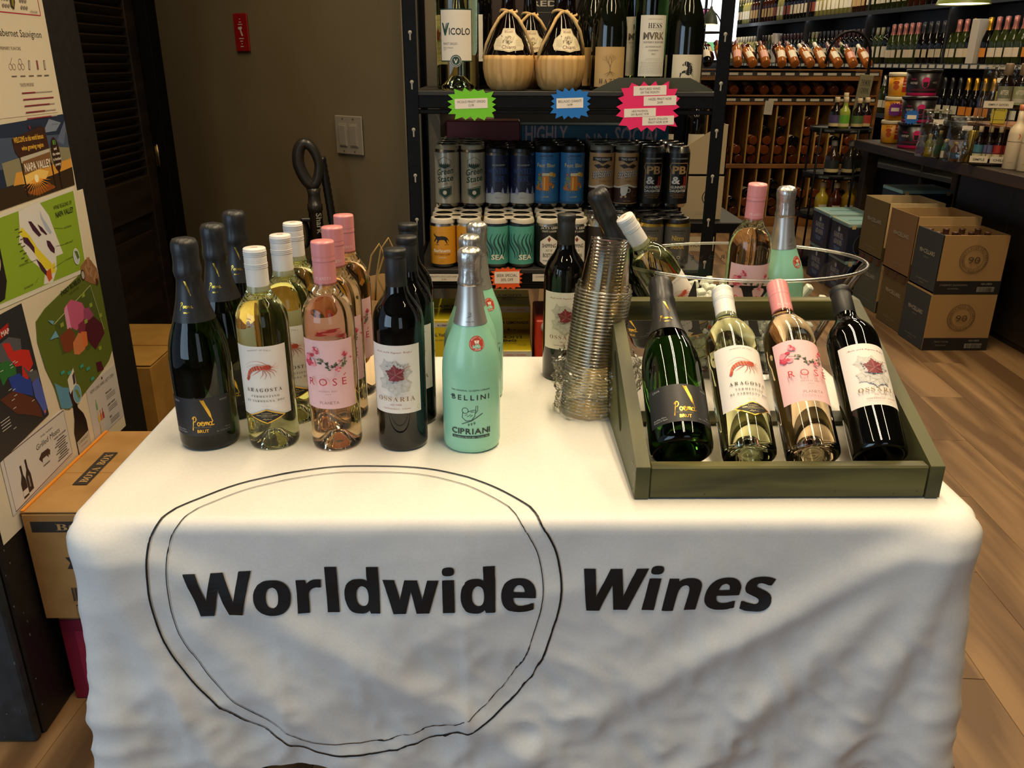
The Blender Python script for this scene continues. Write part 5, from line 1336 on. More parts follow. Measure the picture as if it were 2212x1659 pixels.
P.text('NN', .004, .108, .030, PKT, 'c', '', width=.060); P.arc_text('SOCIAL TONIC', .004, .118, .045, .009, PKT, 270, '', gap=.7, flip=True); P.rect(0, -.02, .41, .10, '#B59A92'); P.text('HIGHLY', -.10, -.04, .04, '#7A5A56', 'c', 'bold')
P.build('lettering', tc, on_plane((0, -.05, 0), (1, 0, 0), (0, 0, 1)))

# ================================================================== BEER CANS
ALU = ink('#B5B3AC', .25, 1.0); CR_ = .0325
def can_prof(h): return ([(0, .006), (.020, .006), (.0245, .001), (.0262, 0), (.0275, .003), (CR_, .010)], [(CR_, .010), (CR_, h-.018)], [(CR_, h-.018), (.0290, h-.007), (.0272, h-.003)], [(.0272, h-.003), (.0285, h-.0008), (.0272, h), (.0255, h-.001), (.0245, h-.006), (0, h-.006)])
def make_can(h, body, draw=None, top=ALU, collar=None, base=ALU, lid=ALU, a0=-PI/2):
    t = thing('beer_can', 'x', 'beer can'); a, b, c, d = can_prof(h); mb = MB()
    mb.lathe(a, 32, base); mb.lathe(b, 32, body); mb.lathe(c, 32, top); o = mb.obj('can_body', t)
    MB().lathe(d, 32, lid).obj('lid', t)
    if draw:
        P = Print(); draw(P)
        P.build('print', o, on_cyl(CR_, a0=a0), cut=.005)
    return t
def carrier(kind, x, y, z, mat, label):
    """snap-on holder for a two-by-two pack: discs joined by a web"""
    t = thing('can_carrier', label, 'can carrier', (x, y, z))
    for i, (sx, sy) in enumerate(((-1, -1), (1, -1), (-1, 1), (1, 1))):
        M = Matrix.Translation((sx*.0328, sy*.0335, 0))
        MB().lathe([(.0305, -.012), (.0310, -.009), (.0295, -.003), (.0290, .0006), (.0255, .0014), (.0215, .0005)], 28, mat, M=M).obj('ring', t)
    MB().box((0, 0, -.001), (.022, .10, .0014), mat, ch=.0003).obj('web', t); MB().box((0, 0, -.001), (.10, .018, .0014), mat, ch=.0003).obj('web', t)
    return t
def d_ber(P):
    P.rect(0, .050, .150, .0002, '#C9760E')
    K = '#16120F'; k = .9
    P.poly([(a*k-.002, .072+b*k) for a, b in ((-.022, .012), (-.020, .017), (-.018, .013), (-.014, .010), (-.006, .0085), (.004, .0095), (.012, .008), (.018, .004), (.021, -.002), (.0225, -.007), (.020, -.004), (.017, .000), (.0155, -.004), (.018, -.010), (.016, -.012), (.012, -.005), (.008, -.001), (-.002, -.001), (-.006, -.003), (-.009, -.010), (-.013, -.012), (-.012, -.008), (-.010, -.002), (-.014, .0), (-.018, -.006), (-.022, -.007), (-.019, -.002), (-.015, .005), (-.019, .009))], K)
    P.rect(-.012, .0590, .010, .001, K); P.rect(.012, .0590, .012, .001, K)
    P.text('Berlinetta', 0, .040, .0085, '#EADBC4', 'c', 'bold', width=.044); P.text('GOLD COAST LAGER', 0, .033, .0032, '#7A3A14', 'c', 'bold', width=.042); P.text('LAGER BEER', 0, .0255, .0026, '#EADBC4', 'c'); P.text('16 FL OZ', 0, .018, .0016, '#7A3A14', 'c')
    P.rect(0, .092, .12, .0005, '#E9A63A')
def d_sea(P):
    rnd = random.Random(6)
    for i in range(9):
        x = -.026+i*.0065; a = rnd.uniform(-.5, .5); pts = []
        for j in range(9): pts.append((x+.006*sin(a+j*.8)+j*.0006*(i-4), .024+j*.0078))
        P.line(pts, [.0012+.0035*sin(PI*j/8) for j in range(9)], rnd.choice(['#16393A', '#2C5F58', '#1D4744']))
    P.text('SEA', .004, .022, .0125, '#E2DDC8', 'c', 'bold', width=.034)
def d_jack(P):
    C_ = '#D9D2C2'; P.text("JACK'S ABBY", 0, .098, .0062, C_, 'c', 'serif', width=.046); P.text("CRAFT LAGERS", 0, .0905, .0046, C_, 'c', 'serif', width=.038)
    P.poly([(-.024, .016), (-.024, .066), (0, .083), (.024, .066), (.024, .016), (.012, .009), (-.012, .009)], C_)
    P.poly([(0, .079), (.0045, .0725), (0, .066), (-.0045, .0725)], '#7E2F26')
    for i, (s_, h) in enumerate((('SHIPPING', .0098), ('OUT OF', .0055), ('BOSTON', .0098), ('AMBER LAGER', .0034))): P.text(s_, 0, (.052, .0425, .028, .0175)[i], h, '#23211E', 'c', 'bold' if i in (0, 2) else '', width=(.036, .016, .030, .032)[i])
def d_nitro(P):
    P.text("Lawson's", 0, .092, .0062, '#17130F', 'c', 'bold', width=.034); P.text('FINEST LIQUIDS', 0, .0865, .0026, '#17130F', 'c')
    P.text('Nitro', 0, .070, .0125, '#A58A3A', 'c', 'bold', width=.030); P.text('Stout', 0, .050, .0130, '#B9A04A', 'c', 'bold', width=.034)
    for a in range(8): P.disc(-.014+a*.004, .022+.005*sin(a*1.7), .004, ['#101010', '#2A2A2A'][a % 2], n=9)
    P.ring(.004, .028, .0035, .0008, '#C9C0A8', n=12)
def d_gs(P):
    G1 = '#1E3B28'; P.text('ZERO GRAVITY', .0, .137, .0042, '#3A382F', 'c', gap=.3, width=.044)
    P.line([(-.017, .103), (-.017, .119), (0, .128), (.017, .119), (.017, .103), (0, .095)], .0011, G1, True); P.poly([(-.0145, .104)]+[(-.0145+i*.00264, .104+(.009 if i % 2 else .004)) for i in range(12)]+[(.0145, .104), (0, .098)], G1)
    P.text('Green', .0, .084, .0165, G1, 'c', 'bold', width=.046, rot=.16, shear=.25); P.text('State', .001, .066, .0155, G1, 'c', 'bold', width=.044, rot=.16, shear=.25); P.text('LAGER', .002, .0585, .0032, '#B06A2C', 'c', 'bold', rot=.16)
    P.poly([(-.018, .033), (-.018, .048), (.018, .055), (.018, .033), (0, .021)], G1); P.line([(-.016, .034), (-.016, .047), (.016, .052), (.016, .034), (0, .0235)], .0007, '#D9D2BC', True); P.disc(0, .038, .0052, '#D9D2BC')
    for k in range(3): P.rect(-.047-k*.004, .08, .0016 if k else .003, .09, '#3A382F')
def d_wf(P):
    P.poly([(-.10, .010), (.10, .010), (.10, .034), (.06, .038), (.03, .033), (0, .040), (-.04, .034), (-.07, .038), (-.10, .034)], '#B5B6B0')
    P.text('WINTER', 0, .086, .0145, '#2A4A80', 'c', 'serif', width=.052); P.text('FEST', 0, .067, .0140, '#2A4A80', 'c', 'serif', width=.030); P.text('BACK EAST BREWERY', .002, .106, .0040, '#A9A898', 'c', 'bold', width=.034)
    for x, z, k in ((-.016, .034, 1), (.012, .036, .8), (.030, .034, 1.1), (-.035, .036, .7)): P.poly([(x-.006*k, z), (x+.006*k, z), (x+.003*k, z+.008*k), (x+.004*k, z+.008*k), (x, z+.020*k), (x-.004*k, z+.008*k), (x-.003*k, z+.008*k)], '#8E93B0')
    rnd = random.Random(3)
    for i in range(16): P.disc(rnd.uniform(-.05, .05), rnd.uniform(.055, .125), .0007, '#B5B6B0', n=6)
    P.text('Winter ale', 0, .024, .0024, '#4A4A48', 'c')
def d_fb(P):
    P.text("LAWSON'S", 0, .128, .0060, '#0E1A24', 'c', 'bold', width=.036); P.text('FINEST LIQUIDS', 0, .1225, .0026, '#0E1A24', 'c', width=.030); P.text('Fest Bier', 0, .103, .0100, '#C9B47C', 'c', 'bold', width=.052)
    rnd = random.Random(9)
    for i in range(26): a = i/26*2*PI; P.line([(.0, .066), (.026*cos(a), .066+.030*sin(a))], [.002, .0004], '#B8A45A')
    for i in range(14): P.disc(rnd.choice((-1, 1))*rnd.uniform(.012, .024), .066+rnd.uniform(-.022, .022), rnd.uniform(.003, .006), rnd.choice(['#B86A24', '#C98E3A', '#6E8A4A', '#D9B45A']), n=9)
    P.rect(0, .064, .017, .040, '#C9761E'); P.rect(0, .085, .018, .007, '#DCCBA0'); P.rect(-.003, .062, .003, .032, '#E9B04A'); P.text('LAGER', 0, .026, .0042, '#C9B47C', 'c')
    P.rect(0, .013, .19, .006, '#1E4A70')
def d_ex(P):
    P.poly([(-.10, .012), (.10, .012), (.10, .046), (.02, .050), (.0, .056), (-.022, .050), (-.10, .050)], '#3A1F12'); P.line([(-.10, .052), (-.022, .053), (0, .059), (.02, .053), (.10, .049)], .004, '#E2D6C0')
    P.poly([(-.028, .129), (.028, .129), (.028, .119), (.014, .119), (.0, .112), (-.014, .119), (-.028, .119)], '#1E1611'); P.text('TWO ROADS', 0, .1205, .0058, '#D9CBB0', 'c', 'bold', width=.040)
    P.poly([(-.024, .108), (-.010, .112), (.0, .106), (.012, .112), (.024, .106), (.012, .100), (0, .103), (-.012, .100)], '#2B1D14')
    P.text('ESPRESSWAY', .002, .078, .0165, '#E6DDCB', 'c', 'bold', width=.056, rot=.12, shear=.15); P.text('ESPRESSWAY', .0005, .0770, .0165, '#2B1A10', 'c', '', width=.056, rot=.12, shear=.15); P.text('Coffee Stout', .010, .066, .0050, '#7A4E22', 'c', '', shear=.3)
    P.poly([(-.018, .052), (.002, .056), (.000, .040), (-.004, .032), (-.014, .030), (-.018, .040)], '#E6DDCB'); P.ring(.003, .045, .005, .0015, '#E6DDCB', n=12); P.disc(-.015, .028, .0030, '#C9A86A', n=10); P.disc(-.004, .029, .0030, '#C9A86A', n=10)
    P.frame(.020, .036, .013, .012, .001, '#A5743A'); P.text('TWO ROADS', 0, .0165, .0022, '#C9A86A', 'c')
def d_pb(P):
    C_ = '#B98E54'; P.text('FAST LANDING BREWING CO', 0, .124, .0030, '#C9C2B2', 'c', width=.044)
    P.line([(-.022, .046), (-.022, .098), (-.026, .104), (-.022, .114), (.022, .114), (.027, .104), (.023, .098), (.023, .046)], .0018, C_, False)
    P.text('PB', 0, .087, .0200, C_, 'c', 'bold', width=.036, bold=.03); P.text('&', -.0075, .062, .0190, '#DAD5C8', 'c', 'bold', width=.021, bold=.03); P.text('J', .013, .062, .0195, '#8E1E1E', 'c', 'bold', width=.011, bold=.03)
    P.text("GUNNER'S", 0, .050, .0068, '#DAD5C8', 'c', 'bold', width=.040); P.text('DAUGHTER', 0, .0405, .0068, '#DAD5C8', 'c', 'bold', width=.043)
    P.rect(0, .036, .040, .0007, C_); P.text('PEANUT BUTTER MILK STOUT', 0, .0300, .0024, C_, 'c', width=.040); P.text('WITH NATURAL FLAVORS', 0, .0255, .0020, C_, 'c', width=.03)
def d_x(P):
    P.text('DUNKEL', 0, .07, .010, '#8C7A5A', 'c', 'bold', width=.04)
    for i in range(7): P.line([(-.03, .02+i*.006), (.03, .024+i*.006)], .0012, '#5A4A34')
CW = ink('#CFC4AE', .45); CKB = ink('#15130F', .35); carrier_grey = ink('#6F6A58', .4); carrier_khaki = ink('#9A9072', .4)
LOW = [('berlinetta', (-.137, -.071), .122, ink('#C98A1E', .35), d_ber, ALU, CW, 'gold Berlinetta lager can'), ('sea', (-.004, .060), .122, ink('#4F9A88', .3), d_sea, ink('#1B2A33', .3, .5), CW, 'sea green can with seaweed drawing'),
       ('jack', (.128, .193), .122, ink('#171613', .3), d_jack, ALU, CW, "black can with SHIPPING OUT OF BOSTON panel"), ('dark', (.256, .320), .122, ink('#2A211A', .35), d_x, ALU, None, 'silver-topped dark can'),
       ('nitro', (.384, .450), .122, ink('#4C4A46', .35), d_nitro, ink('#A88A3A', .3, .9), CKB, 'grey Nitro Stout can')]
UP = [('green', (-.132, -.064), .157, ink('#B3AC98', .3, .35), d_gs, ALU, carrier_khaki, 'silver Green State lager can'), ('winter', (.000, .065), .150, ink('#131C38', .35), d_wf, ALU, CKB, 'navy Winter Fest can'),
      ('festival', (.130, .195), .157, ink('#2C6B9B', .35), d_fb, CKB, CKB, 'blue Fest Bier can'), ('express', (.272, .337), .157, ink('#B48A57', .35), d_ex, ALU, carrier_grey, 'tan Espressway coffee stout can'), ('bread', (.404, .470), .157, ink('#12110F', .3), d_pb, ALU, None, 'black PB&J stout can')]
rng = random.Random(12)
def stock(rows, y0, n, zb, tier):
    for key, xs, h, body, draw, top, car, desc in rows:
        src = None; zz = zb
        for j in range(n):
            for i, x in enumerate(xs):
                loc = (x+rng.uniform(-.0008, .0008), y0+j*.0672, zz); rot = (0, 0, radians((rng.uniform(-14, 4), rng.uniform(-6, 12))[i]))
                side = 'left' if i == 0 else 'right'; lab = desc+', '+side+' of the '+('front', 'second', 'third', 'back')[j]+' row, '+tier+' tier'
                if src is None: src = make_can(h, body, draw, top); src.location = loc; src.rotation_euler = rot; o = src
                else: o = dup(src, loc, rot)
                o['label'] = lab
                o['group'] = 'beer cans on the '+tier+' tier of the rack'
            if car and j % 2 == 0:
                carrier(0, sum(xs)/2, y0+(j+.5)*.0672, zz+h, car, ('plastic carrier clipped over the '+('front ' if j == 0 else 'rear ')+desc+' pack, '+tier+' tier').replace(' can ', ' '))
stock(LOW, 2.062, 4, Z2+.001, 'lower'); stock(UP, 2.215, 3, Z2+.127, 'upper')

# ---- cartons on the bottom shelf
YEL = ink('#C2B01A', .45); LW = ink('#B9B6AE', .5)
def drink_box(name, label, x, y, z, w, d, h, draw_front, draw_top, mat=YEL):
    t = thing(name, label, 'carton', (x, y, z)); b = MB().box((0, 0, h/2), (w, d, h), mat, ch=.003).obj('body', t)
    MB().box((0, d*.25, h+.001), (w*.99, d*.48, .002), mat, ch=.0005).obj('flap', t)
    P = Print(); draw_front(P, w, h); P.build('front_print', b, on_plane((0, -d/2, 0), (1, 0, 0), (0, 0, 1)), step=.00015)
    P = Print(); draw_top(P, w, d); P.build('top_print', b, on_plane((0, 0, h+.0021), (1, 0, 0), (0, 1, 0)), step=.00015)
    return t
NV = '#20253F'
def f1(P, w, h):
    P.rect(0, h-.014, w, .012, LW); P.text('BLUEBERRY LEMONADE', .01, h-.0175, .005, NV, 'c', 'bold'); P.text('REAL Vodka + Lemonade', 0, h-.045, .0095, NV, 'c', 'bold', width=w*.9); P.text('NON-CARBONATED + 100 CALORIES', 0, h-.057, .0036, NV, 'c')
    P.rect(0, h*.5-.05, w, h-.19, LW); P.rect(0, h-.155, w*.4, .05, LW); P.rect(0, .07, w, .004, NV); P.text('4 PACK - 12 FL OZ', 0, h-.235, .006, NV, 'c')
def t1(P, w, d): P.text('LUCKY', .0, .03, .022, NV, 'c', 'bold', rot=PI, width=.07); P.text('ONE', .0, .0, .020, NV, 'c', 'bold', rot=PI, width=.04); P.text('LEMONADE', .0, -.03, .006, NV, 'c', rot=PI)
def f2(P, w, h):
    P.rect(0, h-.012, w, .018, LW); P.text('2 RASPBERRY   2 ORIGINAL   2 BLUEBERRY', 0, h-.0145, .0034, '#B03A4A', 'c', 'bold'); P.text('NON-CARBONATED + 100 CALORIES', 0, h-.040, .0032, NV, 'c')
    P.text('VODKA LEMONADE', 0, h-.054, .0085, NV, 'c', 'bold', width=w*.92)
    rnd = random.Random(1)
    for i in range(30): P.disc(.0+rnd.gauss(0, .012), h-.085+rnd.gauss(0, .008), rnd.uniform(.002, .005), rnd.choice([NV, '#6B70A0', '#B9B6D0']), n=8)
def t2(P, w, d):
    t1(P, w, d); P.ring(.035, -.045, .010, .001, NV, ry=.006)
drink_box('lemonade_carton', 'yellow and white REAL vodka carton on the bottom shelf, left', -.128, 2.135, Z3+.001, .108, .20, .285, f1, t1)
drink_box('lemonade_carton', 'yellow VODKA LEMONADE carton, low, right of the mint bottles', .030, 2.125, Z3+.001, .118, .17, .200, f2, t2)
drink_box('lemonade_carton', 'shadowed yellow carton behind the low vodka lemonade carton', .032, 2.295, Z3+.001, .118, .16, .272, f2, t2)
t = thing('red_drink_carton', 'orange red carton with rounded holes on the bottom shelf, right', 'carton', (.150, 2.14, Z3+.001)); MB().box((0, 0, .14), (.105, .19, .28), ink('#B8301A', .45), ch=.004).obj('body', t)
for k in range(3): MB().lathe([(0, .012), (.016, .010), (.0185, 0)], 20, LW, M=Matrix.Translation((-.020+k*.03, -.095, .262-.0)) @ Matrix.Rotation(PI/2, 4, 'X')).obj('can_end', t)
MB().lathe([(0, .004), (.022, .003), (.026, 0)], 20, LW, M=Matrix.Translation((.030, -.095, .150)) @ Matrix.Rotation(PI/2, 4, 'X')).obj('can_end', t)

# ================================================================== VACUUM CLEANER, PAPER BAG
VD = ink('#2A2724', .32); VK = ink('#121110', .4)
vc = thing('vacuum_cleaner', 'dark upright vacuum cleaner parked against the taupe wall', 'vacuum cleaner', (-.553, 2.50, 0), (0, 0, radians(4)))
ring_ = []
for i in range(28):
    a = 2*PI*i/28; ring_.append((.029*cos(a)*(1-.25*sin(a)*(-1 if sin(a) < 0 else 0))-.002+.006*sin(a)*-1, 0, 1.005+.060*sin(a)))
MB().tube(ring_, [.0125+.005*abs(sin(2*PI*i/56)) for i in range(28)], VD, n=12, closed=True).obj('handle_loop', vc)
MB().tube([(-.026, -.008, .985), (-.030, -.008, 1.01), (-.026, -.008, 1.04)], [.006, .008, .006], VK, n=8).obj('release_button', vc)
MB().lathe([(0, .0), (.0205, 0), (.0205, .150), (.0225, .152), (.0225, .170), (.0195, .172), (.0175, .20), (.021, .215), (0, .22)], 28, VD, M=Matrix.Translation((.006, 0, .720))).obj('wand', vc)
wd = [c for c in COL.objects if c.parent == vc][-1]
P = Print(); P.text('Shark', 0, 0, .019, '#9A9588', 'c', 'bold', rot=-PI/2, width=.062)
cyl = on_cyl(.0206, a0=-PI/2+.2); P.build('lettering', wd, lambda s_, t, d: (lambda q: (q[0]+.006, q[1], q[2]+.835))(cyl(s_, t, d)), cut=.004)
hose = MB(); hp = []
for i in range(60): f = i/59; hp.append((.034+.018*sin(f*2.6)+.010*f, .016, 1.025-.52*f))
hose.tube(hp, [.0115+.0016*(i % 2) for i in range(60)], VK, n=12); hose.obj('hose', vc)
for k in range(5): MB().tube([(-.034+.012*cos(a_)+.001*k, -.010+k*.004, .80+.040*sin(a_)) for a_ in [2*PI*i/20 for i in range(20)]], .0032, VK, n=6, closed=True).obj('cord_loop', vc)
MB().box((-.022, -.008, .845), (.030, .018, .012), VK, ch=.003).obj('cord_hook', vc)
MB().lathe([(0, .28), (.055, .28), (.065, .30), (.065, .60), (.052, .66), (.030, .70), (.0215, .725), (0, .725)], 32, VD).obj('dust_canister', vc)
MB().box((0, -.06, .06), (.27, .24, .11), VK, ch=.02).obj('floor_head', vc); MB().box((0, 0, .20), (.09, .10, .18), VD, ch=.015).obj('motor_neck', vc)
KR_ = noisy('kraft_paper', '#A8804A', '#B68C54', scale=(4, 4, 1), nscale=8, rough=.8, bump=.0006)
pb_ = plain_box('floor_carton', 'plain carton on the floor under the paper bag', 'carton', (-.262, 1.83, .235), (.24, .26, .468), CARDY)
bgp = thing('paper_bag', 'open brown paper gift bag with string handles between bottles and rack', 'paper bag', (-.262, 1.80, .470))
w_, d_, h_ = .050, .032, .345
vs = []; N_ = 0
ring4 = [(-w_, -d_), (0, -d_*.95), (w_, -d_), (w_*.92, 0), (w_, d_), (0, d_*.95), (-w_, d_), (-w_*.92, 0)]
top_h = [.33, .325, .352, .335, .365, .372, .36, .338]
mb = MB(); vs = [(x, y, 0) for x, y in ring4]+[(x*1.02, y*1.05, z) for (x, y), z in zip(ring4, top_h)]
mb.add(vs, [(i, (i+1) % 8, (i+1) % 8+8, i+8) for i in range(8)]+[tuple(range(8))[::-1]], KR_); b_ = mb.obj('bag', bgp); sm_ = b_.modifiers.new('thick', 'SOLIDIFY'); sm_.thickness = .0012
ST_ = ink('#9A7A44', .8)
for y, dx in ((-d_, 0), (d_, .012)): MB().tube([(-.030+dx, y, .31), (-.026+dx, y, .36), (-.010+dx, y-.01, .43), (.008+dx, y-.01, .455), (.016+dx, y, .43), (-.002+dx, y, .38), (.024+dx, y, .315)], .0022, ST_, n=6).obj('string_handle', bgp)

# ================================================================== RIGHT SIDE: cartons on the floor
def cell_carton(name, label, x0, y0, w, d, z, h, side, front, band, emblem=True, open_top=False, rz=0, neck='#7A4A34', sidetext='PINOT NOIR'):
    """wine case: x0,y0 = near left corner"""
    t = thing(name, label, 'carton', (x0, y0, z), (0, 0, rz)); T = .004
    fm = ink(front, .75); sm = ink(side, .7)
    mb = MB()
    if open_top:
        mb.box((w/2, d/2, .004), (w, d, .008), fm); bo = mb.obj('bottom', t)
        fr = MB().box((w/2, T/2, h/2), (w, T, h), fm, ch=.0008).obj('front_wall', t); MB().box((w/2, d-T/2, h/2), (w, T, h), fm, ch=.0008).obj('rear_wall', t)
        le = MB().box((T/2, d/2, h/2), (T, d, h), sm, ch=.0008).obj('side_wall', t); MB().box((w-T/2, d/2, h/2), (T, d, h), fm, ch=.0008).obj('side_wall', t)
        for i in range(1, 4): MB().box((w*i/4, d/2, h*.42), (.003, d-.01, h*.80), fm).obj('divider', t)
        for i in range(1, 3): MB().box((w/2, d*i/3, h*.42), (w-.01, .003, h*.80), fm).obj('divider', t)
    else:
        fr = MB().box((w/2, d/2, h/2), (w, d, h), fm, ch=.003).obj('body', t); le = MB().box((-.0005, d/2, h/2), (.0012, d-.006, h-.006), sm).obj('side_print', t)
        for s_ in (0, 1): MB().box((w/2, d*(.25+.5*s_), h+.0012), (w-.004, d/2-.002, .0024), fm, ch=.0005).obj('flap', t)
    P = Print(); P.rect(w/2, h*.115, w, h*.23, band)
    for s_, zz, hh in ((sidetext, h*.145, .0085), ('CALIFORNIA', h*.085, .0065)): P.text(s_, w*.28, zz, hh, '#6B6558', 'c', 'bold')
    P.text('NH-10873', w*.78, h*.165, .0085, '#8A8375', 'c', 'bold'); P.rect(w*.78, h*.085, w*.27, h*.085, '#8A8375')
    rnd = random.Random(int(y0*100)+int(z*10))
    for i in range(22): P.rect(w*.78-w*.125+i*w*.0119, h*.085, rnd.choice([.0008, .0016, .0022]), h*.07, band)
    if emblem:
        cx, cz, r = w*.5, h*.60, h*.235; E_ = '#4A3A26'
        P.ring(cx, cz, r, .0022, E_); P.ring(cx, cz, r*.70, .0014, E_); P.ring(cx, cz, r*.93, .0008, E_)
        P.arc_text('NINETY PLUS CELLARS', cx, cz, r*.76, r*.135, E_, 90, 'bold', gap=.35); P.arc_text('NINETY PLUS CELLARS', cx, cz, r*.90, r*.135, E_, 270, 'bold', gap=.35, flip=True)
        P.text('90', cx-.002, cz-r*.26, r*.50, E_, 'c', '', width=r*.86); P.text('+', cx+r*.22, cz-r*.14, r*.22, E_, 'c', 'bold')
    P.build('front_print', fr, on_plane((0, 0, 0), (1, 0, 0), (0, 0, 1)), step=.0002, base=.0006)
    P = Print(); P.text('90+CELLARS', -d*.5, h*.60, .020, '#A9A592', 'c', 'bold', width=d*.58); P.text('Collection', -d*.5, h*.53, .008, '#8C8878', 'c', shear=.2); P.text('LOT '+sidetext, -d*.5, h*.14, .008, '#8C8878', 'c', width=d*.48); P.text('CALIFORNIA', -d*.5, h*.09, .006, '#8C8878', 'c')
    P.build('side_lettering', le, on_plane((-.0012, 0, 0), (0, -1, 0), (0, 0, 1)), base=.0004)
    return t
S90 = [('lower front wine case with NINETY PLUS CELLARS ring, slate side', 2.043, 3.73, .315, .250, 0, .276, '#353B3B', '#A07C4A', '#1E1B17', True, False),
       ('upper front wine case, open with bottle necks showing', 2.048, 3.73, .310, .250, .279, .278, '#353B3B', '#A07C4A', '#1E1B17', True, True),
       ('lower middle wine case with olive side panel', 2.056, 3.990, .310, .285, 0, .285, '#64552A', '#B08C58', '#3A2E1E', False, False),
       ('upper middle open wine case with tan side panel', 2.046, 3.990, .315, .290, .288, .308, '#80623C', '#B08C58', '#5A3E24', False, True),
       ('lower rear wine case with grey green side panel', 2.085, 4.36, .300, .31, 0, .290, '#5A5F4C', '#B59A6A', '#3A3426', False, False),
       ('upper rear open wine case with olive side panel', 2.070, 4.36, .300, .30, .293, .308, '#685A2C', '#C2A878', '#4A3E20', False, True)]
for L, x, y, w, d, z, h, sd, fr, bd, em, op in S90:
    cell_carton('wine_case', L, x, y, w, d, z, h, sd, fr, bd, em, op, sidetext='CABERNET SAUVIGNON' if op else 'PINOT NOIR')
NKM = [ink('#5B3A2A', .4), ink('#6E5038', .4), ink('#3A3026', .4)]
def neck_bottle(mat):
    return MB().lathe([(0, 0), (.035, 0), (.036, .006), (.036, .16), (.030, .185), (.018, .20), (.014, .215), (.014, .255), (.0155, .257), (.0155, .262), (0, .262)], 18, mat)
k = 0; src = [neck_bottle(m) for m in NKM]; nbm = []
for (bx, by, bz, hh, w, d) in ((2.048, 3.73, .288, .262, .310, .250), (2.046, 3.990, .297, .262, .315, .290), (2.070, 4.36, .302, .262, .300, .300)):
    for i in range(4):
        for j in range(3):
            p = (bx+w*(i+.5)/4, by+d*(j+.5)/3, bz)
            if k == 0: o0 = src[0].obj('cased_bottle', None, p); o = o0
            else: o = o0.copy(); COL.objects.link(o); o.location = p
            if by > 3.8: o.location.z -= .045
            tag(o, 'brown capped wine bottle standing in the open '+('front' if by < 3.8 else 'middle' if by < 4.2 else 'rear')+' wine case', 'wine bottle', 'bottles in the open '+('front' if by < 3.8 else 'middle' if by < 4.2 else 'rear')+' case'); k += 1
SAN = ink('#141C30', .45); SAT = ink('#7FA3A2', .5)
def lager_case(label, x, y, z, w, d, h, rz=0):
    t = thing('lager_carton', label, 'carton', (x, y, z), (0, 0, rz))
    b = MB().box((0, 0, h/2-.01), (w, d, h-.02), SAN, ch=.003).obj('body', t); MB().box((0, 0, h-.0105), (w+.001, d+.001, .020), SAT, ch=.003).obj('top_panel', t)
    for sx in (-1, 1): MB().box((sx*(w/2-.03), -d/2-.0008, h-.018), (.022, .0014, .022), ink('#C2AE78', .5)).obj('corner_mark', t)
    P = Print(); C_ = '#B7BBB2'; P.disc(0, h*.42, h*.37, '#0C0E14', ry=h*.36); P.ring(0, h*.42, h*.37, .003, '#3E5A78', ry=h*.36); P.text('SAMUEL', 0, h*.47, h*.15, C_, 'c', 'serif', width=w*.40); P.text('ADAMS', 0, h*.27, h*.16, C_, 'c', 'serif', width=w*.36); P.text('OCTOBERFEST', 0, h*.12, h*.06, '#C9A04A', 'c', 'bold')
    P.build('front_print', b, on_plane((0, -d/2, 0), (1, 0, 0), (0, 0, 1)), step=.0003, base=.0005)
    P = Print(); P.poly([(-d*.32, h*.08), (d*.32, h*.08), (d*.40, h*.55), (0, h*.88), (-d*.40, h*.55)], '#26375A'); P.text('SAMUEL', 0, h*.52, h*.15, C_, 'c', 'serif', width=d*.52); P.text('ADAMS', 0, h*.34, h*.15, C_, 'c', 'serif', width=d*.48)
    P.disc(0, h*.76, h*.07, C_); P.poly([(-d*.12, h*.16), (d*.12, h*.16), (d*.2, h*.28), (-d*.2, h*.28)], '#4E6C8C')
    P.build('side_print', b, on_plane((-w/2, 0, 0), (0, -1, 0), (0, 0, 1)), step=.0003, base=.0005)
    P = Print(); P.text('BOSTON LAGER', 0, -.01, .022, '#41605F', 'c', 'bold', width=w*.6); P.line([(-w/2+.004, -d/2+.004), (w/2-.004, -d/2+.004), (w/2-.004, d/2-.004), (-w/2+.004, d/2-.004)], .008, '#C9C4A0', True); P.build('top_print', t, on_plane((0, 0, h), (1, 0, 0), (0, 1, 0)), base=.0006)
    return t
lager_case('lower blue Samuel Adams case beside the wine cases', 2.160, 4.86, 0, .24, .26, .205)
lager_case('upper blue Samuel Adams case beside the wine cases', 2.150, 4.86, .208, .24, .26, .215)
lager_case('blue Samuel Adams case, rear lower of the group by the spinner', 2.150, 5.14, 0, .25, .27, .215)
lager_case('pale topped Samuel Adams case nearest the spinner rack', 2.150, 5.14, .218, .26, .27, .215)
plain_box('floor_case', 'plain blue case hidden under the lone Samuel Adams case', 'carton', (2.475, 4.88, .175), (.30, .26, .34), SAN)
lager_case('lone Samuel Adams case standing higher behind the open wine cases', 2.465, 4.88, .348, .30, .25, .265)

# ================================================================== DARK WOOD COUNTER
DW = wood('dark_counter_wood', '#241A11', '#38291B', axis='Y', ring=8, rough=.5, bump=.0003, stretch=.15); DW2 = noisy('dark_counter_panel', '#20190F', '#33291A', scale=(1, 1, .5), nscale=3, rough=.55)
ct = thing('sales_counter', 'dark wooden counter with bottles and tubs on top, right edge', 'counter', (2.62, 3.9, 0))
MB().box((.02, .05, .812), (.76, 2.86, .056), DW, ch=.004).obj('countertop', ct)
MB().box((.20, -.38, .39), (.62, 2.00, .78), DW2).obj('cabinet_body', ct)
for y in (-1.14, -.64, -.14, .36): MB().box((-.115, y, .39), (.012, .50, .72), DW2, ch=.003).obj('front_panel', ct)
for y in (1.42,): MB().box((-.27, y, .392), (.075, .075, .784), DW, ch=.004).obj('leg', ct)
MB().box((.33, 1.42, .392), (.075, .075, .784), DW, ch=.004).obj('leg', ct)
ZC = .841
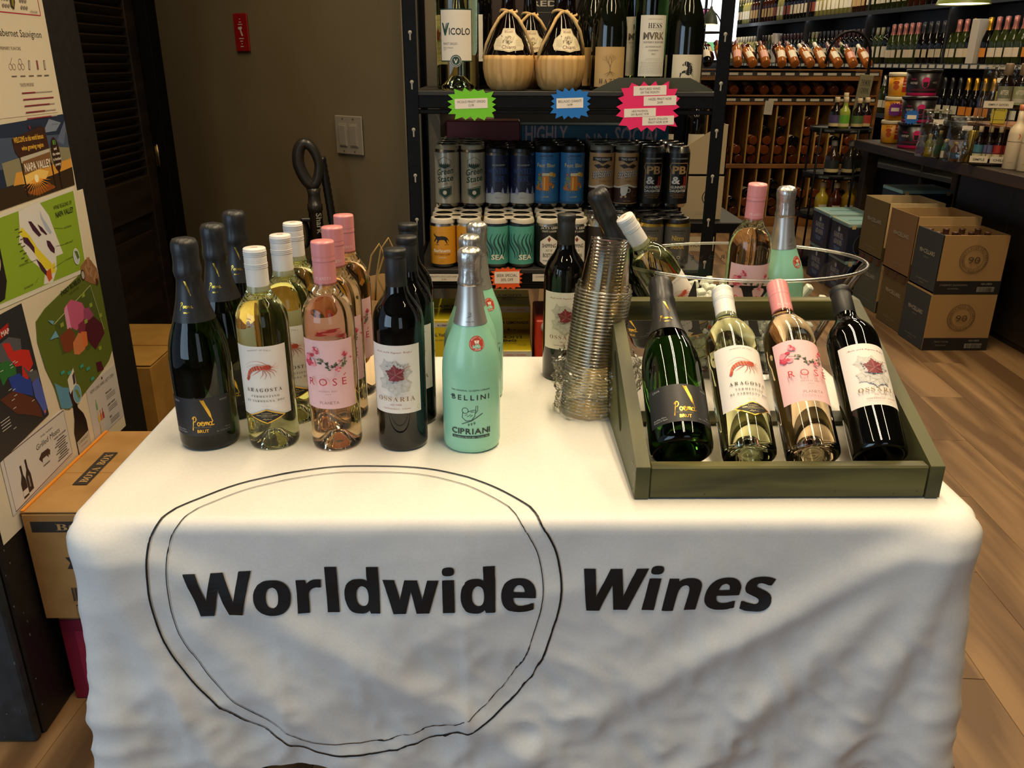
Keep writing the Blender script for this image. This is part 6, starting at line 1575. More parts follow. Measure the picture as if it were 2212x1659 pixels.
def tub_yellow(z, lab):
    t = thing('yellow_tub', lab, 'tub', (2.385, 5.16, z), (0, 0, radians(-20)))
    b = MB().lathe([(0, .002), (.054, 0), (.056, .003), (.064, .112), (0, .112)], 30, ink('#D08E14', .4)).obj('bucket', t)
    MB().lathe([(.066, .110), (.0685, .112), (.0685, .124), (.066, .130), (0, .132)], 30, ink('#DCCFAC', .45)).obj('lid', t)
    P = Print(); P.rect(.030, .064, .036, .082, '#A82A1C')
    for k in range(3): P.text(('I ONLY', 'DRINK', 'MULES')[k], .030, .088-k*.018, .008, '#E2C9A8', 'c', 'bold')
    P.disc(-.022, .050, .016, '#B8501C'); P.text('spicy', -.024, .092, .012, '#A82A1C', 'c', 'script'); P.disc(-.024, .075, .017, '#B8501C', ry=.010)
    P.build('print', b, on_lathe(lambda q: .056+.0725*q, rr=.060), cut=.008); return t
def tub_black(z, lab):
    t = thing('black_tub', lab, 'tub', (2.365, 4.84, z), (0, 0, radians(-22)))
    b = MB().lathe([(0, .002), (.075, 0), (.077, .003), (.078, .018)], 34, ink('#B01850', .4)).lathe([(.0782, .018), (.090, .128), (.086, .128), (.080, .05), (0, .03)], 34, ink('#17100F', .35)).obj('bucket', t)
    MB().lathe([(.090, .124), (.0935, .126), (.0935, .136), (.090, .138), (.084, .132)], 34, ink('#12100F', .3)).obj('rim', t)
    P = Print(); M_ = '#C01C5E'
    P.disc(.010, .082, .019, M_, ry=.017); P.rect(.010, .068, .034, .020, M_); P.poly([(-.003, .074), (.023, .074), (.020, .050), (.012, .044), (0, .050)], '#141010'); P.ring(.010, .062, .016, .0022, M_, ry=.018, a0=PI, a1=2*PI)
    P.rect(0, .034, .16, .012, '#4A1226'); P.text('WHITNEY', -.052, .062, .012, '#C9C0B4', 'c', 'bold', width=.045); P.text('WHITNEY', .062, .066, .010, '#8A7C72', 'c', 'bold', width=.032); P.text('PINK', -.052, .083, .010, '#8E1C4C', 'c', 'bold')
    P.build('print', b, on_lathe(lambda q: .0765+.1055*q, rr=.083), cut=.008); return t
for i in range(3):
    tub_yellow(ZC+.134*i, ['bottom yellow tub with cream lid on the counter', 'middle yellow tub with cream lid behind the purple burst', 'top yellow tub with cream lid on the counter'][i])
    tub_black(ZC+.140*i, ['bottom black tub with pink helmet and pink base', 'middle black tub with pink helmet', 'topmost black tub with pink helmet'][i])
def mini_burst(label, loc, r, col):
    t = thing('price_burst', label, 'price sign', loc, (0, 0, radians(-22))); MB().prism(burst(r*2, r*2.1, 16, 4), .001, ink(col, .45), M=UPRIGHT).obj('card', t); MB().box((0, -.0015, 0), (r*1.1, .0008, r*.5), ink('#D9CDB8', .6)).obj('price_label', t)
mini_burst('small purple starburst sign on the yellow tubs', (2.350, 5.09, 1.035), .040, '#6A1C7A'); mini_burst('small blue starburst sign on the black tubs', (2.300, 4.765, 1.012), .042, '#1C5CA8')
# clear bags of miniature bottles
BAGC = film('clear_zip_bag', (.97, .96, .92), gloss=.045, rough=.10, alpha=.93, bump=.006, bscale=22)
MINI = [('#A8A428', .35), ('#3A5A3A', .3), ('#8A5A3A', .3), ('#B8B09A', .4), ('#5A2A1C', .25), ('#6C7A5C', .35)]
def mini_bottle(loc, ci, h=.11, cat='miniature bottle', lab=None, group=None, r=.020):
    col = ink(MINI[ci][0], MINI[ci][1]); b = MB().lathe([(0, 0), (r, 0), (r, h*.55), (r*.85, h*.66), (r*.42, h*.76), (r*.40, h*.9)], 20, col)
    o = b.obj('mini_bottle', None, loc); tag(o, lab, cat, group); MB().lathe([(r*.46, h*.86), (r*.46, h), (0, h)], 16, ink('#B59A62', .5)).obj('cork', o)
    MB().lathe([(r+.0004, h*.12), (r+.0004, h*.45)], 20, ink(['#C2B030', '#B9B4A0', '#3E6A8A', '#9A3A2A', '#C9C2AE', '#4A7A5A'][ci], .5)).obj('label', o); return o
def zip_bag(label, x, y, z, w, d, h, rz=0):
    t = thing('clear_bag', label, 'plastic bag', (x, y, z), (0, 0, rz)); vs = []; fs = []; NU, NW = 20, 14
    for s_ in (-1, 1):
        for j in range(NW+1):
            for i in range(NU+1):
                u = i/NU; v = j/NW; bulge = sin(PI*u)**.6*(1-v**2.2)*d/2; n = noise.noise(Vector((u*4, v*4, s_*3+x*9)))*.010
                vs.append(((u-.5)*w*(1-.06*v), s_*(bulge+.002)+n, v*h))
        o = (0 if s_ < 0 else (NU+1)*(NW+1))
        for j in range(NW):
            for i in range(NU): fs.append((o+j*(NU+1)+i, o+j*(NU+1)+i+1, o+(j+1)*(NU+1)+i+1, o+(j+1)*(NU+1)+i))
    MB().add(vs, fs, BAGC, True).obj('bag', t); MB().box((0, 0, h-.006), (w*.93, .006, .006), ink('#A89A80', .3)).obj('zip_strip', t); MB().box((.01, -d/2*.45-.004, h*.74), (.045, .001, .022), ink('#D6CDB8', .5)).obj('sticker', t)
zip_bag('front clear zip bag with miniature bottles beside the black tubs', 2.235, 4.36, ZC, .145, .09, .235, radians(-28)); zip_bag('second clear zip bag holding a golden canister on the counter', 2.270, 4.14, ZC, .150, .09, .215, radians(-30))
gi = 0
for (x, y, ci, h) in ((2.195, 4.40, 3, .10), (2.225, 4.37, 0, .11), (2.262, 4.34, 5, .13), (2.225, 4.20, 1, .10), (2.255, 4.165, 2, .09)):
    mini_bottle((x, y, ZC+.001), ci, h, lab='miniature bottle %s inside the front clear bags' % ['with pale label', 'yellow', 'grey green', 'dark green', 'brown'][gi]); gi += 1
cn = MB().lathe([(0, 0), (.028, 0), (.030, .004), (.030, .145), (.027, .150), (0, .150)], 24, noisy('golden_canister', '#7A6424', '#94803A', rough=.3, metal=.6)).obj('golden_canister', None, (2.290, 4.115, ZC), (0, radians(5), 0)); tag(cn, 'tall golden canister inside the second clear bag', 'canister')
rs = thing('counter_riser', 'narrow wooden riser shelf behind the clear bags', 'shelf', (2.545, 4.17, ZC)); MB().box((0, 0, .165), (.24, .50, .016), ink('#8A5A2C', .5), ch=.003).obj('shelf_board', rs)
for y in (-.23, .23): MB().box((0, y, .079), (.22, .016, .156), ink('#5A3A1E', .5)).obj('side', rs)
zr = ZC+.174
zip_bag('tall clear zip bag with a dark bottle on the riser', 2.46, 4.26, zr, .16, .08, .27, radians(-30)); zip_bag('clear zip bag behind the tall dark topped jar', 2.52, 3.98, zr, .16, .08, .265, radians(-30))
mini_bottle((2.475, 4.235, zr+.001), 4, .19, lab='dark bottle with pale stopper inside the tall clear bag', r=.028); mini_bottle((2.52, 3.965, zr+.001), 3, .18, lab='pale bottle with stopper inside the rear clear bag', r=.026)
yb = MB().box((0, 0, .075), (.062, .035, .15), ink('#B8A62A', .45), ch=.003).obj('yellow_pack', None, (2.455, 4.20, zr), (0, 0, radians(-30))); tag(yb, 'yellow two bottle gift pack in front of the tall clear bag', 'pack')
P = Print(); P.text('MUSCLE', 0, .062, .014, '#4A4418', 'c', 'bold', width=.05); P.rect(0, .02, .05, .002, '#4A4418'); P.build('print', yb, on_plane((0, -.0175, 0), (1, 0, 0), (0, 0, 1)))
# wire rack with small bottles
WR = ink('#4A3522', .4, .6)
wk = thing('wire_bottle_rack', 'brown wire rack labelled CHILL. holding four small dark bottles', 'wire rack', (2.335, 3.985, ZC), (0, 0, radians(-24)))
for z in (.012, .060, .262):
    MB().tube([(-.088, -.045, z), (.088, -.045, z), (.088, .045, z), (-.088, .045, z)], .0018, WR, n=6, closed=True).obj('wire_hoop', wk)
for x, y in ((-.088, -.045), (-.03, -.045), (.03, -.045), (.088, -.045), (.088, .045), (-.088, .045)): MB().tube([(x, y, 0), (x, y, .30)], .0016, WR, n=6).obj('wire_upright', wk)
MB().box((0, 0, .008), (.17, .085, .003), WR).obj('wire_floor', wk); MB().box((.0, .0, .258), (.17, .085, .003), WR).obj('wire_floor', wk)
for x, s_ in ((-.055, 'SIMPLE'), (.030, 'CHILL.')):
    c_ = MB().box((x, -.0485, .030), (.076, .0015, .030), ink('#CDBFA2', .5)).obj('label_card', wk); P = Print(); P.text(s_, x, .0235, .011, '#2B2620', 'c', 'bold', width=.05); P.build('lettering', c_, on_plane((0, -.0493, 0), (1, 0, 0), (0, 0, 1)))
c_ = MB().box((-.02, -.0485, .275), (.12, .0015, .030), ink('#CDBFA2', .5)).obj('label_card', wk); P = Print(); P.text('SIMPLY GOOD', -.02, .270, .009, '#2B2620', 'c', 'bold'); P.build('lettering', c_, on_plane((0, -.0493, 0), (1, 0, 0), (0, 0, 1)))
LBC = ['#3E6E7A', '#5A5C80', '#9A2C22', '#7E2A24']
def syrup(loc, c, lab, h=.165, dark='#140B08', rz=0):
    t = thing('syrup_bottle', lab, 'bottle', loc, (0, 0, rz)); r = .0205
    MB().lathe([(0, 0), (r, 0), (r, h*.55), (r*.86, h*.62), (r*.46, h*.70), (r*.40, h*.80), (r*.42, h*.86)], 20, ink(dark, .12)).obj('bottle_glass', t)
    l = MB().lathe([(r+.0004, h*.12), (r+.0004, h*.25)], 20, ink('#C9B98E', .5)).lathe([(r+.0005, h*.25), (r+.0005, h*.50)], 20, ink(c, .5)).obj('label', t)
    MB().lathe([(r*.46, h*.84), (r*.5, h*.85), (r*.48, h), (0, h)], 18, ink('#A89472', .5)).obj('stopper', t); return t
ca, sa = cos(radians(-24)), sin(radians(-24))
for i in range(4):
    lx = -.063+i*.042; syrup((2.335+lx*ca, 3.985+lx*sa, ZC+.011), LBC[i], 'small dark syrup bottle with %s label in the CHILL. rack' % ['teal', 'lavender', 'red', 'maroon'][i], rz=radians(-24))
for i, (lx, col) in enumerate(((.0, '#6A6A50'), (.062, '#8A8A60'))):
    t = thing('whiskey_jar', ['wide dark jar with AFTER label on the upper tier of the wire rack', 'second wide dark jar on the upper tier, partly cut by the frame'][i], 'bottle', (2.335+lx*ca, 3.985+lx*sa, ZC+.262), (0, 0, radians(-20))); r = .030
    MB().lathe([(0, 0), (r, 0), (r, .10), (r*.9, .118), (r*.55, .128), (r*.50, .14)], 24, ink('#160D09', .1)).obj('bottle_glass', t); l = MB().lathe([(r+.0004, .012), (r+.0004, .092)], 24, ink(col, .5)).obj('label', t)
    P = Print(); P.text('AFTER', -.006, .055, .020, '#C9C0A0', 'c', 'bold', width=.036); P.rect(0, .030, .06, .018, '#A8A08A'); P.rect(.022, .05, .0016, .08, '#A8443A'); P.build('lettering', l, on_cyl(r+.0006), cut=.006)
    MB().lathe([(r*.58, .138), (r*.62, .140), (r*.58, .185), (r*.5, .19), (0, .19)], 24, ink('#6E5A40', .5)).obj('stopper', t)
WC = ink('#CBB795', .45)
for i, (x, y) in enumerate(((2.352, 3.845), (2.372, 3.765), (2.392, 3.690))):
    t = thing('white_bottle', ['cream bottle with orange crescent, leftmost of three by the wire rack', 'cream bottle with orange crescent, middle of three by the wire rack', 'cream bottle with orange crescent, nearest the right edge'][i], 'bottle', (x, y, ZC), (0, 0, radians(-26)))
    b = MB().lathe([(0, 0), (.034, 0), (.0355, .003), (.0355, .155), (.033, .170), (.024, .188), (.0155, .200), (.0135, .215), (.0130, .262), (0, .262)], 28, WC).obj('bottle_body', t)
    MB().lathe([(.0138, .255), (.0145, .256), (.0145, .280), (0, .281)], 20, ink('#B5683A', .45)).obj('stopper', t)
    P = Print(); pts = [(.012*cos(a_), .145+.012*sin(a_)) for a_ in [radians(-70+i_*14) for i_ in range(11)]]+[(.008*cos(a_)-.001, .145+.0105*sin(a_)) for a_ in [radians(70-i_*14) for i_ in range(11)]]
    P.poly(pts, '#C8641E'); P.rect(0, .122, .10, .0018, '#5A4632'); P.text('delicioso', -.010, .030, .005, '#B5683A', 'c', shear=.2); P.build('print', b, on_cyl(.0357), cut=.006)
lf = plain_box('cream_box', 'small cream topped black bottle box at the far end of the counter', 'box', (2.46, 5.24, ZC+.033), (.05, .05, .065), ink('#C2B79E', .5))

# ================================================================== SPINNER RACK
SPX, SPY = 2.255, 5.62
sp = thing('spinner_rack', 'black round tiered wire spinner with small bottles, beside the beer cases', 'spinner rack', (SPX, SPY, 0))
TI = [(.895, .190), (.606, .200), (.339, .208), (.052, .212)]
for z, r in TI:
    MB().lathe([(0, -.002), (r, -.002), (r, .001), (0, .001)], 36, BLACKM, M=Matrix.Translation((0, 0, z-.002))).obj('tier_tray', sp)
    b = MB().lathe([(r, -.026), (r+.002, -.026), (r+.002, .006), (r, .006), (r, -.026)], 36, BLACKM, M=Matrix.Translation((0, 0, z))).obj('tier_band', sp)
    P = Print()
    for s_ in (-.14, .02, .17): P.rect(s_, z-.010, .07, .018, '#232B28'); P.text('LIBER & CO', s_, z-.014, .008, '#6E736A', 'c', 'bold')
    P.build('band_label', b, on_cyl(r+.0022), cut=.02)
for k in range(5):
    a = 2*PI*k/5-1.35; MB().tube([(.218*cos(a), .218*sin(a), 0), (.192*cos(a), .192*sin(a), .897)], .0075, BLACKM, n=8).obj('upright', sp)
MB().lathe([(0, 0), (.215, 0), (.215, .02), (0, .03)], 32, BLACKM).obj('base', sp)
hp = [(.127, 0, .89), (.127, 0, 1.13), (.125, 0, 1.28)]+[(-.014+.139*cos(a_), 0, 1.318+.160*sin(a_)) for a_ in [radians(0+i_*15) for i_ in range(13)]]+[(-.157, 0, 1.284)]
MB().tube(hp, .0085, BLACKM, n=10).obj('hoop', sp)
sg = thing('hanging_sign', 'narrow stencilled board lettered I GET hanging from the spinner hoop', 'sign', (SPX+.100, SPY-.03, 1.090), (0, radians(4), 0))
MB().box((0, 0, 0), (.088, .010, .262), ink('#6B6448', .7), ch=.002).obj('board', sg); bd = [c for c in COL.objects if c.parent == sg][-1]
P = Print(); GK = '#22261C'
for k, (s_, hh) in enumerate((('THE MORE', .030), ('I DRINK', .030), ('', .0), ('I GET', .036), ('HAPPY', .028))):
    if s_: P.text(s_, 0, .070-k*.047, hh, GK, 'c', 'bold', width=.060)
P.poly([(-.032, -.018), (-.015, -.004), (0, -.010), (.015, -.004), (.032, -.018), (.012, -.022), (0, -.014), (-.012, -.022)], GK)
for k in range(4): P.rect(0, .065-k*.047, .070, .0016, GK)
P.build('lettering', bd, on_plane((0, -.005, 0), (1, 0, 0), (0, 0, 1)))
def spin_bottle(a, r, z, h, rad, col, lab_c, lab, stopper='#A89472', rough=.12, cap2=None):
    r, h, rad = r*1.13, h*1.13, rad*1.13; x, y = SPX+r*cos(a), SPY+r*sin(a); t = thing('liqueur_bottle', lab, 'bottle', (x, y, z+.001))
    MB().lathe([(0, 0), (rad, 0), (rad, h*.52), (rad*.86, h*.60), (rad*.42, h*.70), (rad*.36, h*.86)], 22, ink(col, rough)).obj('bottle_glass', t)
    if lab_c: MB().lathe([(rad+.0005, h*.08), (rad+.0005, h*.18)], 22, ink('#C2B27E', .5)).lathe([(rad+.0006, h*.18), (rad+.0006, h*.44)], 22, ink(lab_c, .5)).obj('label', t)
    else: lab_cyl('label', t, rad, -rad*.7, rad*.6, h*.10, h*.34, ink('#BDB7A6', .5), n=8)
    MB().lathe([(rad*.42, h*.84), (rad*.44, h*.85), (rad*.42, h), (0, h)], 18, ink(stopper, .5)).obj('stopper', t)
D_ = radians
for a, col, lc, lab, h in ((-128, '#120B0A', '#4A3A62', 'purple labelled bottle at the left of the spinner top tier', .17), (-108, '#8A9638', '#5C9A2A', 'green bottle with bright green label on the spinner top tier', .17), (-75, '#120B0A', '#4E6A3A', 'dark bottle with sage label on the spinner top tier', .165), (-48, '#120B0A', '#A3392F', 'dark bottle with red label on the spinner top tier', .168), (-95, '#140C08', '#A8742A', 'taller dark bottle at the middle of the spinner top tier', .19)):
    spin_bottle(D_(a), .135 if h < .18 else .02, .896, h, .031, col, lc, lab)
for a, col, lab in ((-122, '#2A1D14', 'clear shouldered brown bottle, left on the second tier'), (-70, '#2E241A', 'broad smoky bottle, right on the second tier'), (-20, '#201812', 'dark bottle at the right rear of the second tier')):
    spin_bottle(D_(a), .11, .607, .19, .040, col, '#20241F', lab, stopper='#6E6A60')
for a, col, lab in ((-135, '#A89226', 'yellow liqueur bottle, left on the third tier'), (-100, '#4A1E10', 'red brown liqueur bottle with white label on the third tier'), (-62, '#9C7A24', 'amber liqueur bottle, right on the third tier'), (-20, '#A89030', 'yellow liqueur bottle behind the right post')):
    spin_bottle(D_(a), .125, .340, .195, .038, col, None, lab)
for a, col, lab in ((-128, '#3E170C', 'red brown bottle, left on the lowest tier'), (-100, '#97852E', 'yellow bottle, middle of the lowest tier'), (-66, '#7A3E1C', 'amber bottle, right on the lowest tier')):
    spin_bottle(D_(a), .13, .053, .185, .038, col, None, lab)

# ================================================================== FAR SHOP: wooden wine display
OAK = wood('honey_pine_display', '#5E3A16', '#7E5222', axis='X', ring=10, rough=.5, bump=.0002, stretch=.12); OAKZ = wood('honey_pine_divider', '#8A6630', '#A8823F', axis='Z', ring=10, rough=.5, bump=.0002, stretch=.12)
DX0, DX1, DY = 1.56, 3.06, 6.95
dp = thing('wine_display', 'honey pine wine display with slanted shelves and bottle bins, far middle', 'display stand', ((DX0+DX1)/2, DY, 0)); CX_ = (DX0+DX1)/2; DWD = DX1-DX0
MB().box((0, .46, .60), (DWD, .02, 1.20), ink('#5F4E38', .7)).obj('back_board', dp)
for sx in (-1, 1): MB().box((sx*(DWD/2-.012), .23, .62), (.024, .46, 1.24), OAK, ch=.002).obj('side_board', dp)
for z, hh, nm in ((.040, .08, 'plinth'), (.495, .035, 'bin_rail'), (.990, .035, 'bin_rail'), (1.042, .012, 'shelf_edge'), (1.175, .035, 'bin_rail'), (1.236, .012, 'shelf_edge')):
    MB().box((0, .0, z), (DWD-.05, .022, hh), OAK, ch=.002).obj(nm, dp)
MB().box((0, .22, .075), (DWD-.05, .42, .012), OAK).obj('bin_floor', dp); MB().box((0, .22, .50), (DWD-.05, .42, .012), OAK).obj('bin_floor', dp)
for z in (1.030, 1.222): MB().box((0, .21, z-.035), (DWD-.05, .44, .010), OAK, M=Matrix.Rotation(0, 4, 'X')).obj('slanted_shelf', dp)
ND_ = 13; pitch_x = (DWD-.05)/ND_
for i in range(1, ND_):
    x = -DWD/2+.025+pitch_x*i
    for z0, z1 in ((.08, .475), (.515, .97)): MB().box((x, .20, (z0+z1)/2), (.013, .40, z1-z0), OAKZ, ch=.001).obj('divider', dp)
TK = ink('#A9A18E', .5)
for z in (1.012, 1.206):
    MB().box((0, -.012, z), (DWD-.05, .004, .026), ink('#171310', .5)).obj('ticket_rail', dp)
    for i in range(13): MB().box((-DWD/2+.085+i*.112, -.0148, z), (.072, .001, .018), TK).obj('price_ticket', dp)
nt_ = MB().box((0, 0, 0), (.068, .001, .105), ink('#A39C8A', .6)).obj('hanging_note', None, (2.175, DY-.018, .952), (0, radians(3), 0)); tag(nt_, 'small pale paper note hanging from the lower display shelf', 'paper note')
P = Print(); P.smallprint(0, .03, .045, 7, .009, .003, '#6B6558', seed=2); P.build('lettering', nt_, on_plane((0, -.0005, 0), (1, 0, 0), (0, 0, 1)))

# far bottles: body mesh with its label and capsule as parts
def far_bottle(name, body, lab, cap, kind='b', h=.30, rough=.08):
    if kind == 'b': pr = [(0, .006), (.030, 0), (.0365, .003), (.0365, .19), (.033, .210), (.022, .226), (.0150, .240), (.0138, .290), (0, .295)]; c = [(.0150, .238), (.0158, .24), (.0158, .298), (0, .300)]; r, z0, z1 = .0365, .050, .140
    else: pr = [(0, .006), (.038, 0), (.043, .004), (.043, .13), (.040, .165), (.028, .20), (.0185, .235), (.0150, .26), (0, .262)]; c = [(.0225, .222), (.0175, .25), (.0185, .262), (.0185, .305), (0, .31)]; r, z0, z1 = .043, .045, .105
    k = h/.30; o = MB().lathe([(a, b*k) for a, b in pr], 16, body).obj(name)
    lab_cyl('label', o, r, -r*.95, r*.95, z0*k, z1*k, lab, n=8, thick=.0006)
    MB().lathe([(a, b*k) for a, b in c], 12, cap).obj('capsule', o); return o
ROSEB = ink('#A8622C', .10); DKB = ink('#0C0A08', .06); GRB = ink('#2B3312', .10); brown_bottle_ink = ink('#3E1B0A', .08); golden_bottle_ink = ink('#A8A05A', .12)
RB = [far_bottle('rose_bottle', ROSEB, ink(a, .5), ink(b, .4)) for a, b in (('#D8C4A8', '#D6CDBA'), ('#D49A8C', '#5A1E22'), ('#C9A67A', '#D8C8A8'), ('#DDD2BC', '#5A1E22'))]
AMB = far_bottle('rose_bottle', ink('#5A2A10', .08), ink('#B08A62', .5), ink('#3A1A1A', .4))
DB = [far_bottle('wine_bottle', bd_, ink(a, .5), ink(b, .4), k) for bd_, a, b, k in ((DKB, '#C9BFA8', '#1A1716', 'b'), (DKB, '#B9AE96', '#3E1A1E', 'b'), (GRB, '#CFC8B4', '#8E8460', 'b'), (brown_bottle_ink, '#B89A6A', '#2A1A14', 'b'), (DKB, '#7A3A2C', '#1A1716', 'b'), (golden_bottle_ink, '#D6D0BE', '#B9B098', 'b'))]
CB = [far_bottle('sparkling_bottle', bd_, ink(a, .5), ink(b, .3, m), 'c', .31) for bd_, a, b, m in ((DKB, '#C9B48C', '#B08A3C', .8), (GRB, '#C9B8A0', '#A8685A', .3), (DKB, '#C7791C', '#C9922A', .8), (DKB, '#B9A98C', '#23201D', 0), (GRB, '#D0C8B4', '#C2BEB4', .8), (DKB, '#B8B49A', '#1D1B1A', 0))]
protos = RB+[AMB]+DB+CB; _u = set()
def clear_unused():
    for p in protos:
        if p.name not in _u:
            for c in [c for c in COL.objects if c.parent == p]: bpy.data.objects.remove(c)
            bpy.data.objects.remove(p)
def far(src, loc, rot, label, cat, group):
    if src.name not in _u: _u.add(src.name); o = src; o.location = loc; o.rotation_euler = rot
    else: o = dup(src, loc, rot)
    tag(o, label, cat, group); return o
rnd = random.Random(21)
# slanted rows on the two display shelves: base towards the aisle, neck up and away
for row, (z, yy) in enumerate(((1.275, -.0), (1.082, .0))):
    for i in range(12):
        x = DX0+.115+i*.116+rnd.uniform(-.008, .008); s_ = rnd.choice(RB) if row == 0 else (AMB if i % 3 else DB[3])
        if i == 0 and row == 0: s_ = DB[0]
        tilt = radians(-58+rnd.uniform(-4, 4)) if row == 0 else radians(-76)
        ordn = 'first second third fourth fifth sixth seventh eighth ninth tenth eleventh twelfth'.split()[i]
        far(s_, (x, DY+.045, z+(0.004 if row == 0 else -.002)), (tilt, 0, radians(rnd.uniform(-9, 9)) if row == 0 else 0), '%s bottle on the %s slanted shelf of the pine display, %s from the left' % ('rose' if s_ in RB+[AMB] else 'dark', 'upper' if row == 0 else 'lower', ordn), 'wine bottle', ('rose' if s_ in RB+[AMB] else 'dark')+' bottles on the '+('upper' if row == 0 else 'lower')+' display shelf')
    for i in range(11):
        x = DX0+.17+i*.116; s_ = rnd.choice(DB[:4])
        far(s_, (x, DY+.235, z+(.045 if row == 0 else .02)), (radians(-66 if row == 0 else -80), 0, radians(rnd.uniform(-5, 5))), 'dark bottle in the second row, %s from the left, %s display shelf' % ('first second third fourth fifth sixth seventh eighth ninth tenth eleventh'.split()[i], 'upper' if row == 0 else 'lower'), 'wine bottle', 'second row bottles on the '+('upper' if row == 0 else 'lower')+' display shelf')
# bins: bottles lying with their bases to the aisle
ORDN = 'first second third fourth fifth sixth seventh eighth ninth tenth eleventh twelfth thirteenth'.split()
cols_hi = [1, 2, 2, 2, 3, 4, 5, 3, 5, 3, 3, 4, 2]; cols_lo = [1, 1, 2, 2, 3, 2, 4, 3, 3, 3, 4, 3, 3]
for lev, (z0, cols) in enumerate(((.508, cols_hi), (.083, cols_lo))):
    for i, n in enumerate(cols):
        for k in range(n):
            x = DX0+.025+pitch_x*(i+.5)+(-.010 if k % 2 else .010); z = z0+.040+k*.0735
            far(rnd.choice([DB[3], AMB, DB[0], AMB]) if k else DB[3], (x, DY+.015+rnd.uniform(-.01, .02), z), (radians(-90), 0, 0), 'bottle base, %s bin from the left, %s up, %s bins of the pine display' % (ORDN[i], ORDN[k], ('upper' if lev == 0 else 'lower')), 'wine bottle', 'bottles in the '+('upper' if lev == 0 else 'lower')+' bins')

# ================================================================== RIGHT WALL SHELVING
WA = Vector((3.93, 3.3, 0)); WD = Vector((3.0-3.65, 11.5-5.8, 0)).normalized(); WL = 8.6; wang = atan2(WD.y, WD.x); WNn = Vector((-WD.y, WD.x, 0))   # towards the aisle
sv = thing('wall_shelving', 'long black wall shelving full of wine bottles along the right wall', 'shelving', WA, (0, 0, wang))   # local X along the wall, local +Y to the aisle
SB = ink('#14120F', .5)
MB().box((WL/2, -.34, 1.25), (WL, .02, 2.5), ink('#1B1612', .7)).obj('back_panel', sv)
LV = [.45, .872, 1.288, 1.735, 2.19]
for z in LV:
    MB().box((WL/2, -.17, z-.012), (WL, .33, .022), SB, ch=.002).obj('shelf_board', sv); MB().box((WL/2, -.002, z-.020), (WL, .006, .036), ink('#2E3236', .35)).obj('ticket_rail', sv)
for i in range(8): MB().box((i*WL/7, -.17, 1.25), (.024, .33, 2.5), SB, ch=.002).obj('upright', sv)
LED = emit('shelf_led_strip', (.80, .90, 1.0), 7.0)
for z, a_, b_ in ((1.712, 2.2, WL-.1), (2.165, 2.2, WL-.1)): MB().box(((a_+b_)/2, -.030, z-.004), (b_-a_, .016, .006), LED).obj('light_strip', sv)
TKW = ink('#B7B2A4', .5); tk0 = None
for z in (1.268,):
    for i in range(62):
        o = MB().box((0, 0, 0), (.075, .0012, .026), TKW).obj('price_ticket', sv, (1.6+i*.104, .0022, z)) if tk0 is None else tk0.copy()
        if tk0 is None: tk0 = o
        else: COL.objects.link(o); o.location = (1.6+i*.104, .0022, z)
        if i % 9 == 4: o.location.z -= .001
def wallpos(u, off, z): q = WA+WD*u-WNn*off; return (q.x, q.y, z)
wnames = {1.288: 'middle', 1.735: 'upper', .872: 'lower'}
for z, u0, u1, step in ((1.288, 1.7, 8.3, .084), (1.735, 1.7, 8.3, .084), (.872, 1.9, 5.6, .090)):
    u = u0; i = 0; cur = None
    while u < u1:
        if cur is None or rnd.random() < .28: cur = rnd.choice(CB if (z == 1.288 and u < 4.2) or z == .872 else DB)
        label = {'s': 'sparkling bottle', 'w': 'wine bottle'}[cur.name[0] if cur in protos else 'w']
        kk = 'sparkling' if cur in CB else ['black white-labelled wine', 'black cream-labelled wine', 'green glass wine', 'brown glass wine', 'red-labelled wine', 'pale golden wine'][DB.index(cur)]
        far(cur, wallpos(u, .055, z+.001), (0, 0, wang+PI+radians(rnd.uniform(-15, 15))), '%s bottle, %s bay of the right wall, %s shelf' % (kk, ORDN[int(u/(WL/7))], wnames[z]), 'wine bottle', '%s bottles in the %s bay, %s wall shelf' % (kk, ORDN[int(u/(WL/7))], wnames[z]))
        u += step*(1.08 if cur in CB else 1); i += 1
for u, z in ((3.35, 1.289), (6.9, 1.289)):
    o = MB().box((0, 0, .155), (.085, .085, .31), ink('#B9B0A2', .5), ch=.002).obj('gift_box', None, wallpos(u, -.0+.05, z), (0, 0, wang)); tag(o, 'tall white gift box among the %s bottles on the wall shelf' % ('sparkling' if u < 4 else 'far red'), 'box')
# remove bottles standing where a gift box stands
for o in [o for o in COL.objects if o.parent is None and o.get('category') == 'wine bottle' and o.location.x > 2.9 and abs(o.location.z-1.289) < .004]:
    for u in (3.35, 6.9):
        if (Vector(wallpos(u, .055, o.location.z))-o.location).length < .078 and o not in protos:
            for c in [c for c in COL.objects if c.parent == o]: bpy.data.objects.remove(c)
            bpy.data.objects.remove(o); break
wall_seg('wall_right', (WA-WNn*.36-WD*5.9)[:], (WA-WNn*.36+WD*9.2)[:], ink('#1A1612', .8), side=-1)
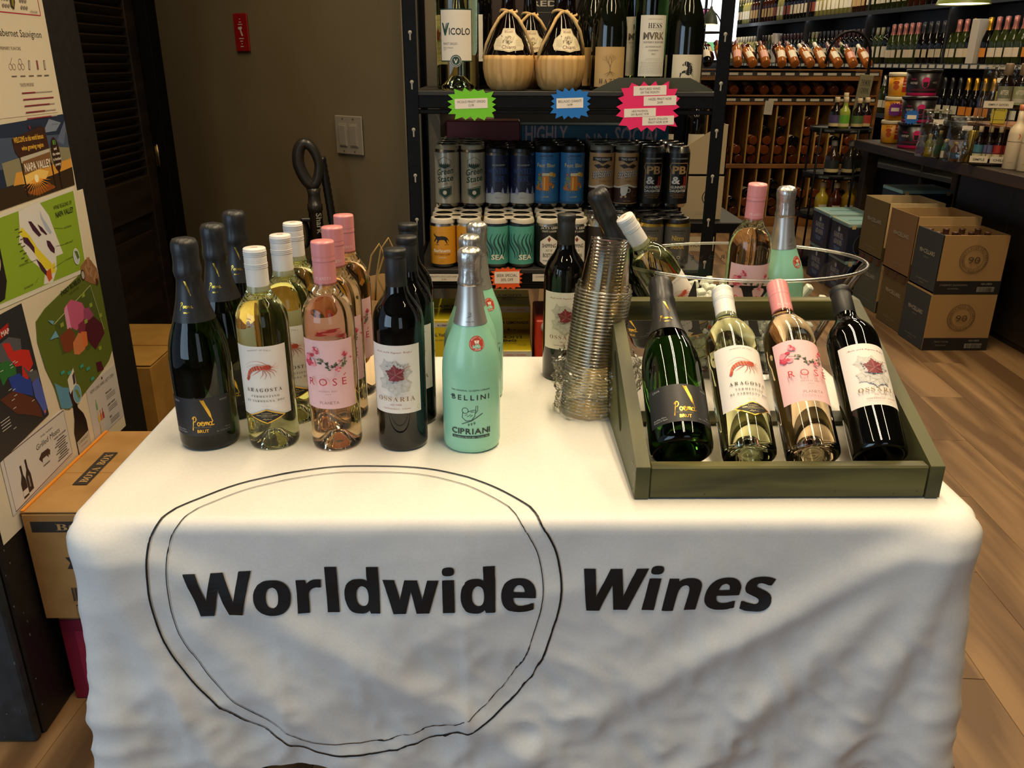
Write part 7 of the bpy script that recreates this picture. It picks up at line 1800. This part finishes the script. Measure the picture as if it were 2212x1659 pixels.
# bright strip at the far end of the shelving and the window beyond
ls = MB().box((0, 0, 0), (.035, .03, .56), emit('daylight_gap', (.86, .93, 1.0), 3.2)).obj('wall_light', None, (2.925, 11.0, 1.73)); tag(ls, 'narrow upright lit panel at the far end of the wall shelving', 'light')
wn = thing('window_1', 'bright shop window at the far end', None, (2.96, 12.82, 1.72)); struct(wn); del wn['label']
MB().box((0, 0, 0), (1.02, .02, .80), emit('window_daylight', (.86, .95, 1.0), 2.6)).obj('pane', wn)
for x in (-.52, 0, .52): MB().box((x, -.03, 0), (.035, .04, .86), SB).obj('frame_bar', wn)
for z in (-.42, .42): MB().box((0, -.03, z), (1.08, .04, .04), SB).obj('frame_bar', wn)
for (x, z, w, h, c) in ((-.16, .20, .5, .16, '#C9709A'), (.25, -.22, .4, .12, '#6AA06A'), (-.30, -.2, .3, .12, '#9AB8A0')):
    o = MB().box((x, -.013, z), (w, .002, h), emit('street_colour_'+c[1:3], lin(c)[:3], 1.6)).obj('outside_view', wn)
def pendant(name, label, loc, r, h, mat, glow, top):
    t = thing(name, label, 'pendant lamp', loc); MB().lathe([(r, 0), (r*.97, h*.10), (r*.80, h*.42), (r*.45, h*.72), (r*.20, h*.86), (r*.16, h), (0, h)], 32, mat).obj('shade', t)
    MB().lathe([(r*.96, .004), (r*.5, .012), (0, .014)], 32, glow).obj('diffuser', t); MB().tube([(0, 0, h), (0, 0, top-loc[2])], .006, SB, n=6).obj('cord', t); return t
OLV = ink('#6E7A34', .4); WARM = emit('warm_lamp_glow', (1.0, .78, .42), 5.0)
pendant('pendant_lamp', 'olive green enamel pendant lamp glowing at the top right', (2.80, 5.4, 1.622), .150, .17, OLV, WARM, 2.9)
pendant('pendant_lamp', 'small grey green pendant lamp in front of the far window', (2.47, 10.4, 1.700), .088, .19, ink('#4A5240', .5), WARM, 2.9)
ch_ = thing('ring_chandelier', 'dark iron ring hanging before the far window', 'chandelier', (2.47, 10.7, 1.62)); MB().tube([(.20*cos(2*PI*i/40), .20*sin(2*PI*i/40), 0) for i in range(40)], .012, SB, n=6, closed=True).obj('ring', ch_); MB().tube([(.22*cos(a_), 0, .26*sin(a_)) for a_ in [PI*i/18 for i in range(19)]], .008, SB, n=6).obj('arch', ch_); MB().tube([(0, 0, .26), (0, 0, 1.28)], .005, SB, n=6).obj('cord', ch_)

# ================================================================== CREAM CASES BEHIND THE RACK
vst = thing('low_display_table', 'dark low table behind the rack carrying cream wine cases', 'table', (.70, 3.35, 0))
MB().box((0, 0, .700), (.50, .42, .04), BLACKM, ch=.003).obj('tabletop', vst)
for sx in (-1, 1):
    for sy in (-1, 1): MB().box((sx*.22, sy*.18, .34), (.035, .035, .68), BLACKM).obj('leg', vst)
CRM = ink('#A8987A', .7)
def v_case(label, z, h, cut):
    t = thing('cream_wine_case', label, 'carton', (.70, 3.33, z)); w, d = .33, .26
    if not cut: b = MB().box((0, 0, h/2), (w, d, h), CRM, ch=.002).obj('body', t)
    else: b = MB().prism([(-w/2, 0), (w/2, 0), (w/2, h), (w/2-.03, h), (.02, h*.62), (-w/2, h*.50)], .004, CRM, M=Matrix.Translation((0, -d/2+.004, 0)) @ UPRIGHT).obj('front_wall', t); MB().box((w/2-.002, 0, h/2), (.004, d, h), CRM).obj('side_wall', t); MB().box((-w/2+.002, 0, h*.25), (.004, d, h*.5), CRM).obj('side_wall', t); MB().box((0, 0, .003), (w, d, .006), CRM).obj('bottom', t)
    P = Print(); c = (.115, h*.52); P.disc(*c, .030, '#2B251C'); P.disc(*c, .0265, '#A8987A'); P.disc(*c, .0215, '#2B251C'); P.text('V', c[0], c[1]-.011, .020, '#A8987A', 'c', 'bold'); P.smallprint(.10, h*.16, .08, 2, .007, .003, '#7A6C54'); P.build('front_print', b, on_plane((0, -.1305 if not cut else -.1262-.0006, 0), (1, 0, 0), (0, 0, 1)), step=.0002)
v_case('lower cream case with round V emblem behind the rack', .721, .165, False); v_case('upper cut-open cream case with V emblem and bottle necks', .888, .185, True)
for i in range(3):
    for j in range(2): far(DB[0], (.60+i*.08, 3.29+j*.085, .895), (0, 0, 0), 'black necked bottle in the cut-open cream case', 'wine bottle', 'bottles in the cut-open cream case')
cd = MB().box((0, 0, 0), (.11, .002, .055), ink('#B5A688', .6)).obj('name_card', None, (.775, 3.134, .640)); tag(cd, 'cream card lettered VICOLO below the cream cases', 'card'); P = Print(); P.text('VICOLO', .0, -.012, .018, '#2B251C', 'c', '', width=.075); P.build('lettering', cd, on_plane((0, -.001, 0), (1, 0, 0), (0, 0, 1)))
clear_unused()
